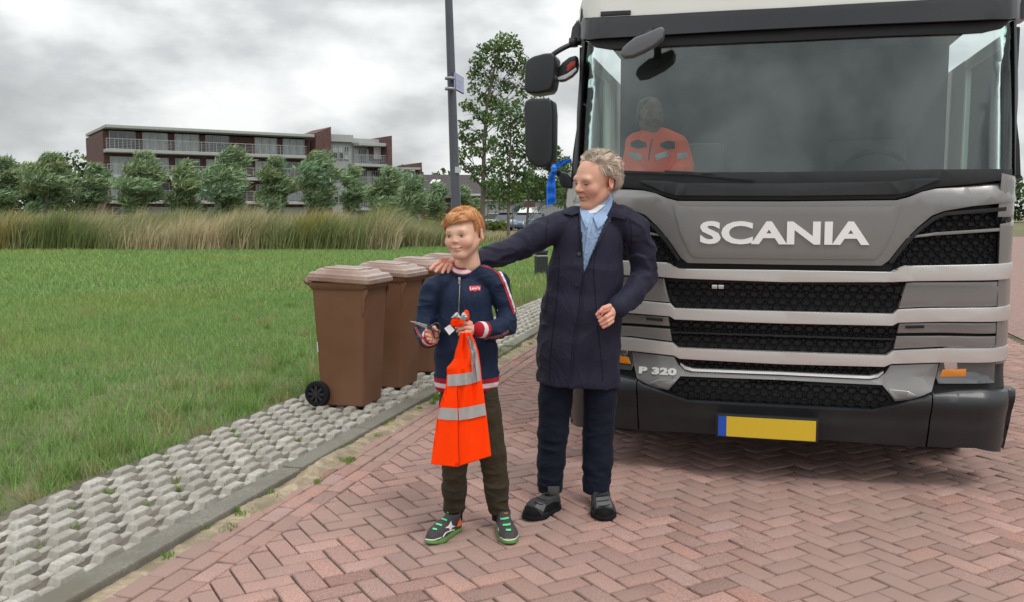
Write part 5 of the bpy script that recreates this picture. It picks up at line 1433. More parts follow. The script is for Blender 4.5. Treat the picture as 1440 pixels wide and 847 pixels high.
def paint_face(Lp, child, skin, blush, lip, brow, brow_s):
    """colours of lips, cheeks, brows, lashes, eyes, with shade of folds and nostrils painted in. Lp = points in head frame"""
    n = len(Lp); C = np.tile(np.array(skin), (n, 1)); front = (Lp[:, 1] < -.03)
    def spot(c, r_, col, amt, hard=1.0, cond=True):
        d = np.sqrt((((Lp - np.array(c)) / np.array(r_)) ** 2).sum(1)); a = np.clip((1.15 - d) * 2.2 * hard, 0, 1) * amt * cond
        C[:] = C * (1 - a[:, None]) + np.array(col) * a[:, None]
    C *= (1 + .05 * wobble(Lp, (90, 90, 90), 3))[:, None]
    for s in (-1, 1):
        spot((s * .040, -.072, -.030), (.034, .04, .028), blush, .55, .4); spot((s * .08, .015, 0), (.02, .03, .04), blush, .5, .5)
    spot((0, -.10, -.016), (.016, .02, .018), blush, .5, .5); spot((0, -.07, -.09), (.03, .03, .02), blush, .22, .5)
    zl = -.052 if child else -.056
    spot((0, -.09, zl), (.024, .03, .012), lip, .75, .8)
    for s in (-1, 1):
        spot((s * .0315, -.09, .0135), (.016, .02, .0035), np.array(skin) * .62, .7, 1, front)  # shade of the upper lid fold, as darker skin colour
        spot((s * .032, -.09, .0255), (.019, .03, .0045), brow, brow_s, .8, front)
        spot((s * .0315, -.09, .003), (.0120, .02, .0024 if child else .0016), (.34, .26, .22), .6, 2, front)
        spot((s * .0315, -.09, .0035 if child else .0015), (.0056, .02, .0034 if child else .0024), (.03, .02, .015), .95, 2.5, front)
        spot((s * .0315, -.09, .0078 if child else .0035), (.0150, .02, .0020 if child else .0020), (.05, .024, .017), .85, 2, front)
        spot((s * .0315, -.09, -.003), (.0130, .02, .0016), (.12, .05, .035), .7, 2, front)
        spot((s * .0075, -.102, -.0265 if child else -.031), (.004, .012, .0025), (.10, .03, .02), .8, 2, front)  # dark of the nostrils painted on
    if child:
        cv = lambda x: zl + .0012 + 7.0 * x * x * 1.0
        for x in np.linspace(-.025, .025, 15):
            k_ = 1 - (x / .027) ** 2
            spot((x, -.09, cv(x) - .0002), (.0032, .03, .0012 + .0026 * k_), (.09, .022, .02), .95, 2, front)
        for x in np.linspace(-.016, .016, 9): spot((x, -.09, cv(x) + .0010), (.0028, .03, .0021), (.70, .64, .58), .95, 2, front)
        for s in (-1, 1): spot((s * .029, -.08, cv(.027)), (.003, .03, .005), np.array(skin) * .6, .5, .8, front); spot((s * .030, -.08, zl + .012), (.004, .03, .012), np.array(skin) * .78, .5, .6, front)  # shade at mouth corners and smile folds put into the skin colour
    else: spot((0, -.10, zl - .0003), (.022, .03, .0019), (.10, .025, .02), .95, 2, front)
    return np.clip(C, 0, 1)
def ribbons(name, roots, flow_fn, n_seg, seg_len, w_, cols, parent, m, base, seed=1):
    """hair: thin tapered locks following a flow field from their roots (world points)"""
    r_ = np.random.default_rng(seed); P_ = roots.copy(); pts = [P_]; 
    for i in range(n_seg):
        d = flow_fn(P_, i); d /= np.linalg.norm(d, axis=1)[:, None] + 1e-9; P_ = P_ + d * (seg_len[:, None] if hasattr(seg_len, 'shape') else seg_len); pts.append(P_)
    pts = np.stack(pts, 1); n = len(roots); D = np.gradient(pts, axis=1); D /= np.linalg.norm(D, axis=2)[..., None] + 1e-9
    sd_ = r_.normal(0, 1, (n, 1, 3)); S_ = np.cross(D, np.repeat(sd_, n_seg + 1, 1)); S_ /= np.linalg.norm(S_, axis=2)[..., None] + 1e-9
    wt = (w_ * np.array([1 - .85 * (i / n_seg) ** 2 for i in range(n_seg + 1)]))[None, :, None]
    A = pts + S_ * wt / 2; B = pts - S_ * wt / 2; V = np.stack([A, B], 2).reshape(-1, 3)
    k = (np.arange(n)[:, None] * (n_seg + 1) * 2 + np.arange(n_seg)[None] * 2).reshape(-1, 1)
    F_ = k + np.array([[0, 1, 3, 2]]); C = np.repeat(cols, (n_seg + 1) * 2, 0)
    return np_mesh(name, V - np.array(base)[None], F_, m, parent, True, C)
m_skin = mat('skin', (1, 1, 1), .48, tint=True, sss=.12, bump=.12, bscale=420, bdist=.0008, spec=.4)
m_hair = mat('hair', (1, 1, 1), .5, tint=True, spec=.35, sheen=.2)
def cloth(name, col, rough=.85, bs=900, tint=False, sheen=.04, bump=.25, var=.06, wrinkle=0.0, wscale=(9, 9, 6)):
    m = mat(name, col, rough, tint=tint, var=var, vscale=14, bump=bump, bscale=bs, bdist=.0012, sheen=min(sheen, .06), spec=.18)
    if wrinkle:      # soft creases of worn cloth, under the weave
        nt = m.node_tree; b = nt.nodes['Principled BSDF']; old = b.inputs['Normal'].links[0].from_node
        tc = N(nt, 'ShaderNodeTexCoord'); mp = N(nt, 'ShaderNodeMapping'); mp.inputs['Scale'].default_value = wscale; nt.links.new(tc.outputs['Object'], mp.inputs[0])
        n_ = N(nt, 'ShaderNodeTexNoise', i_Scale=1.0, i_Detail=3.0, i_Roughness=0.5, i_Distortion=1.6); nt.links.new(mp.outputs[0], n_.inputs['Vector'])
        r = Math(nt, 'ABSOLUTE', Math(nt, 'SUBTRACT', n_.outputs[0], .5)); r = Math(nt, 'POWER', Math(nt, 'MINIMUM', Math(nt, 'MULTIPLY', r, 5.0), 1.0), .7)
        bp = N(nt, 'ShaderNodeBump', i_Strength=wrinkle, i_Distance=.012); bp.invert = True; nt.links.new(r, bp.inputs['Height']); nt.links.new(bp.outputs[0], old.inputs['Normal'])
    return m
# ================================================================ the boy
BYY = 4.22
def Bp(px, py, dy=0.0): return np.array(P(px, py, BYY + dy))
bb = G(664, 752); bbase = (bb.x, bb.y, 0.0)
boy = empty('person', bbase, 0, 'smiling ginger boy in a navy zip jacket and olive trousers', 'person')
# ---- jacket
def jacket_vol():
    v = Vol(); q = 1.5
    v.chain([(Bp(655, 428), .122), (Bp(655, 455), .128), (Bp(655, 495), .140), (Bp(656, 530), .150)], .02, q)
    v.chain([(Bp(650, 391, .025), .036), (Bp(628, 395, .02), .048), (Bp(610, 406, .015), .052)], .022); v.chain([(Bp(655, 392, .025), .036), (Bp(680, 389, .02), .048), (Bp(699, 399, .015), .054)], .022)
    # sleeves
    v.chain([(Bp(608, 408, .01), .049), (Bp(600, 440, .0), .045), (Bp(597, 465, -.02), .043)], .008); v.chain([(Bp(597, 465, -.02), .042), (Bp(603, 476, -.09), .042), (Bp(606, 474, -.145), .034)], .008)
    v.chain([(Bp(700, 406, .01), .050), (Bp(710, 435, .01), .046), (Bp(713, 458, -.02), .044)], .008); v.chain([(Bp(713, 458, -.02), .043), (Bp(695, 464, -.12), .042), (Bp(676, 463, -.195), .033)], .008)
    v.cone(Bp(651, 383, .033), .046, Bp(651, 364, .035), .056, .006, op='s')
    cut_z = Bp(656, 547)[2]
    v.cut(lambda X: (cut_z + .012 * (X[..., 0] + .2) ** 2) - X[..., 2], .004)
    def folds(X):
        z = X[..., 2]; arm = np.clip((np.abs(X[..., 0] - Bp(655, 450)[0]) - .13) / .03, 0, 1)
        r1 = 1 - np.abs(wobble(X, (20, 18, 34), 5, 1.6)) * 2.2; r2_ = 1 - np.abs(wobble(X, (16, 26, 62), 8, 1.5)) * 2.4; r3 = 1 - np.abs(wobble(X, (48, 30, 15), 9, 1.5)) * 2.4
        low = np.clip((Bp(655, 440)[2] - z) / .12, 0, 1)
        return -.0050 * np.clip(r1, 0, 1) * (.45 + .3 * low) - .0065 * np.clip(r2_, 0, 1) * arm - .0045 * np.clip(r3, 0, 1) * low * (1 - arm) + .0015 * wobble(X, (60, 40, 34), 6)
    v.warp(folds); return v
V, F_ = jacket_vol().mesh(.0042, 1)
jV, jF = V, F_; j_bvh = bvh_of(V, F_)
zt = lambda X: X[:, 2]
hem_z = Bp(656, 547)[2]
NAVY, RED, WHT = (.0085, .017, .043), (.33, .012, .025), (.62, .56, .58)
m_navy = cloth('navy_tracksuit_cloth', NAVY, .62, 1200, wrinkle=.34, wscale=(5.5, 5.5, 4.5)); m_knit = cloth('striped_knit', (1, 1, 1), .85, 500, tint=True)
w1, a1 = Bp(676, 463, -.195), Bp(695, 464, -.12) - Bp(676, 463, -.195); a1 /= np.linalg.norm(a1)
w2, a2 = Bp(606, 474, -.145), Bp(603, 476, -.09) - Bp(606, 474, -.145); a2 /= np.linalg.norm(a2)
t1 = (V - w1) @ a1; d1 = np.linalg.norm(V - w1, axis=1); t2 = (V - w2) @ a2; d2 = np.linalg.norm(V - w2, axis=1)
part = np.zeros(len(V), int)
tl_ = V[:, 2] - hem_z
part[tl_ < .058] = 1
part[(t1 < .030) & (d1 < .075)] = 2; part[(t2 < .022) & (d2 < .07)] = 3
jacket = None
def stripes(t, edges):
    C = np.zeros((len(t), 3))
    for (a, b, c) in edges: C[(t >= a) & (t < b)] = c
    return C
fp = np.array([np.bincount(part[f], minlength=4).argmax() for f in F_[:, :]]) if len(F_) < 1 else None
pf = part[F_]; fmaj = np.where((pf == 3).sum(1) >= 2, 3, np.where((pf == 2).sum(1) >= 2, 2, np.where((pf == 1).sum(1) >= 2, 1, 0)))
def take(sel):
    Fq = F_[sel]; u = np.unique(Fq); r_ = np.full(len(V), -1); r_[u] = np.arange(len(u)); return V[u], r_[Fq], u
a, b, u = take(fmaj == 0); jacket = add_part('jacket', a, b, boy, m_navy, bbase)
a, b, u = take(fmaj == 1); add_part('waistband', a, b, jacket, m_knit, bbase, stripes(tl_[u], [(-1, .016, RED), (.016, .040, WHT), (.040, 1, RED)])).location = (0, 0, 0)
a, b, u = take(fmaj == 2); add_part('cuff', a, b, jacket, m_knit, bbase, stripes(t1[u], [(-1, -.012, RED), (-.012, .012, WHT), (.012, 1, RED)]))
a, b, u = take(fmaj == 3); add_part('cuff', a, b, jacket, m_knit, bbase, stripes(t2[u], [(-1, -.014, RED), (-.014, .006, WHT), (.006, 1, RED)]))
# collar: a striped knit band round the neck
def torus_band(name, c, rx, ry, tilt, r0, hgt, cols, parent, base, m, open_front=0.0):
    V_, C_ = [], []; n, k = 72, 9
    for i in range(n):
        t = 2 * math.pi * i / n
        for j in range(k):
            u_ = j / (k - 1); a = u_ * math.pi
            rad = r0 * math.sin(a); hh = hgt * (u_ - .3)
            x, y = (rx + rad * .6 - .012 * u_) * math.cos(t), (ry + rad * .6 - .012 * u_) * math.sin(t)
            z = hh - tilt * math.sin(t) * -1 * 1.0 * ry * 0 + tilt * y
            V_.append((c[0] + x, c[1] + y, c[2] + z)); C_.append(cols(u_))
    F_ = [(i * k + j, ((i + 1) % n) * k + j, ((i + 1) % n) * k + j + 1, i * k + j + 1) for i in range(n) for j in range(k - 1)]
    o = np_mesh(name, np.array(V_) - np.array(base), np.array(F_), m, parent, True, np.array(C_)); return o
cc = Bp(651, 376.5, .034)
torus_band('collar', cc, .058, .060, .52, .008, .036, lambda u_: NAVY if u_ < .30 else RED if u_ < .46 else WHT if u_ < .80 else RED, jacket, bbase, m_knit)
# zip
m_zip = mat('zip_metal', (.24, .25, .27), .35, metal=.9); m_ztape = cloth('zip_tape', (.020, .022, .032), .9)
drape('zip_tape', band([(647, 388.5), (646, 415), (645, 440), (645, 458)], 4.6), j_bvh, .001, .0015, m_ztape, jacket, bbase)
drape('zip', band([(647, 389), (646, 415), (645, 440), (645, 458)], 1.0), j_bvh, .003, .0015, m_zip, jacket, bbase)
drape('zip_slider', [(644.3, 389.5), (647.9, 389.5), (647.5, 395), (647.3, 399.5), (644.7, 399.5), (644.7, 395)], j_bvh, .005, .003, m_zip, jacket, bbase, 1)
# chest mark: red tab with white letters, its lower edge in two arcs
m_tab = mat('red_tab', (.50, .015, .03), .6); m_wtx = mat('white_thread', (.78, .74, .74), .7)
tab = drape('chest_tab', [(660, 402.4), (675.6, 401.6), (676, 405), (675, 409.6), (671.5, 408.4), (668, 410.2), (664.5, 409), (661, 410.4), (659.6, 406)], j_bvh, .001, .002, m_tab, jacket, bbase, 1)
def text_on(s, px0, px1, py_base, h_px, bvh, off, m, parent, base, slope=0.0, sx=1):
    me = text_mesh(s, 1, .012, 1, .0); xs = [v.co.x for v in me.vertices]; ys = [v.co.y for v in me.vertices]; o = Vector((0, 0, H_CAM))
    for v in me.vertices:
        u_ = (v.co.x - min(xs)) / (max(xs) - min(xs)); w_ = (v.co.y - min(ys)) / (max(ys) - min(ys))
        px, py = px0 + u_ * (px1 - px0), py_base - w_ * h_px + slope * u_; d = ray(px, py).normalized(); h = bvh.ray_cast(o, d)
        t = h[3] if h[0] is not None else 4.1; v.co = o + d * (t - off) - Vector(base)
    me.update(); return link('lettering', me, m, parent)
text_on("Levi's", 661, 675, 407.6, 4.2, j_bvh, .0055, m_wtx, tab, bbase, -.5)
# sleeve tape: red, white with dark checks
drape('sleeve_tape', band([(677, 372), (690, 375.5), (701, 383), (708, 396), (714, 412), (719.5, 428), (724, 442)], [5.5, 4.2]), j_bvh, .001, .002, mat('red_tape', RED, .8), jacket, bbase)
drape('sleeve_tape', band([(679, 370.8), (691, 374), (702.5, 381.5), (710, 395), (716, 411), (721.5, 427), (725, 440)], [3.2, 2.2]), j_bvh, .0035, .0015, mat('white_tape', (.55, .5, .52), .8, var=.5, vscale=95, detail=1), jacket, bbase)
drape('sleeve_tape', band([(716, 466), (704, 472.5), (692, 475), (680, 477)], [4.2, 3.2]), j_bvh, .001, .002, mat('dark_checked_tape', (.22, .10, .11), .8, var=.8, vscale=110, detail=1), jacket, bbase)
drape('sleeve_tape', band([(584.5, 460), (589, 470), (596, 477), (601, 481)], [3.4, 3.2]), j_bvh, .001, .002, mat('red_tape_under', (.30, .06, .07), .8, var=.8, vscale=110, detail=1), jacket, bbase)
# raglan seams and the pocket welts
for pth in ([(640, 383), (628, 400), (620, 425)], [(668, 381), (684, 400), (694, 430)]):
    drape('seam', band(pth, .9), j_bvh, .0003, .0012, m_ztape, jacket, bbase)
drape('pocket', band([(695, 492), (701, 506), (703, 520)], 1.6), j_bvh, .0005, .002, m_ztape, jacket, bbase)
# ---- trousers
m_olive = cloth('olive_trouser_cloth', (.040, .032, .019), .9, 700, wrinkle=.40, wscale=(5, 5, 7))
fl_, fr_b = G(641, 742), G(706, 744)
v = Vol()
v.chain([(Bp(638, 566), .066), (Bp(638, 590), .066), (Bp(640, 640), .060), (Bp(639, 690, .01), .053), (Bp(639, 714, .02), .047)], .02)
v.chain([(Bp(681, 562), .070), (Bp(684, 585), .070), (Bp(692, 635), .063), (Bp(698, 685, .01), .055), (Bp(701, 713, .02), .047)], .02)
v.cone(Bp(642, 545), .075, Bp(676, 545), .078, .03, 1.25)
def pf_(X):
    low = np.clip((.42 - X[..., 2]) / .2, 0, 1)
    r1 = np.clip(1 - np.abs(wobble(X, (16, 22, 30), 21, 1.7)) * 2.4, 0, 1); r2_ = np.clip(1 - np.abs(wobble(X, (26, 20, 60), 22, 1.8)) * 2.2, 0, 1)
    return -.004 * r1 - .006 * r2_ * low + .002 * wobble(X, (50, 40, 40), 23)
v.warp(pf_)
zc_ = .085
v.cut(lambda X: .072 - X[..., 2], .004)
tV, tF = v.mesh(.0045, 1); t_bvh = bvh_of(tV, tF)
tr_ = add_part('trousers', tV, tF, boy, m_olive, bbase)
for pth in ([(625, 690), (640, 694), (654, 690)], [(686, 690), (700, 694), (714, 689)]): drape('seam', band(pth, 1.0), t_bvh, .0004, .0015, m_ztape, tr_, bbase)
# ---- head, hands: the body
HM = euler_m(R(24), R(4), R(-3)); HC = Bp(652.5, 331, .0); HS = 1.03
hv = head_volume(True); hv.cone((0, .015, -.05), .046, (.0, .030, -.135), .050, .02)
hV, hF = hv.mesh(.0022, 1)
sk, bl_c, lipc = (.66, .41, .30), (.70, .27, .20), (.58, .22, .18)
hC = paint_face(hV, True, sk, bl_c, lipc, (.34, .17, .09), .6)
hd = np.array(HM)
def to_w(Lp, M_, S_, c): return Lp @ (np.array(M_).T * S_) + np.array(c)
hW = to_w(hV, HM, HS, HC)
parts_V, parts_F, parts_C = [hW], [hF], [hC]
def body_add(V_, F2, C_):
    parts_V.append(V_); parts_F.append(F2 + sum(len(x) for x in parts_V[:-1])); parts_C.append(C_)
def hand(chains, palm, res=.0015, k=.0035, skin=sk, seed=1):
    """chains: lists of (point, radius) from the palm to the fingertip; palm: list of cones"""
    v = Vol()
    for (a, r0, b, r1) in palm: v.cone(a, r0, b, r1, .010)
    for ch in chains: v.chain([(p, r_) for p, r_ in ch], k)
    v.warp(lambda X: .0006 * wobble(X, (420, 420, 420), seed)); V_, F2 = v.mesh(res, 1)
    C_ = np.tile(np.array(skin), (len(V_), 1)) * (1 + .06 * wobble(V_, (120, 120, 120), seed + 1))[:, None]
    red = np.clip(.5 + .8 * wobble(V_, (70, 70, 70), seed + 2), 0, 1)[:, None]; C_ = C_ * (1 - .22 * red * np.array([[0, 1, 1]]))
    for ch in chains:      # rosier knuckles and tips, pale nail
        for j, (p, r_) in enumerate(ch):
            d = np.linalg.norm(V_ - np.array(p), axis=1); a = np.clip(1.3 - d / (r_ * 1.3), 0, 1)[:, None] * .35; C_ = C_ * (1 - a) + np.array([[.60, .23, .17]]) * a
    return V_, F2, C_
# image-left hand, fingers curled round the scissors
D = -.175
def q(px, py, dy=0): return Bp(px, py, D + dy)
ch = [[(q(612, 476, .01), .0088), (q(606, 468, -.016), .0080), (q(600, 464.5, -.024), .0076), (q(598.5, 466.5, -.008), .0068)],
      [(q(613, 477, .01), .0088), (q(606, 473, -.018), .0080), (q(600, 471, -.024), .0074), (q(599.5, 473, -.006), .0066)],
      [(q(613, 479, .01), .0085), (q(607, 477.5, -.016), .0078), (q(602, 476.5, -.020), .0070), (q(602, 477.5, -.004), .0064)],
      [(q(613, 481, .01), .0080), (q(609, 481, -.010), .0068), (q(605, 480.5, -.014), .0064), (q(604.5, 480.5, -.002), .0058)],
      [(q(614, 476, .0), .0095), (q(615, 468, -.020), .0085), (q(611, 461, -.028), .0078), (q(608.5, 458.5, -.028), .0066)]]
pm = [(q(612, 476, .012), .016, q(609, 478, .03), .020), (q(609, 478, .03), .021, Bp(605, 476, -.12), .023)]
body_add(*hand(ch, pm, seed=31))
# second finger over the handle loop
body_add(*hand([[(q(613, 474, .005), .0085), (q(616, 467, -.022), .0075), (q(617.5, 465.5, -.020), .0064)]], [(q(612, 476, .0), .010, q(612, 475, .01), .011)], seed=33))
# image-right hand, knuckles to the camera, gripping the vest
D2 = -.215
def q2(px, py, dy=0): return Bp(px, py, D2 + dy)
ch = [[(q2(661, 457, .006), .0092), (q2(653, 454.5, -.016), .0084), (q2(645, 458, -.020), .0076), (q2(641.5, 461, -.010), .0066)],
      [(q2(662, 462, .004), .0092), (q2(654, 461, -.020), .0084), (q2(646, 463.5, -.022), .0076), (q2(643.5, 466, -.010), .0066)],
      [(q2(662, 467, .004), .0090), (q2(655, 467, -.018), .0082), (q2(648, 468.5, -.020), .0074), (q2(646, 470.5, -.008), .0064)],
      [(q2(662, 471.5, .006), .0082), (q2(656, 472.5, -.012), .0072), (q2(650, 473, -.014), .0066), (q2(648.5, 473.5, -.004), .0058)],
      [(q2(662, 455, .010), .0098), (q2(654, 450.5, -.006), .0088), (q2(648, 451.5, -.010), .0080), (q2(644, 454.5, -.010), .0068)]]
pm = [(q2(661, 459, .012), .014, q2(661, 468, .012), .014), (q2(662, 463.5, .014), .019, Bp(678, 463, -.18), .022)]
body_add(*hand(ch, pm, seed=35))
# limbs and trunk inside the clothes, so the figure is whole
v = Vol(); v.chain([(Bp(653, 372, .03), .046), (Bp(655, 402, .055), .034), (Bp(656, 450, .02), .070), (Bp(656, 520, .01), .09)], .03, 1.1)
v.chain([(Bp(612, 410, .01), .026), (Bp(599, 464, -.02), .024), (Bp(606, 475, -.140), .021)], .006); v.chain([(Bp(697, 408, .01), .026), (Bp(711, 457, -.02), .024), (Bp(679, 463.5, -.185), .021)], .006)
v.chain([(Bp(640, 535), .055), (Bp(640, 630), .042), (Bp(639, 722, .03), .032)], .02); v.chain([(Bp(680, 535), .055), (Bp(691, 630), .042), (Bp(701, 722, .03), .032)], .02)
bV, bF = v.mesh(.008, 1); body_add(bV, bF, np.tile(np.array(sk), (len(bV), 1)))
Vc, Fc_, Cc = np.vstack(parts_V), np.vstack(parts_F), np.vstack(parts_C)
add_part('body', Vc, Fc_, boy, m_skin, bbase, Cc)
# ---- hair: cap volume and locks swept from the parting across the brow
hv = Vol(); hv.ell((0, .017, .048), (.0815, .096, .084), .01)
hv.cone((.050, -.046, .088), .022, (-.020, -.070, .080), .023, .02); hv.cone((-.020, -.070, .080), .023, (-.056, -.052, .058), .022, .02); hv.cone((-.050, -.062, .064), .014, (-.070, -.034, .036), .012, .015)
hv.cone((.055, -.040, .082), .022, (.066, -.030, .045), .014, .015); hv.cone((.03, -.075, .075), .014, (.060, -.055, .050), .012, .012)
hv.cut(lambda X: -(X[..., 1] * .95 + (X[..., 2] - .012) * 1.9 + .010 + .35 * np.clip(-X[..., 1] - .04, 0, 1)) * .5, .01)
def face_cut(X):      # clears the face: below the fringe line
    line = .052 + .30 * np.clip(X[..., 0] + .075, 0, .10) + .0*X[..., 0]
    f = (X[..., 2] - line) ; return np.maximum(-f, (X[..., 1] + .040)) * -1 * 0 - np.minimum(f, 0) * 0 + np.where(X[..., 1] < -.030, -f, -.05)
hv.cut(lambda X: np.where(X[..., 1] < -.034, (.044 + .20 * np.clip(X[..., 0] + .07, 0, .11)) - X[..., 2], -.05), .006)
hv.warp(lambda X: .0008 * np.abs(wobble(X, (30, 170, 180), 41)))
cV, cF = hv.mesh(.0028, 1); cW = to_w(cV, HM, HS, HC)
r8 = np.random.default_rng(44)
GING = np.array([.50, .245, .100])
cc_ = GING * .95 * (1 + .15 * wobble(cV, (40, 190, 190), 42))[:, None]
hair = add_part('hair', cW, cF, boy, m_hair, bbase, np.clip(cc_, 0, 1))
ids = r8.integers(0, len(cV), 6500); rt = cV[ids] * 1.004 + r8.normal(0, .0012, (6500, 3))
def flow(X, i):
    top = X[:, 2] > .058
    side = np.sign(X[:, 0] + 1e-6)
    d = np.zeros_like(X)
    sweep = np.c_[-np.ones(len(X)), -.35 - .3 * (X[:, 1] < 0), -.10 - 6.0 * np.clip(-X[:, 0] - .005, 0, 1)]
    down = np.c_[side * .15, np.where(X[:, 1] > .03, .1, -.10), -np.ones(len(X))]
    d = np.where((top & (X[:, 0] < .05))[:, None], sweep, down)
    # stay on the head
    c = np.array([0, .015, .04]); rr = (X - c) / np.array([.083, .098, .086]); l = np.linalg.norm(rr, axis=1)[:, None]; nrm = rr / l
    d = d / (np.linalg.norm(d, axis=1)[:, None] + 1e-9); d = d - nrm * (d * nrm).sum(1)[:, None] * .9 + nrm * np.clip(1.03 - l, -.3, .3) * 1.6
    return d + r8.normal(0, .035, X.shape)
# keep lock ends off the face
sl = np.where(rt[:, 2] > .06, r8.uniform(.006, .0115, 6500), r8.uniform(.0028, .0050, 6500))
P_ = rt.copy(); ok = np.ones(6500, bool)
colr = GING * 1.08 * r8.uniform(.65, 1.4, (6500, 1)) * np.c_[np.ones(6500), 1 + r8.normal(0, .08, 6500), 1 + r8.normal(0, .12, 6500)]
class LocalRibbon: pass
def ribbons_local(name, rt, flow, n_seg, sl, w_, cols, parent, m, base, M_, S_, c, seed=1, keep=None):
    pts = [rt]; X = rt
    for i in range(n_seg):
        d = flow(X, i); d = d / (np.linalg.norm(d, axis=1)[:, None] + 1e-9); X = X + d * sl[:, None]; pts.append(X)
    pts = np.stack(pts, 1)
    if keep is not None: k_ = keep(pts); pts, cols = pts[k_], cols[k_]
    n = len(pts); r_ = np.random.default_rng(seed); W = to_w(pts.reshape(-1, 3), M_, S_, c).reshape(n, n_seg + 1, 3)
    D_ = np.gradient(W, axis=1); D_ /= np.linalg.norm(D_, axis=2)[..., None] + 1e-9
    S2 = np.cross(D_, np.repeat(r_.normal(0, 1, (n, 1, 3)), n_seg + 1, 1)); S2 /= np.linalg.norm(S2, axis=2)[..., None] + 1e-9
    wt = (w_ * np.array([1 - .85 * (i / n_seg) ** 2 for i in range(n_seg + 1)]))[None, :, None]
    V_ = np.stack([W + S2 * wt / 2, W - S2 * wt / 2], 2).reshape(-1, 3)
    k = (np.arange(n)[:, None] * (n_seg + 1) * 2 + np.arange(n_seg)[None] * 2).reshape(-1, 1)
    return np_mesh(name, V_ - np.array(base)[None], k + np.array([[0, 1, 3, 2]]), m, parent, True, np.repeat(np.clip(cols, 0, 1), (n_seg + 1) * 2, 0))
def keep_boy(pts):
    e = pts[:, -1]; line = .040 + .20 * np.clip(e[:, 0] + .07, 0, .11)
    bad = ((e[:, 1] < -.036) & (e[:, 2] < line)) | (e[:, 2] < -.05) | ((np.abs(e[:, 0]) > .06) & (e[:, 2] < -.004) & (e[:, 1] < .035)); return ~bad
ribbons_local('lock', rt, flow, 5, sl, .0020, colr, hair, m_hair, bbase, HM, HS, HC, 45, keep_boy)

# ---- shoes
def shoe_frame(toe, heel):
    d = Vector(toe) - Vector(heel); L_ = d.length; a = math.atan2(d.y, d.x); return Matrix.Translation((heel[0], heel[1], 0)) @ Matrix.Rotation(a, 4, 'Z'), L_
def make_shoe(toe, heel, person_, base, w_, hgt, m_up, m_sole, soft, sole_h=.022, ankle=.085):
    """local x from heel to toe; returns frame, upper volume mesh and its bvh (world)"""
    Mx, L_ = shoe_frame(toe, heel); k = L_ / .25
    v = Vol(); wd = w_ / 2
    v.cone((.035 * k, 0, .030), wd * .82, (.12 * k, 0, .028), wd * .86, .02); v.cone((.12 * k, 0, .028), wd * .86, (.175 * k, .004, .026), wd * 1.0, .02); v.cone((.175 * k, .004, .026), wd * .98, (.212 * k, .004, .022), wd * .78, .02)
    v.cone((.038 * k, 0, .05), wd * .72, (.040 * k, 0, ankle), wd * .74, .02); v.cone((.055 * k, 0, ankle - .008), wd * .70, (.135 * k, .0, hgt * .62), wd * .62, .025); v.cone((.135 * k, 0, hgt * .60), wd * .62, (.19 * k, .002, .032), wd * .7, .025)
    v.cut(lambda X: .018 - X[..., 2], .003); v.cut(lambda X: X[..., 2] - ankle - .012, .006)
    v.sub(lambda X: np.sqrt((X[..., 0] - .045 * k) ** 2 + X[..., 1] ** 2 * 1.6) - .036, (.0, -.04, ankle - .03), (.09 * k, .04, ankle + .03), .006) if soft else None
    v.warp(lambda X: .0012 * wobble(X, (90, 90, 90), 51))
    uV, uF = v.mesh(.0026, 1)
    A_ = np.array(Mx)[:3, :3]; tw = lambda q_: q_ @ A_.T + np.array(Mx)[:3, 3]
    up = add_part('shoe', tw(uV), uF, person_, m_up, base)
    s_ = Vol(); w2_ = wd * 1.07
    s_.cone((.030 * k, 0, .01), w2_ * .80, (.11 * k, 0, .01), w2_ * .84, .02, 1.0); s_.cone((.11 * k, 0, .01), w2_ * .84, (.175 * k, .004, .01), w2_, .02); s_.cone((.175 * k, .004, .01), w2_, (.214 * k, .004, .012), w2_ * .78, .02)
    s_.cut(lambda X: X[..., 2] - sole_h - .010 * np.clip((X[..., 0] / k - .15) / .1, 0, 1) - .008 * np.clip((.05 - X[..., 0] / k) / .05, 0, 1), .003); s_.cut(lambda X: .001 + .012 * np.clip((X[..., 0] / k - .20) / .06, 0, 1) - X[..., 2], .003)
    sV, sF = s_.mesh(.0026, 1); so_ = None
    if callable(m_sole): so_ = m_sole(tw(sV), sF, sV, k, up)
    else: so_ = add_part('sole', tw(sV), sF, up, m_sole, base)
    return Mx, k, up, bvh_of(tw(uV), uF), bvh_of(tw(sV), sF)
m_sneak = cloth('grey_mesh_shoe', (.055, .050, .050), .8, 260, bump=.5, var=.2); m_green = mat('green_rubber', (.11, .24, .06), .55, var=.1, vscale=30); m_wr = mat('white_rubber_line', (.68, .70, .66), .5)
m_lace = mat('mint_lace', (.09, .62, .27), .6); m_org = mat('orange_heel', (.72, .13, .03), .6)
def boy_sole(Vw, Fq, Vl, k, up):
    so_ = add_part('sole', Vw, Fq, up, m_green, bbase); return so_
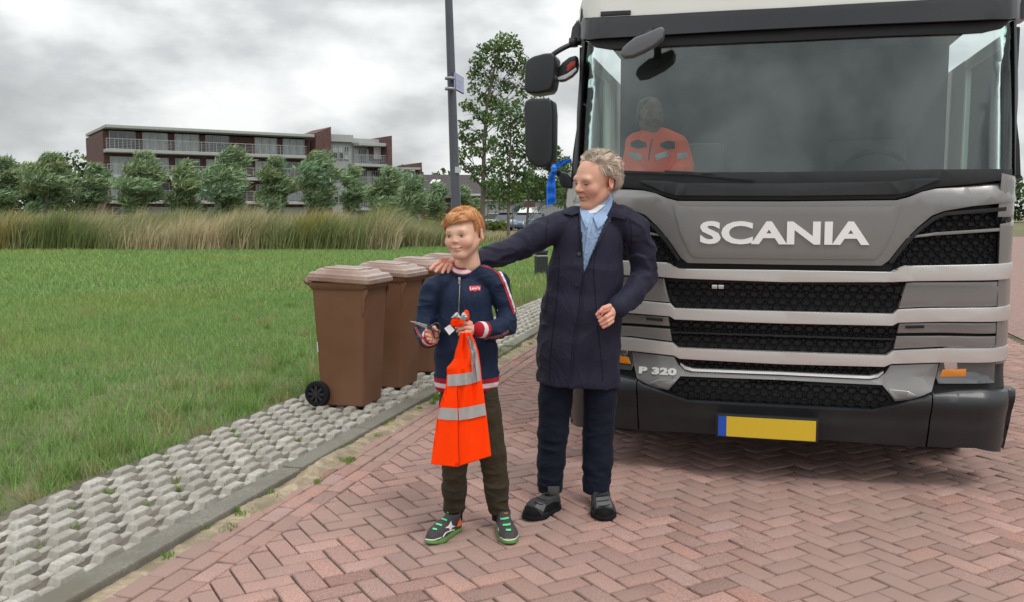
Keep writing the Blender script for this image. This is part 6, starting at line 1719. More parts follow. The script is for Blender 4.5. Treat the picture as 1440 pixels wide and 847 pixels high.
for side, toe, heel in ((0, G(600, 768), G(645, 744)), (1, G(717, 769), G(706, 738))):
    Mx, k, up, ub, sb_ = make_shoe(toe, heel, boy, bbase, .083, .09, m_sneak, boy_sole, True, .030, .085)
    if side == 0:
        drape('toe_line', band([(593.5, 756.5), (600, 758.8), (610, 759.3), (621, 756)], 1.3), [ub, sb_], .0015, .0015, m_wr, up, bbase, 1)
        drape('side_line', band([(623, 755.5), (627, 749.5), (634, 746.5), (639, 745)], 1.6), [ub, sb_], .0015, .0015, m_wr, up, bbase, 1)
        star = [(634.5, 732.5), (636.0, 739), (640.6, 740.2), (635.8, 742.4), (633.6, 748), (631.6, 743.0), (626, 742.6), (630.6, 739.4)]
        drape('side_star', star, ub, .002, .002, m_wr, up, bbase, 1)
        drape('heel_patch', [(647, 729), (650.5, 726.5), (652, 734), (651, 738), (644, 741), (642.5, 740.5), (645, 733)], ub, .0015, .002, m_org, up, bbase, 1)
        for (a, b) in (((628.5, 721), (635.5, 723.5)), ((618, 728.5), (628.5, 732)), ((613, 736.5), (621.5, 739)), ((608.5, 743.6), (614.5, 744.6))): drape('lace', band([a, ((a[0] + b[0]) / 2, (a[1] + b[1]) / 2 - .3), b], 2.4), ub, .003, .003, m_lace, up, bbase, 1)
        drape('tongue', band([(623, 719.8), (627.5, 721)], 3), ub, .003, .003, m_org, up, bbase, 1)
    else:
        drape('toe_line', band([(703.5, 755.5), (709, 759), (717, 759.8), (725, 757.5), (729.5, 752.5)], 1.3), [ub, sb_], .0015, .0015, m_wr, up, bbase, 1)
        drape('side_star', [(697, 732), (699, 738), (701.5, 744), (701.5, 748), (698.5, 743), (696.5, 738)], ub, .002, .002, m_wr, up, bbase, 1)
        for (a, b) in (((703.5, 729.8), (715.5, 728.2)), ((707, 738.2), (718, 737)), ((711.5, 745), (718.5, 745))): drape('lace', band([a, ((a[0] + b[0]) / 2, (a[1] + b[1]) / 2 + .4), b], 2.6), ub, .003, .003, m_lace, up, bbase, 1)
        drape('tongue', band([(709, 722), (714, 721.5)], 1.5), ub, .003, .003, m_org, up, bbase, 1)
# sock stubs between trouser and shoe
for (px, py) in ((640, 722), (702, 722)):
    bm = bmesh.new(); c_ = Bp(px, py, .03); cyl(bm, Vector(c_) + Vector((0, 0, -.03)), Vector(c_) + Vector((0, 0, .03)), .036, n=20)
    for v_ in bm.verts: v_.co -= Vector(bbase)
    from_bm('sock', bm, cloth('black_sock', (.012, .012, .013)), boy, True)

# ================================================================ scissors in the boy's hand
m_blade = mat('scissor_steel', (.62, .63, .64), .22, metal=1); m_hand = mat('scissor_handle', (.010, .011, .016), .4, coat=.3)
def Sp(px, py, dy=0): return Vector(Bp(px, py, -.205 + dy))
sc0 = Sp(600, 462)
scis = empty('scissors', sc0, 0, 'open scissors with black handles held in the hand of the boy', 'scissors')
def slab(name, pts, th, m, parent, org, dyf=lambda i: 0, bev=.0006):
    bm = bmesh.new(); A = [bm.verts.new(p - org) for p in pts]; B = [bm.verts.new(p - org + Vector((0, th, 0))) for p in pts]
    bm.faces.new(A); bm.faces.new(B[::-1])
    for i in range(len(A)): bm.faces.new((A[i], A[(i + 1) % len(A)], B[(i + 1) % len(A)], B[i]))
    bmesh.ops.recalc_face_normals(bm, faces=bm.faces); bevel_bm(bm, bev, 1)
    return from_bm(name, bm, m, parent)
slab('blade', [Sp(576, 451.6), Sp(587, 453.3), Sp(600, 457.2), Sp(603, 460.5), Sp(598, 460.8), Sp(588, 457.4)], .002, m_blade, scis, sc0)
slab('blade', [Sp(577.5, 451.8, .004), Sp(590, 456, .004), Sp(602, 459.8, .004), Sp(603, 462.5, .004), Sp(594, 460.2, .004)], .002, m_blade, scis, sc0)
for pts in ([(600, 459), (606, 459.5), (611, 455.5), (615.5, 454.6), (618.5, 458), (618.6, 463.5), (616, 466), (611.5, 465), (608, 461.5), (603, 461.5)], [(601, 461), (606, 463.5), (609.5, 469), (611, 474.5), (614.5, 476), (617.4, 473), (617.2, 468.5), (613.5, 466), (608, 464), (603, 461)]):
    bm = bmesh.new(); tube(bm, spline([Sp(x, y, -.002) - sc0 for x, y in pts], 40), .0032, 8); from_bm('handle', bm, m_hand, scis, True)
bm = bmesh.new(); p_ = Sp(601, 459.8, -.002) - sc0; cyl(bm, p_, p_ + Vector((0, .008, 0)), .0035, n=12); from_bm('pivot', bm, m_blade, scis)

# ================================================================ the orange vest hanging from his other hand
m_fluo = mat('fluorescent_orange_cloth', (1.0, .050, .001), .8, bump=.25, bscale=700, bdist=.0008, var=.04, vscale=20, spec=.1); m_refl = mat('reflective_tape', (.40, .40, .395), .38, metal=.25, var=.06, vscale=30, bump=.15, bscale=900, bdist=.0005)
m_lab = mat('care_label', (.74, .73, .76), .7)
VD = -.262
def Vp(px, py, dy=0): return Vector(Bp(px, py, VD + dy))
vb = Vp(652, 472)
vest = empty('safety_vest', vb, 0, 'fluorescent orange safety vest with grey reflective bands hanging from the hand of the boy', 'vest')
def edge_at(L_, y):
    for (x0, y0), (x1, y1) in zip(L_, L_[1:]):
        if y0 <= y <= y1: return x0 + (x1 - x0) * (y - y0) / (y1 - y0 + 1e-9)
    return L_[0][0] if y < L_[0][1] else L_[-1][0]
LE = [(648, 468), (645, 482), (641.5, 493), (639, 505), (634, 512), (628.8, 517.5), (629.5, 524), (627, 544), (619, 568), (614.5, 590), (610.5, 620), (606.5, 652)]
RE = [(661, 468), (668, 482), (672, 495), (675, 515), (677, 535), (681, 560), (684, 585), (687, 612), (690.5, 642)]
def bot_y(u_): return 652.5 + 4.2 * min(1, u_ / .42) if u_ < .42 else 656.7 - 15.5 * (u_ - .42) / .58
def vest_sheet(off, seed, uu=(0, 1), inset=0):
    nu, nv = 56, 120; V_ = []
    for j in range(nv + 1):
        for i in range(nu + 1):
            u_ = uu[0] + (uu[1] - uu[0]) * i / nu; yb = bot_y(u_); y = 468 + (yb - 468) * j / nv
            yl = 468 + (652 - 468) * j / nv; yr = 468 + (642 - 468) * j / nv
            x = edge_at(LE, yl) * (1 - u_) + edge_at(RE, yr) * u_; g_ = 1 - j / nv
            f_ = .016 * g_ ** 1.4 * math.sin(u_ * 19 + seed) + .009 * math.sin(u_ * 7.5 + seed * 2 + j * .012) * (.4 + g_) + .004 * math.sin(u_ * 23 + j * .07 + seed)
            f_ += -.018 * math.sin(math.pi * min(1, max(0, u_))) * (1 - .3 * g_)
            V_.append(Vp(x, y, f_ + off)[:])
    Fq = [(j * (nu + 1) + i, j * (nu + 1) + i + 1, (j + 1) * (nu + 1) + i + 1, (j + 1) * (nu + 1) + i) for j in range(nv) for i in range(nu)]
    return np.array(V_), np.array(Fq)
def solid_sheet(name, V_, Fq, m, parent, base, th=.003):
    bm = bmesh.new(); vs_ = [bm.verts.new(v - np.array(base)) for v in V_]
    for f in Fq: bm.faces.new([vs_[i] for i in f])
    bm.normal_update(); bmesh.ops.solidify(bm, geom=bm.faces[:], thickness=th)
    return from_bm(name, bm, m, parent, True)
bkV, bkF = vest_sheet(.020, 1.7); frV, frF = vest_sheet(.0, .4)
solid_sheet('back_panel', bkV, bkF, m_fluo, vest, vb); fp_ = solid_sheet('front_panel', frV, frF, m_fluo, vest, vb)
v_bvh = bvh_of(frV, frF)
# left flap lying over the front panel, its edge is the seam line
drape('front_flap', [(628.8, 518), (641, 517), (644, 560), (644.5, 600), (646.5, 656.2), (640, 656), (625, 654.6), (606.8, 652.3), (610.5, 620), (614.5, 590), (619, 568), (627, 544)], v_bvh, .006, .003, m_fluo, vest, vb, 4)
f_bvh = [v_bvh]
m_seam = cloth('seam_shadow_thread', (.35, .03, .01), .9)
def vtape(path_): drape('reflective_band', path_, v_bvh, .0105, .0012, m_refl, vest, vb, 3)
vtape([(629.4, 527.5), (646, 526), (663.5, 523.5), (663.8, 540), (646, 542.5), (629, 543.2)])
vtape([(663.2, 523), (662.5, 505), (660, 488), (656.5, 474), (661, 473), (668, 485), (672, 500), (674.8, 516), (676.6, 535.5), (670, 537.5), (664.3, 539.5)])
vtape([(618.3, 573.5), (632, 574), (643, 574.5), (644, 591), (630, 591), (615, 589.3)]); vtape([(644.6, 574.5), (660, 572), (681.5, 567.5), (683.8, 583.8), (662, 589), (645.6, 591.2)])
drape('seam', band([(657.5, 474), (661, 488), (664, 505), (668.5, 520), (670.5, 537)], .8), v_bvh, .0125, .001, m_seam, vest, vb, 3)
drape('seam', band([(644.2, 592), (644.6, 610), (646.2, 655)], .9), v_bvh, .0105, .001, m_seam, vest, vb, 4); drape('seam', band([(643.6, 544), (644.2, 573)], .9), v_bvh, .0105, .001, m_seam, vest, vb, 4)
# bunched top above the fist: cloth loops and the label
def bunch(name, pts, m, dy=-.01, th=.004, w_amp=.006):
    bm = bmesh.new(); cx = sum(p[0] for p in pts) / len(pts); cy = sum(p[1] for p in pts) / len(pts); S_ = spline([Vector((x, y, 0)) for x, y in pts + [pts[0]]], len(pts) * 4)[:-1]; rings = []
    for k_, (t, d_) in enumerate(((1, .0), (.75, -w_amp), (.45, -w_amp * 1.5), (.15, -w_amp * 1.1))):
        rings.append([bm.verts.new(Vp(cx + (p.x - cx) * t, cy + (p.y - cy) * t, dy + d_ + .003 * math.sin(i * 1.3 + k_)) - vb) for i, p in enumerate(S_)])
    n = len(S_)
    for A, B in zip(rings, rings[1:]):
        for i in range(n): bm.faces.new((A[i], A[(i + 1) % n], B[(i + 1) % n], B[i]))
    bm.faces.new(rings[-1]); bm.normal_update(); bmesh.ops.recalc_face_normals(bm, faces=bm.faces)
    bmesh.ops.solidify(bm, geom=bm.faces[:], thickness=th); return from_bm(name, bm, m, vest, True)
bunch('gathered_cloth', [(634, 452), (637, 447), (643, 446), (650, 450), (652, 455), (647, 459), (640, 460), (634, 458)], m_fluo)
bunch('gathered_tape', [(634, 447), (641, 440), (644, 440), (649, 448), (650, 451), (644, 448), (638, 447)], m_refl, -.012)
bunch('gathered_cloth', [(651, 441), (654, 436.5), (658, 437), (660, 443), (659.5, 451), (655, 453), (653, 447)], m_fluo, .012)
bunch('gathered_tape', [(647, 446), (651, 439.5), (655, 441), (658, 446), (656, 450), (650, 453), (648, 450)], m_refl, -.004)
slab('care_label', [Vp(624.8, 462, -.03), Vp(632.5, 456.6, -.03), Vp(639.5, 464.5, -.024), Vp(631.8, 471.5, -.026)], .0012, m_lab, vest, vb, bev=.0002)
# ================================================================ the man
MY = 4.63
def Mp(px, py, dy=0.0): return np.array(P(px, py, MY + dy))
mb_ = G(805, 716); mbase = (mb_.x, mb_.y, 0.0)
man = empty('person', mbase, 0, 'tall older man with tousled grey hair in a long dark navy coat, one hand on the shoulder of the boy', 'person')
man['label'] = 'tall grey haired man in a long dark navy coat, arm stretched behind the boy'
m_coat = cloth('navy_coat_cloth', (.0165, .0165, .0330), .66, 1100, wrinkle=.34, wscale=(4.2, 4.2, 2.6))
v = Vol(); q_ = 1.5
v.chain([(Mp(828, 345), .172), (Mp(823, 390), .186), (Mp(818, 440), .200), (Mp(814, 490), .206), (Mp(813, 532), .212)], .03, q_)
v.chain([(Mp(838, 302, .03), .050), (Mp(808, 309, .02), .066), (Mp(785, 318, .01), .070)], .02); v.chain([(Mp(845, 302, .03), .050), (Mp(872, 308, .02), .068), (Mp(893, 322, .01), .072)], .02)
v.chain([(Mp(850, 291, .05), .062), (Mp(845, 305, .04), .070)], .015)
# sleeve reaching behind the boy
v.chain([(Mp(787, 319, .0), .074), (Mp(760, 330, -.02), .070), (Mp(734, 344, -.05), .066)], .014); v.chain([(Mp(734, 344, -.05), .064), (Mp(704, 357, -.12), .056), (Mp(672, 366.5, -.21), .047)], .012)
# the other sleeve, bent in front
v.chain([(Mp(893, 326, .0), .070), (Mp(903, 355, .02), .066), (Mp(906, 388, .02), .062)], .012); v.chain([(Mp(906, 388, .02), .061), (Mp(891, 412, -.08), .056), (Mp(870, 433, -.17), .049)], .008)
hz_ = Mp(812, 539)[2]
v.cut(lambda X: (hz_ + .01 * np.sin(X[..., 0] * 9)) - X[..., 2], .004)
def cf(X):
    x, y, z = X[..., 0], X[..., 1], X[..., 2]
    armr = np.clip((x - Mp(882, 380)[0]) / .02, 0, 1) * (z > Mp(0, 445)[2]); arml = np.clip((Mp(772, 330)[0] - x) / .03, 0, 1); arm = np.maximum(armr, arml)
    low = np.clip((Mp(820, 400)[2] - z) / .3, 0, 1)
    r1 = np.clip(1 - np.abs(wobble(X, (34, 22, 9), 61, 1.5)) * 2.3, 0, 1); r2_ = np.clip(1 - np.abs(wobble(X, (30, 30, 40), 62, 1.8)) * 2.2, 0, 1); r3 = np.clip(1 - np.abs(wobble(X, (14, 14, 22), 63, 1.6)) * 2.2, 0, 1)
    return -.007 * r1 * low * (1 - arm) - .0100 * r2_ * arm - .0055 * r3 * (1 - arm) + .0018 * wobble(X, (50, 40, 40), 64)
v.warp(cf)
# the V opening over the shirt
def vee(X):
    o = np.array((0, 0, H_CAM)); y = X[..., 1]
    px = 720 + F_PX * X[..., 0] / (y * math.cos(PITCH) - (X[..., 2] - H_CAM) * math.sin(PITCH)); py = 423.5 - F_PX * (y * math.sin(PITCH) + (X[..., 2] - H_CAM) * math.cos(PITCH)) / (y * math.cos(PITCH) - (X[..., 2] - H_CAM) * math.sin(PITCH))
    t = np.clip((py - 292) / 92, 0, 1.2); l_ = 815 + t * 6.5; r_ = 860 - t * 38.5
    d = np.maximum(l_ - px, px - r_) / 275.; d = np.maximum(d, (py - 386) / 275.); d = np.maximum(d, (285 - py) / 275.)
    return np.maximum(d, y - (MY - .035))
v.cone(Mp(846, 274, .03), .050, Mp(843, 262, .03), .060, .004, op='s')
lo_ = np.minimum(Mp(810, 400, -.3), Mp(865, 280, 0)); hi_ = np.maximum(Mp(810, 400, -.3), Mp(865, 280, 0))
v.sub(vee, lo_, hi_, .004)
cV, cF = v.mesh(.0048, 1); c_bvh = bvh_of(cV, cF)
coat = add_part('coat', cV, cF, man, m_coat, mbase)
# shirt below, and the white undershirt
m_shirt = cloth('light_blue_shirt', (.30, .42, .62), .8, 800, wrinkle=.35, wscale=(10, 10, 6)); m_tee = cloth('white_undershirt', (.70, .70, .74), .85, 700)
v = Vol(); v.chain([(Mp(836, 300, .02), .066), (Mp(832, 325, .0), .125), (Mp(826, 400, .0), .150)], .03, 1.6)
v.chain([(Mp(846, 279, .025), .060), (Mp(838, 303, .015), .068)], .012); v.warp(lambda X: .0035 * wobble(X, (26, 20, 14), 71) - .004 * np.clip(1 - np.abs(wobble(X, (40, 20, 20), 72)) * 2.2, 0, 1))
sV, sF = v.mesh(.004, 1); s_bvh = bvh_of(sV, sF); shirt = add_part('shirt', sV, sF, man, m_shirt, mbase)
drape('undershirt', [(818, 289), (852, 288), (846, 293), (838, 299.5), (830, 300), (822, 296)], s_bvh, .003, .002, m_tee, man, mbase, 2)
drape('shirt_placket', [(828, 300), (835, 300), (830, 330), (825, 360), (822, 384), (819.5, 384), (822, 350), (826, 322)], s_bvh, .002, .003, m_shirt, shirt, mbase, 2)
for y in (312, 333, 356): drape('button', [(828.6 - (y - 312) * .1 + dx, y + dy) for dx, dy in ((-.8, 0), (0, -.8), (.8, 0), (0, .8))], s_bvh, .006, .001, m_wr, shirt, mbase, 1)
m_shirt2 = m_shirt
def flap(name, path, bvh, off, th, m, parent, base, step=2.5): return drape(name, path, bvh, off, th, m, parent, base, step)
# shirt collar points
flap('shirt_collar', [(815, 288), (818, 286), (828, 298), (832, 304), (825, 322), (819, 309), (815.5, 297)], [s_bvh, c_bvh], .006, .004, m_shirt, shirt, mbase)
flap('shirt_collar', [(861, 276), (862, 287), (858, 301), (847, 317), (841, 322), (834, 305), (846, 296), (854, 287)], [s_bvh, c_bvh], .008, .004, m_shirt, shirt, mbase)
# coat collar and lapels
flap('coat_collar', [(812, 279), (803, 284), (793, 294), (793, 300), (804, 303), (815, 299), (821, 326), (823, 345), (821.5, 372), (818, 345), (815, 318), (814, 300), (815, 290)], c_bvh, .012, .007, m_coat, coat, mbase)
flap('coat_collar', [(862, 274), (868, 277), (876, 287), (884, 303), (879, 309), (861, 305), (848, 330), (833, 358), (824, 384), (823, 378), (829, 350), (840, 326), (854, 302), (861, 288)], c_bvh, .012, .007, m_coat, coat, mbase)
# front edge, seams, buttons, pockets
flap('front_edge', band([(824, 382), (821, 405), (817, 440), (811, 480), (805, 538)], 1.5), c_bvh, .003, .004, m_coat, coat, mbase)
m_stitch = cloth('dark_seam', (.008, .008, .014), .9)
for pth in ([(820, 384), (817, 405), (813, 440), (806, 480), (800, 538)], [(771, 300), (768, 330), (766, 362)], [(886, 306), (888, 340), (882, 372), (880, 402)], [(840, 345), (835, 380), (838, 430), (845, 500), (848, 537)], [(787, 362), (783, 420), (776, 480), (772, 534)]):
    flap('seam', band(pth, .8), c_bvh, .0005, .0012, m_stitch, coat, mbase)
flap('pocket_flap', [(766, 410), (770, 405), (768, 436), (763, 448), (760, 446)], c_bvh, .001, .003, m_coat, coat, mbase)
m_btn = mat('coat_button', (.010, .010, .014), .3, coat=.5)
for (x, y) in ((814.5, 357), (811, 400.5)):
    n_ = [(x + 3.1 * math.cos(t), y + 2.6 * math.sin(t)) for t in [2 * math.pi * i / 12 for i in range(12)]]
    flap('coat_button', n_, c_bvh, .002, .004, m_btn, coat, mbase, 2)
# ---- trousers
m_jean = cloth('dark_navy_trouser_cloth', (.0065, .0092, .0195), .85, 800, wrinkle=.40, wscale=(4, 4, 4.5))
v = Vol()
v.chain([(Mp(785, 520), .092), (Mp(781, 560), .084), (Mp(778, 610), .073), (Mp(775, 650, .0), .067), (Mp(773, 697, -.01), .060)], .02)
v.chain([(Mp(843, 520), .092), (Mp(844, 560), .083), (Mp(841, 610, .01), .077), (Mp(840, 650, .0), .072), (Mp(838.5, 695, -.02), .067)], .02)
v.cut(lambda X: .062 - X[..., 2], .004)
def mf(X):
    low = np.clip((.6 - X[..., 2]) / .3, 0, 1); r1 = np.clip(1 - np.abs(wobble(X, (14, 18, 26), 81, 1.7)) * 2.2, 0, 1); r2_ = np.clip(1 - np.abs(wobble(X, (24, 20, 44), 82, 1.8)) * 2.2, 0, 1)
    return -.0035 * r1 - .0055 * r2_ * low + .0015 * wobble(X, (50, 40, 40), 83)
v.warp(mf); tV, tF = v.mesh(.0048, 1); mt_bvh = bvh_of(tV, tF); mtr = add_part('trousers', tV, tF, man, m_jean, mbase)
# ---- shoes
m_mshoe = cloth('dark_grey_suede_shoe', (.034, .034, .036), .8, 300, bump=.5, var=.25); m_msole = mat('black_shoe_sole', (.010, .010, .011), .8, spec=.15, bump=.4, bscale=120, bdist=.003); m_mblk = mat('black_shoe_leather', (.006, .006, .007), .75, spec=.12)
m_mlace = mat('grey_lace', (.012, .013, .018), .8, spec=.15); m_mgrey = cloth('light_grey_shoe_panel', (.11, .11, .115), .85, 300, var=.2)
def man_sole(Vw, Fq, Vl, k, up): return add_part('sole', Vw, Fq, up, m_msole, mbase)
for side, toe, heel in ((0, G(740, 733), G(781, 714)), (1, G(849, 735), G(844, 707))):
    Mx, k, up, ub, sb_ = make_shoe(toe, heel, man, mbase, .114, .112, m_mshoe, man_sole, True, .028, .070)
    if side == 0:
        drape('toe_cap', [(733, 724), (735, 715), (742, 710.5), (752, 714), (760, 722), (762, 728), (750, 731), (738, 730)], ub, .001, .002, m_mblk, up, mbase, 2)
        drape('side_panel', [(764, 722), (768, 712), (778, 706), (787, 706), (787, 713), (776, 719)], ub, .001, .002, m_mblk, up, mbase, 2)
        drape('side_panel', [(752, 713), (757, 706), (768, 710), (764, 720)], ub, .001, .002, m_mgrey, up, mbase, 2)
        L_ = [((751, 706), (764, 710)), ((755, 700), (768, 704)), ((759, 694), (771, 697))]
        bow = [[(763, 691), (755, 688), (749, 690), (754, 693), (763, 692)], [(763, 691), (768, 694), (766, 699)]]
    else:
        drape('toe_cap', [(835, 722), (838, 716), (850, 713.5), (862, 717), (866, 723), (864, 730), (851, 733), (839, 730)], ub, .001, .002, m_mblk, up, mbase, 2)
        drape('side_panel', [(826, 704), (830, 700), (835, 712), (836, 720), (829, 714)], ub, .001, .002, m_mblk, up, mbase, 2)
        drape('side_panel', [(839, 714), (838, 700), (857, 698), (862, 714), (850, 712)], ub, .001, .002, m_mgrey, up, mbase, 2)
        L_ = [((841, 712), (858, 710)), ((839, 705), (857, 703)), ((837, 698), (854, 696))]
        bow = [[(846, 693), (855, 690), (862, 697), (864, 704)], [(846, 693), (840, 695), (838, 700)]]
    for a_, b_ in L_: drape('lace', band([a_, ((a_[0] + b_[0]) / 2, (a_[1] + b_[1]) / 2 + .5), b_], 1.4), ub, .0025, .0025, m_mlace, up, mbase, 1)
    for pth in bow: drape('lace', band(pth, .9), [ub, mt_bvh], .004, .003, m_mlace, up, mbase, 1)
    c_ = Vector((heel[0], heel[1], 0)).lerp(Vector((toe[0], toe[1], 0)), .06) + Vector((0, 0, .08)); bm = bmesh.new(); cyl(bm, c_ - Vector((0, 0, .03)) - Vector(mbase), c_ + Vector((0, .02, .03)) - Vector(mbase), .030, n=20)
    from_bm('sock', bm, cloth('grey_sock', (.05, .048, .045)), man, True)
# ---- head
MM = euler_m(R(54), R(9), R(4)); MC = Mp(838, 256, .0); MS = 1.17
hv = head_volume(False); hv.cone((0, .02, -.055), .052, (-.004, .045, -.135), .056, .02)
hV, hF = hv.mesh(.0024, 1)
msk = (.60, .335, .24)
hC = paint_face(hV, False, msk, (.64, .22, .16), (.46, .18, .14), (.36, .28, .22), .6)
# shade of face lines painted into the skin: nose to mouth, eye corner, brow
def crease_shade(c, r_, amt):
    d = np.sqrt((((hV - np.array(c)) / np.array(r_)) ** 2).sum(1)); a = np.clip((1.1 - d) * 2, 0, 1)[:, None] * amt; hC[:] = hC * (1 - a * np.array([[.45, .6, .65]]))
for s_ in (-1, 1):
    for t in np.linspace(0, 1, 7): crease_shade((s_ * (.018 + .014 * t), -.09, -.028 - .032 * t), (.0030, .03, .005), .8)
    for t in (-1, 0, 1): crease_shade((s_ * .052, -.065, .002 + t * .006), (.008, .03, .0014), .6)
    crease_shade((s_ * .032, -.085, -.010), (.014, .03, .003), .6)
for zz in (.045, .056, .068): crease_shade((0, -.09, zz), (.04, .04, .0016), .25)
parts_V, parts_F, parts_C = [to_w(hV, MM, MS, MC)], [hF], [hC]
# fist with the small dark key, image right
D3 = -.215
def q3(px, py, dy=0): return Mp(px, py, D3 + dy)
ch = [[(q3(857, 434, .0), .0120), (q3(848, 438, -.022), .0112), (q3(842, 446, -.020), .0100), (q3(845, 449, -.002), .0090)],
      [(q3(860, 441, .0), .0120), (q3(852, 446, -.022), .0112), (q3(844, 451.5, -.018), .0100), (q3(847, 454, .0), .0090)],
      [(q3(861, 447, .002), .0115), (q3(854, 452, -.018), .0105), (q3(846, 456, -.014), .0095), (q3(849, 457, .002), .0085)],
      [(q3(861, 452, .004), .0105), (q3(855, 456.5, -.012), .0095), (q3(848.5, 460, -.010), .0085), (q3(851, 459.5, .004), .0078)],
      [(q3(857, 431, .0), .0135), (q3(849, 433.5, -.022), .0115), (q3(843, 438.5, -.028), .0105), (q3(839.5, 442.5, -.026), .0085)]]
pm = [(q3(858, 436, .012), .020, q3(859, 448, .014), .018), (q3(859, 440, .016), .026, Mp(868, 433, -.175), .028)]
body_add(*hand(ch, pm, skin=(.64, .36, .27), seed=91))
# hand laid over the boy's far shoulder
def q4(px, py, dy=0): return np.array(P(px, py, 4.235 + dy))
ch = [[(q4(629, 370, .03), .0105), (q4(620, 369, .0), .0098), (q4(612, 372.5, -.022), .0090), (q4(605.5, 378.5, -.036), .0078)],
      [(q4(631, 373, .02), .0108), (q4(623, 372.5, -.010), .0100), (q4(617, 377, -.030), .0090), (q4(613, 382, -.038), .0078)],
      [(q4(634, 374, .015), .0105), (q4(628.5, 374, -.012), .0096), (q4(624.5, 379, -.030), .0088), (q4(622, 383.5, -.036), .0076)],
      [(q4(637, 375, .015), .0098), (q4(633.5, 375.5, -.008), .0088), (q4(631, 380, -.022), .0080), (q4(630, 383, -.028), .0070)],
      [(q4(636, 370, .05), .0115), (q4(628, 365.5, .04), .0100), (q4(620, 365.5, .025), .0088)]]
pm = [(q4(632, 371, .04), .020, q4(640, 370, .05), .022), (q4(640, 370, .06), .024, np.array(P(664, 367, 4.42)), .027)]
body_add(*hand(ch, pm, skin=(.64, .36, .27), seed=93))
v = Vol(); v.chain([(Mp(841, 285, .02), .058), (Mp(836, 310, .02), .08), (Mp(828, 380, .02), .10), (Mp(818, 500, .02), .11)], .03, 1.1)
v.chain([(Mp(787, 320), .042), (Mp(734, 345, -.05), .038), (np.array(P(664, 367, 4.42)), .027)], .02); v.chain([(Mp(893, 325), .042), (Mp(902, 388, .02), .038), (Mp(868, 433.5, -.175), .028)], .02)
v.chain([(Mp(788, 510), .07), (Mp(778, 610), .05), (Mp(773, 690, .02), .036)], .02); v.chain([(Mp(842, 510), .07), (Mp(842, 610), .05), (Mp(840, 690, .02), .036)], .02)
bV, bF = v.mesh(.009, 1); body_add(bV, bF, np.tile(np.array(msk), (len(bV), 1)))
add_part('body', np.vstack(parts_V), np.vstack(parts_F), man, m_skin, mbase, np.vstack(parts_C))
# ---- grey tousled hair: a receding horseshoe with locks flying out
hv = Vol(); hv.ell((0, .028, .038), (.083, .092, .086), .01); hv.ell((0, .0, .098), (.050, .052, .022), .02)
for s_ in (-1, 1): hv.ell((s_ * .078, .022, .040), (.018, .036, .040), .02); hv.ell((s_ * .066, .06, .0), (.022, .03, .04), .02)
hv.cut(lambda X: -(X[..., 1] - .0 + .055 * np.clip((X[..., 2] - .02) / .08, 0, 1)**1 * (1.0) - .002 - 0.0), .01)
hv.cut(lambda X: (-.058 - .0 * X[..., 0]) - X[..., 2], .01)
hv.cut(lambda X: np.where((X[..., 1] < .036) & (np.abs(X[..., 0]) > .05), (.028 - X[..., 2]), -.05), .004)
hv.warp(lambda X: -.0022 * np.clip(1 - np.abs(wobble(X, (60, 60, 60), 101, 1.6)) * 2, 0, 1))
cV2, cF2 = hv.mesh(.003, 1)
GREY = np.array([.60, .49, .39])
g_ = np.clip(.9 + .35 * wobble(cV2, (90, 90, 90), 102), .5, 1.4)[:, None]
mhair = add_part('hair', to_w(cV2, MM, MS, MC), cF2, man, m_hair, mbase, np.clip(GREY * .72 * g_, 0, 1))
r9 = np.random.default_rng(103); n_ = 6500; ids = r9.integers(0, len(cV2), n_); rt = cV2[ids] * 1.008; clump_id = r9.integers(0, 150, n_)
cseed = cV2[r9.integers(0, len(cV2), 150)]; near_c = np.argmin(((rt[:, None, :] - cseed[None]) ** 2).sum(2), 1); cdir = r9.normal(0, 1, (150, 3))
def mflow(X, i):
    c = np.array([0, .02, .04]); rr = (X - c) / np.array([.083, .095, .088]); l = np.linalg.norm(rr, axis=1)[:, None]; nrm = rr / l
    d = np.c_[np.sign(X[:, 0]) * .2, .8 * np.ones(len(X)), np.where(X[:, 2] > .09, .15, -.55)] + cdir[near_c] * (.32 + .11 * i)
    d /= np.linalg.norm(d, axis=1)[:, None]; d = d - nrm * (d * nrm).sum(1)[:, None] * .9 + nrm * np.where(l < 1.16, .34, -.10)
    return d + r9.normal(0, .05, X.shape)
mc = GREY * (r9.uniform(.55, 1.55, (n_, 1))) * (1 + .22 * r9.normal(0, 1, (150, 1))[near_c]); mc = mc * np.c_[np.ones(n_), 1 + r9.normal(.0, .04, n_), 1 + r9.normal(.04, .08, n_)]
def keep_man(pts):
    e = pts[:, -1]; return ~(((e[:, 1] < -.035) & (e[:, 2] < .085)) | ((np.abs(e[:, 0]) > .055) & (e[:, 2] < .020) & (e[:, 1] < .036)) | (e[:, 2] < -.065))
ribbons_local('lock', rt, mflow, 5, r9.uniform(.005, .0105, n_), .0020, mc, mhair, m_hair, mbase, MM, MS, MC, 104, keep_man)
# small dark key ring between thumb and finger
kb = Vector(q3(840, 440, -.035)); key = empty('pocket_knife', kb, 0, 'small dark object pinched between thumb and finger of the man', 'key')
key.name = 'key'
bm = bmesh.new(); tube(bm, spline([Vector(q3(x, y, -.034)) - kb for x, y in ((839.5, 432.5), (842, 435), (845, 439), (844.5, 443))], 12), [.0022] * 13, 8); from_bm('key_bow', bm, m_tblack, key, True)

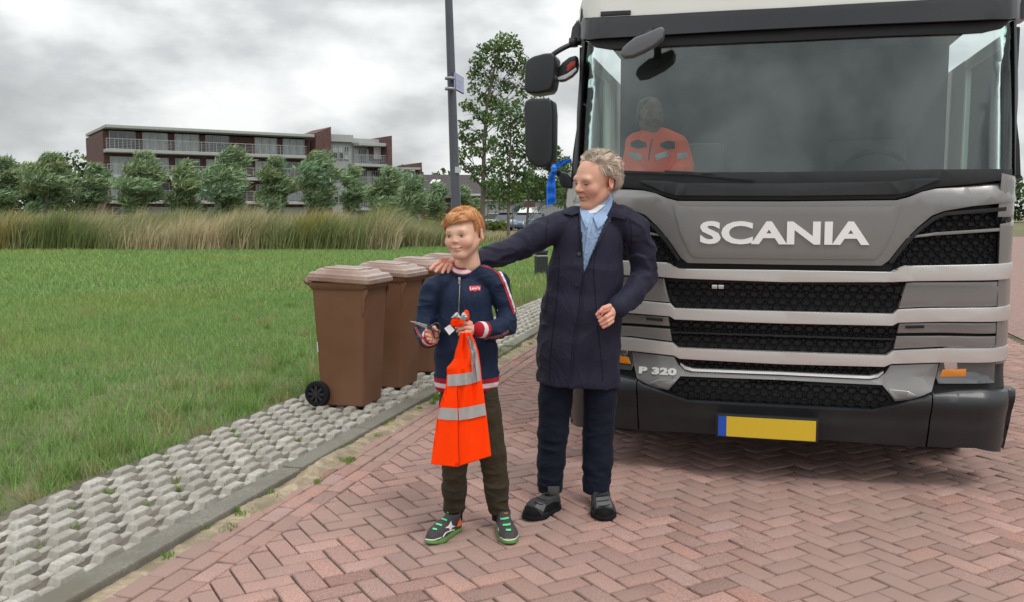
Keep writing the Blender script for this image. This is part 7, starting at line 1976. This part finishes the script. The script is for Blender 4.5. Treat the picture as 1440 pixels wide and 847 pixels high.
# ================================================================ the passenger in the cab
PB = TM @ Vector((.55, .95, 1.30)); ps = empty('person', PB, 0, 'person in an orange work jacket with grey bands, sitting behind the windscreen', 'person')
def Cp(px, py, yl): return np.array(TM @ TL(px, py, yl))
yc = .80
m_pj = cloth('orange_work_jacket', (1.0, .13, .05), .8, 500)
v = Vol()
v.chain([(Cp(923, 214, yc), .155), (Cp(925, 240, yc), .17)], .03, 1.4); v.cone(Cp(917, 192, yc), .045, Cp(897, 200, yc), .062, .03); v.cone(Cp(928, 192, yc), .045, Cp(950, 203, yc), .065, .03)
v.chain([(Cp(893, 204, yc), .060), (Cp(887, 232, yc - .05), .055), (Cp(905, 256, yc - .30), .05)], .02); v.chain([(Cp(955, 208, yc), .062), (Cp(962, 236, yc - .05), .058), (Cp(945, 258, yc - .30), .05)], .02)
v.warp(lambda X: -.008 * np.clip(1 - np.abs(wobble(X, (26, 26, 22), 111, 1.7)) * 2, 0, 1)); pV, pF = v.mesh(.007, 1); p_bvh = bvh_of(pV, pF); pj = add_part('jacket', pV, pF, ps, m_pj, PB)
for pth in ([(884, 217), (893, 219), (902, 223)], [(922, 222), (932, 218), (940, 216)], [(952, 220), (960, 219), (967, 217)]): drape('reflective_band', band(pth, 8), p_bvh, .004, .002, m_refl, pj, PB, 3)
m_pdk = cloth('dark_yoke', (.02, .025, .04))
drape('dark_pocket', [(887, 200), (897, 196), (909, 201), (909, 207), (896, 209), (887, 206)], p_bvh, .005, .003, m_pdk, pj, PB, 3); drape('dark_pocket', [(928, 202), (938, 198), (949, 199), (949, 209), (939, 210), (929, 207)], p_bvh, .005, .003, m_pdk, pj, PB, 3)
drape('zip', band([(917, 196), (914, 210), (912, 226)], 1.6), p_bvh, .005, .002, m_pdk, pj, PB, 3)
hv = head_volume(False); hv.cone((0, .02, -.055), .052, (0, .035, -.14), .056, .02); pv_, pf2 = hv.mesh(.004, 1)
PM_ = euler_m(R(-10), R(2), 0); PCc = Cp(915, 164, yc)
c_ = paint_face(pv_, False, (.15, .085, .06), (.27, .10, .08), (.20, .09, .07), (.10, .07, .05), .8)
pw = to_w(pv_, PM_, 1.02, PCc); hvv = Vol()
for (a, b) in (((884, 232), (905, 256)), ((968, 236), (945, 258))): hvv.cone(Cp(b[0], b[1], yc - .30), .035, Cp(b[0] + (8 if b[0] < 920 else -8), b[1] + 4, yc - .38), .03, .02)
hh, hf = hvv.mesh(.006, 1)
add_part('body', np.vstack([pw, hh]), np.vstack([pf2, hf + len(pw)]), ps, m_skin, PB, np.vstack([c_, np.tile([[.15, .085, .06]], (len(hh), 1))]))
hv = Vol(); hv.ell((0, .024, .044), (.082, .095, .082), .01); hv.cut(lambda X: -(X[..., 1] * .8 + X[..., 2] * 1.2 - .035), .01); a, b = hv.mesh(.005, 1)
add_part('hair', to_w(a, PM_, 1.02, PCc), b, ps, m_hair, PB, np.tile([[.03, .02, .015]], (len(a), 1)))
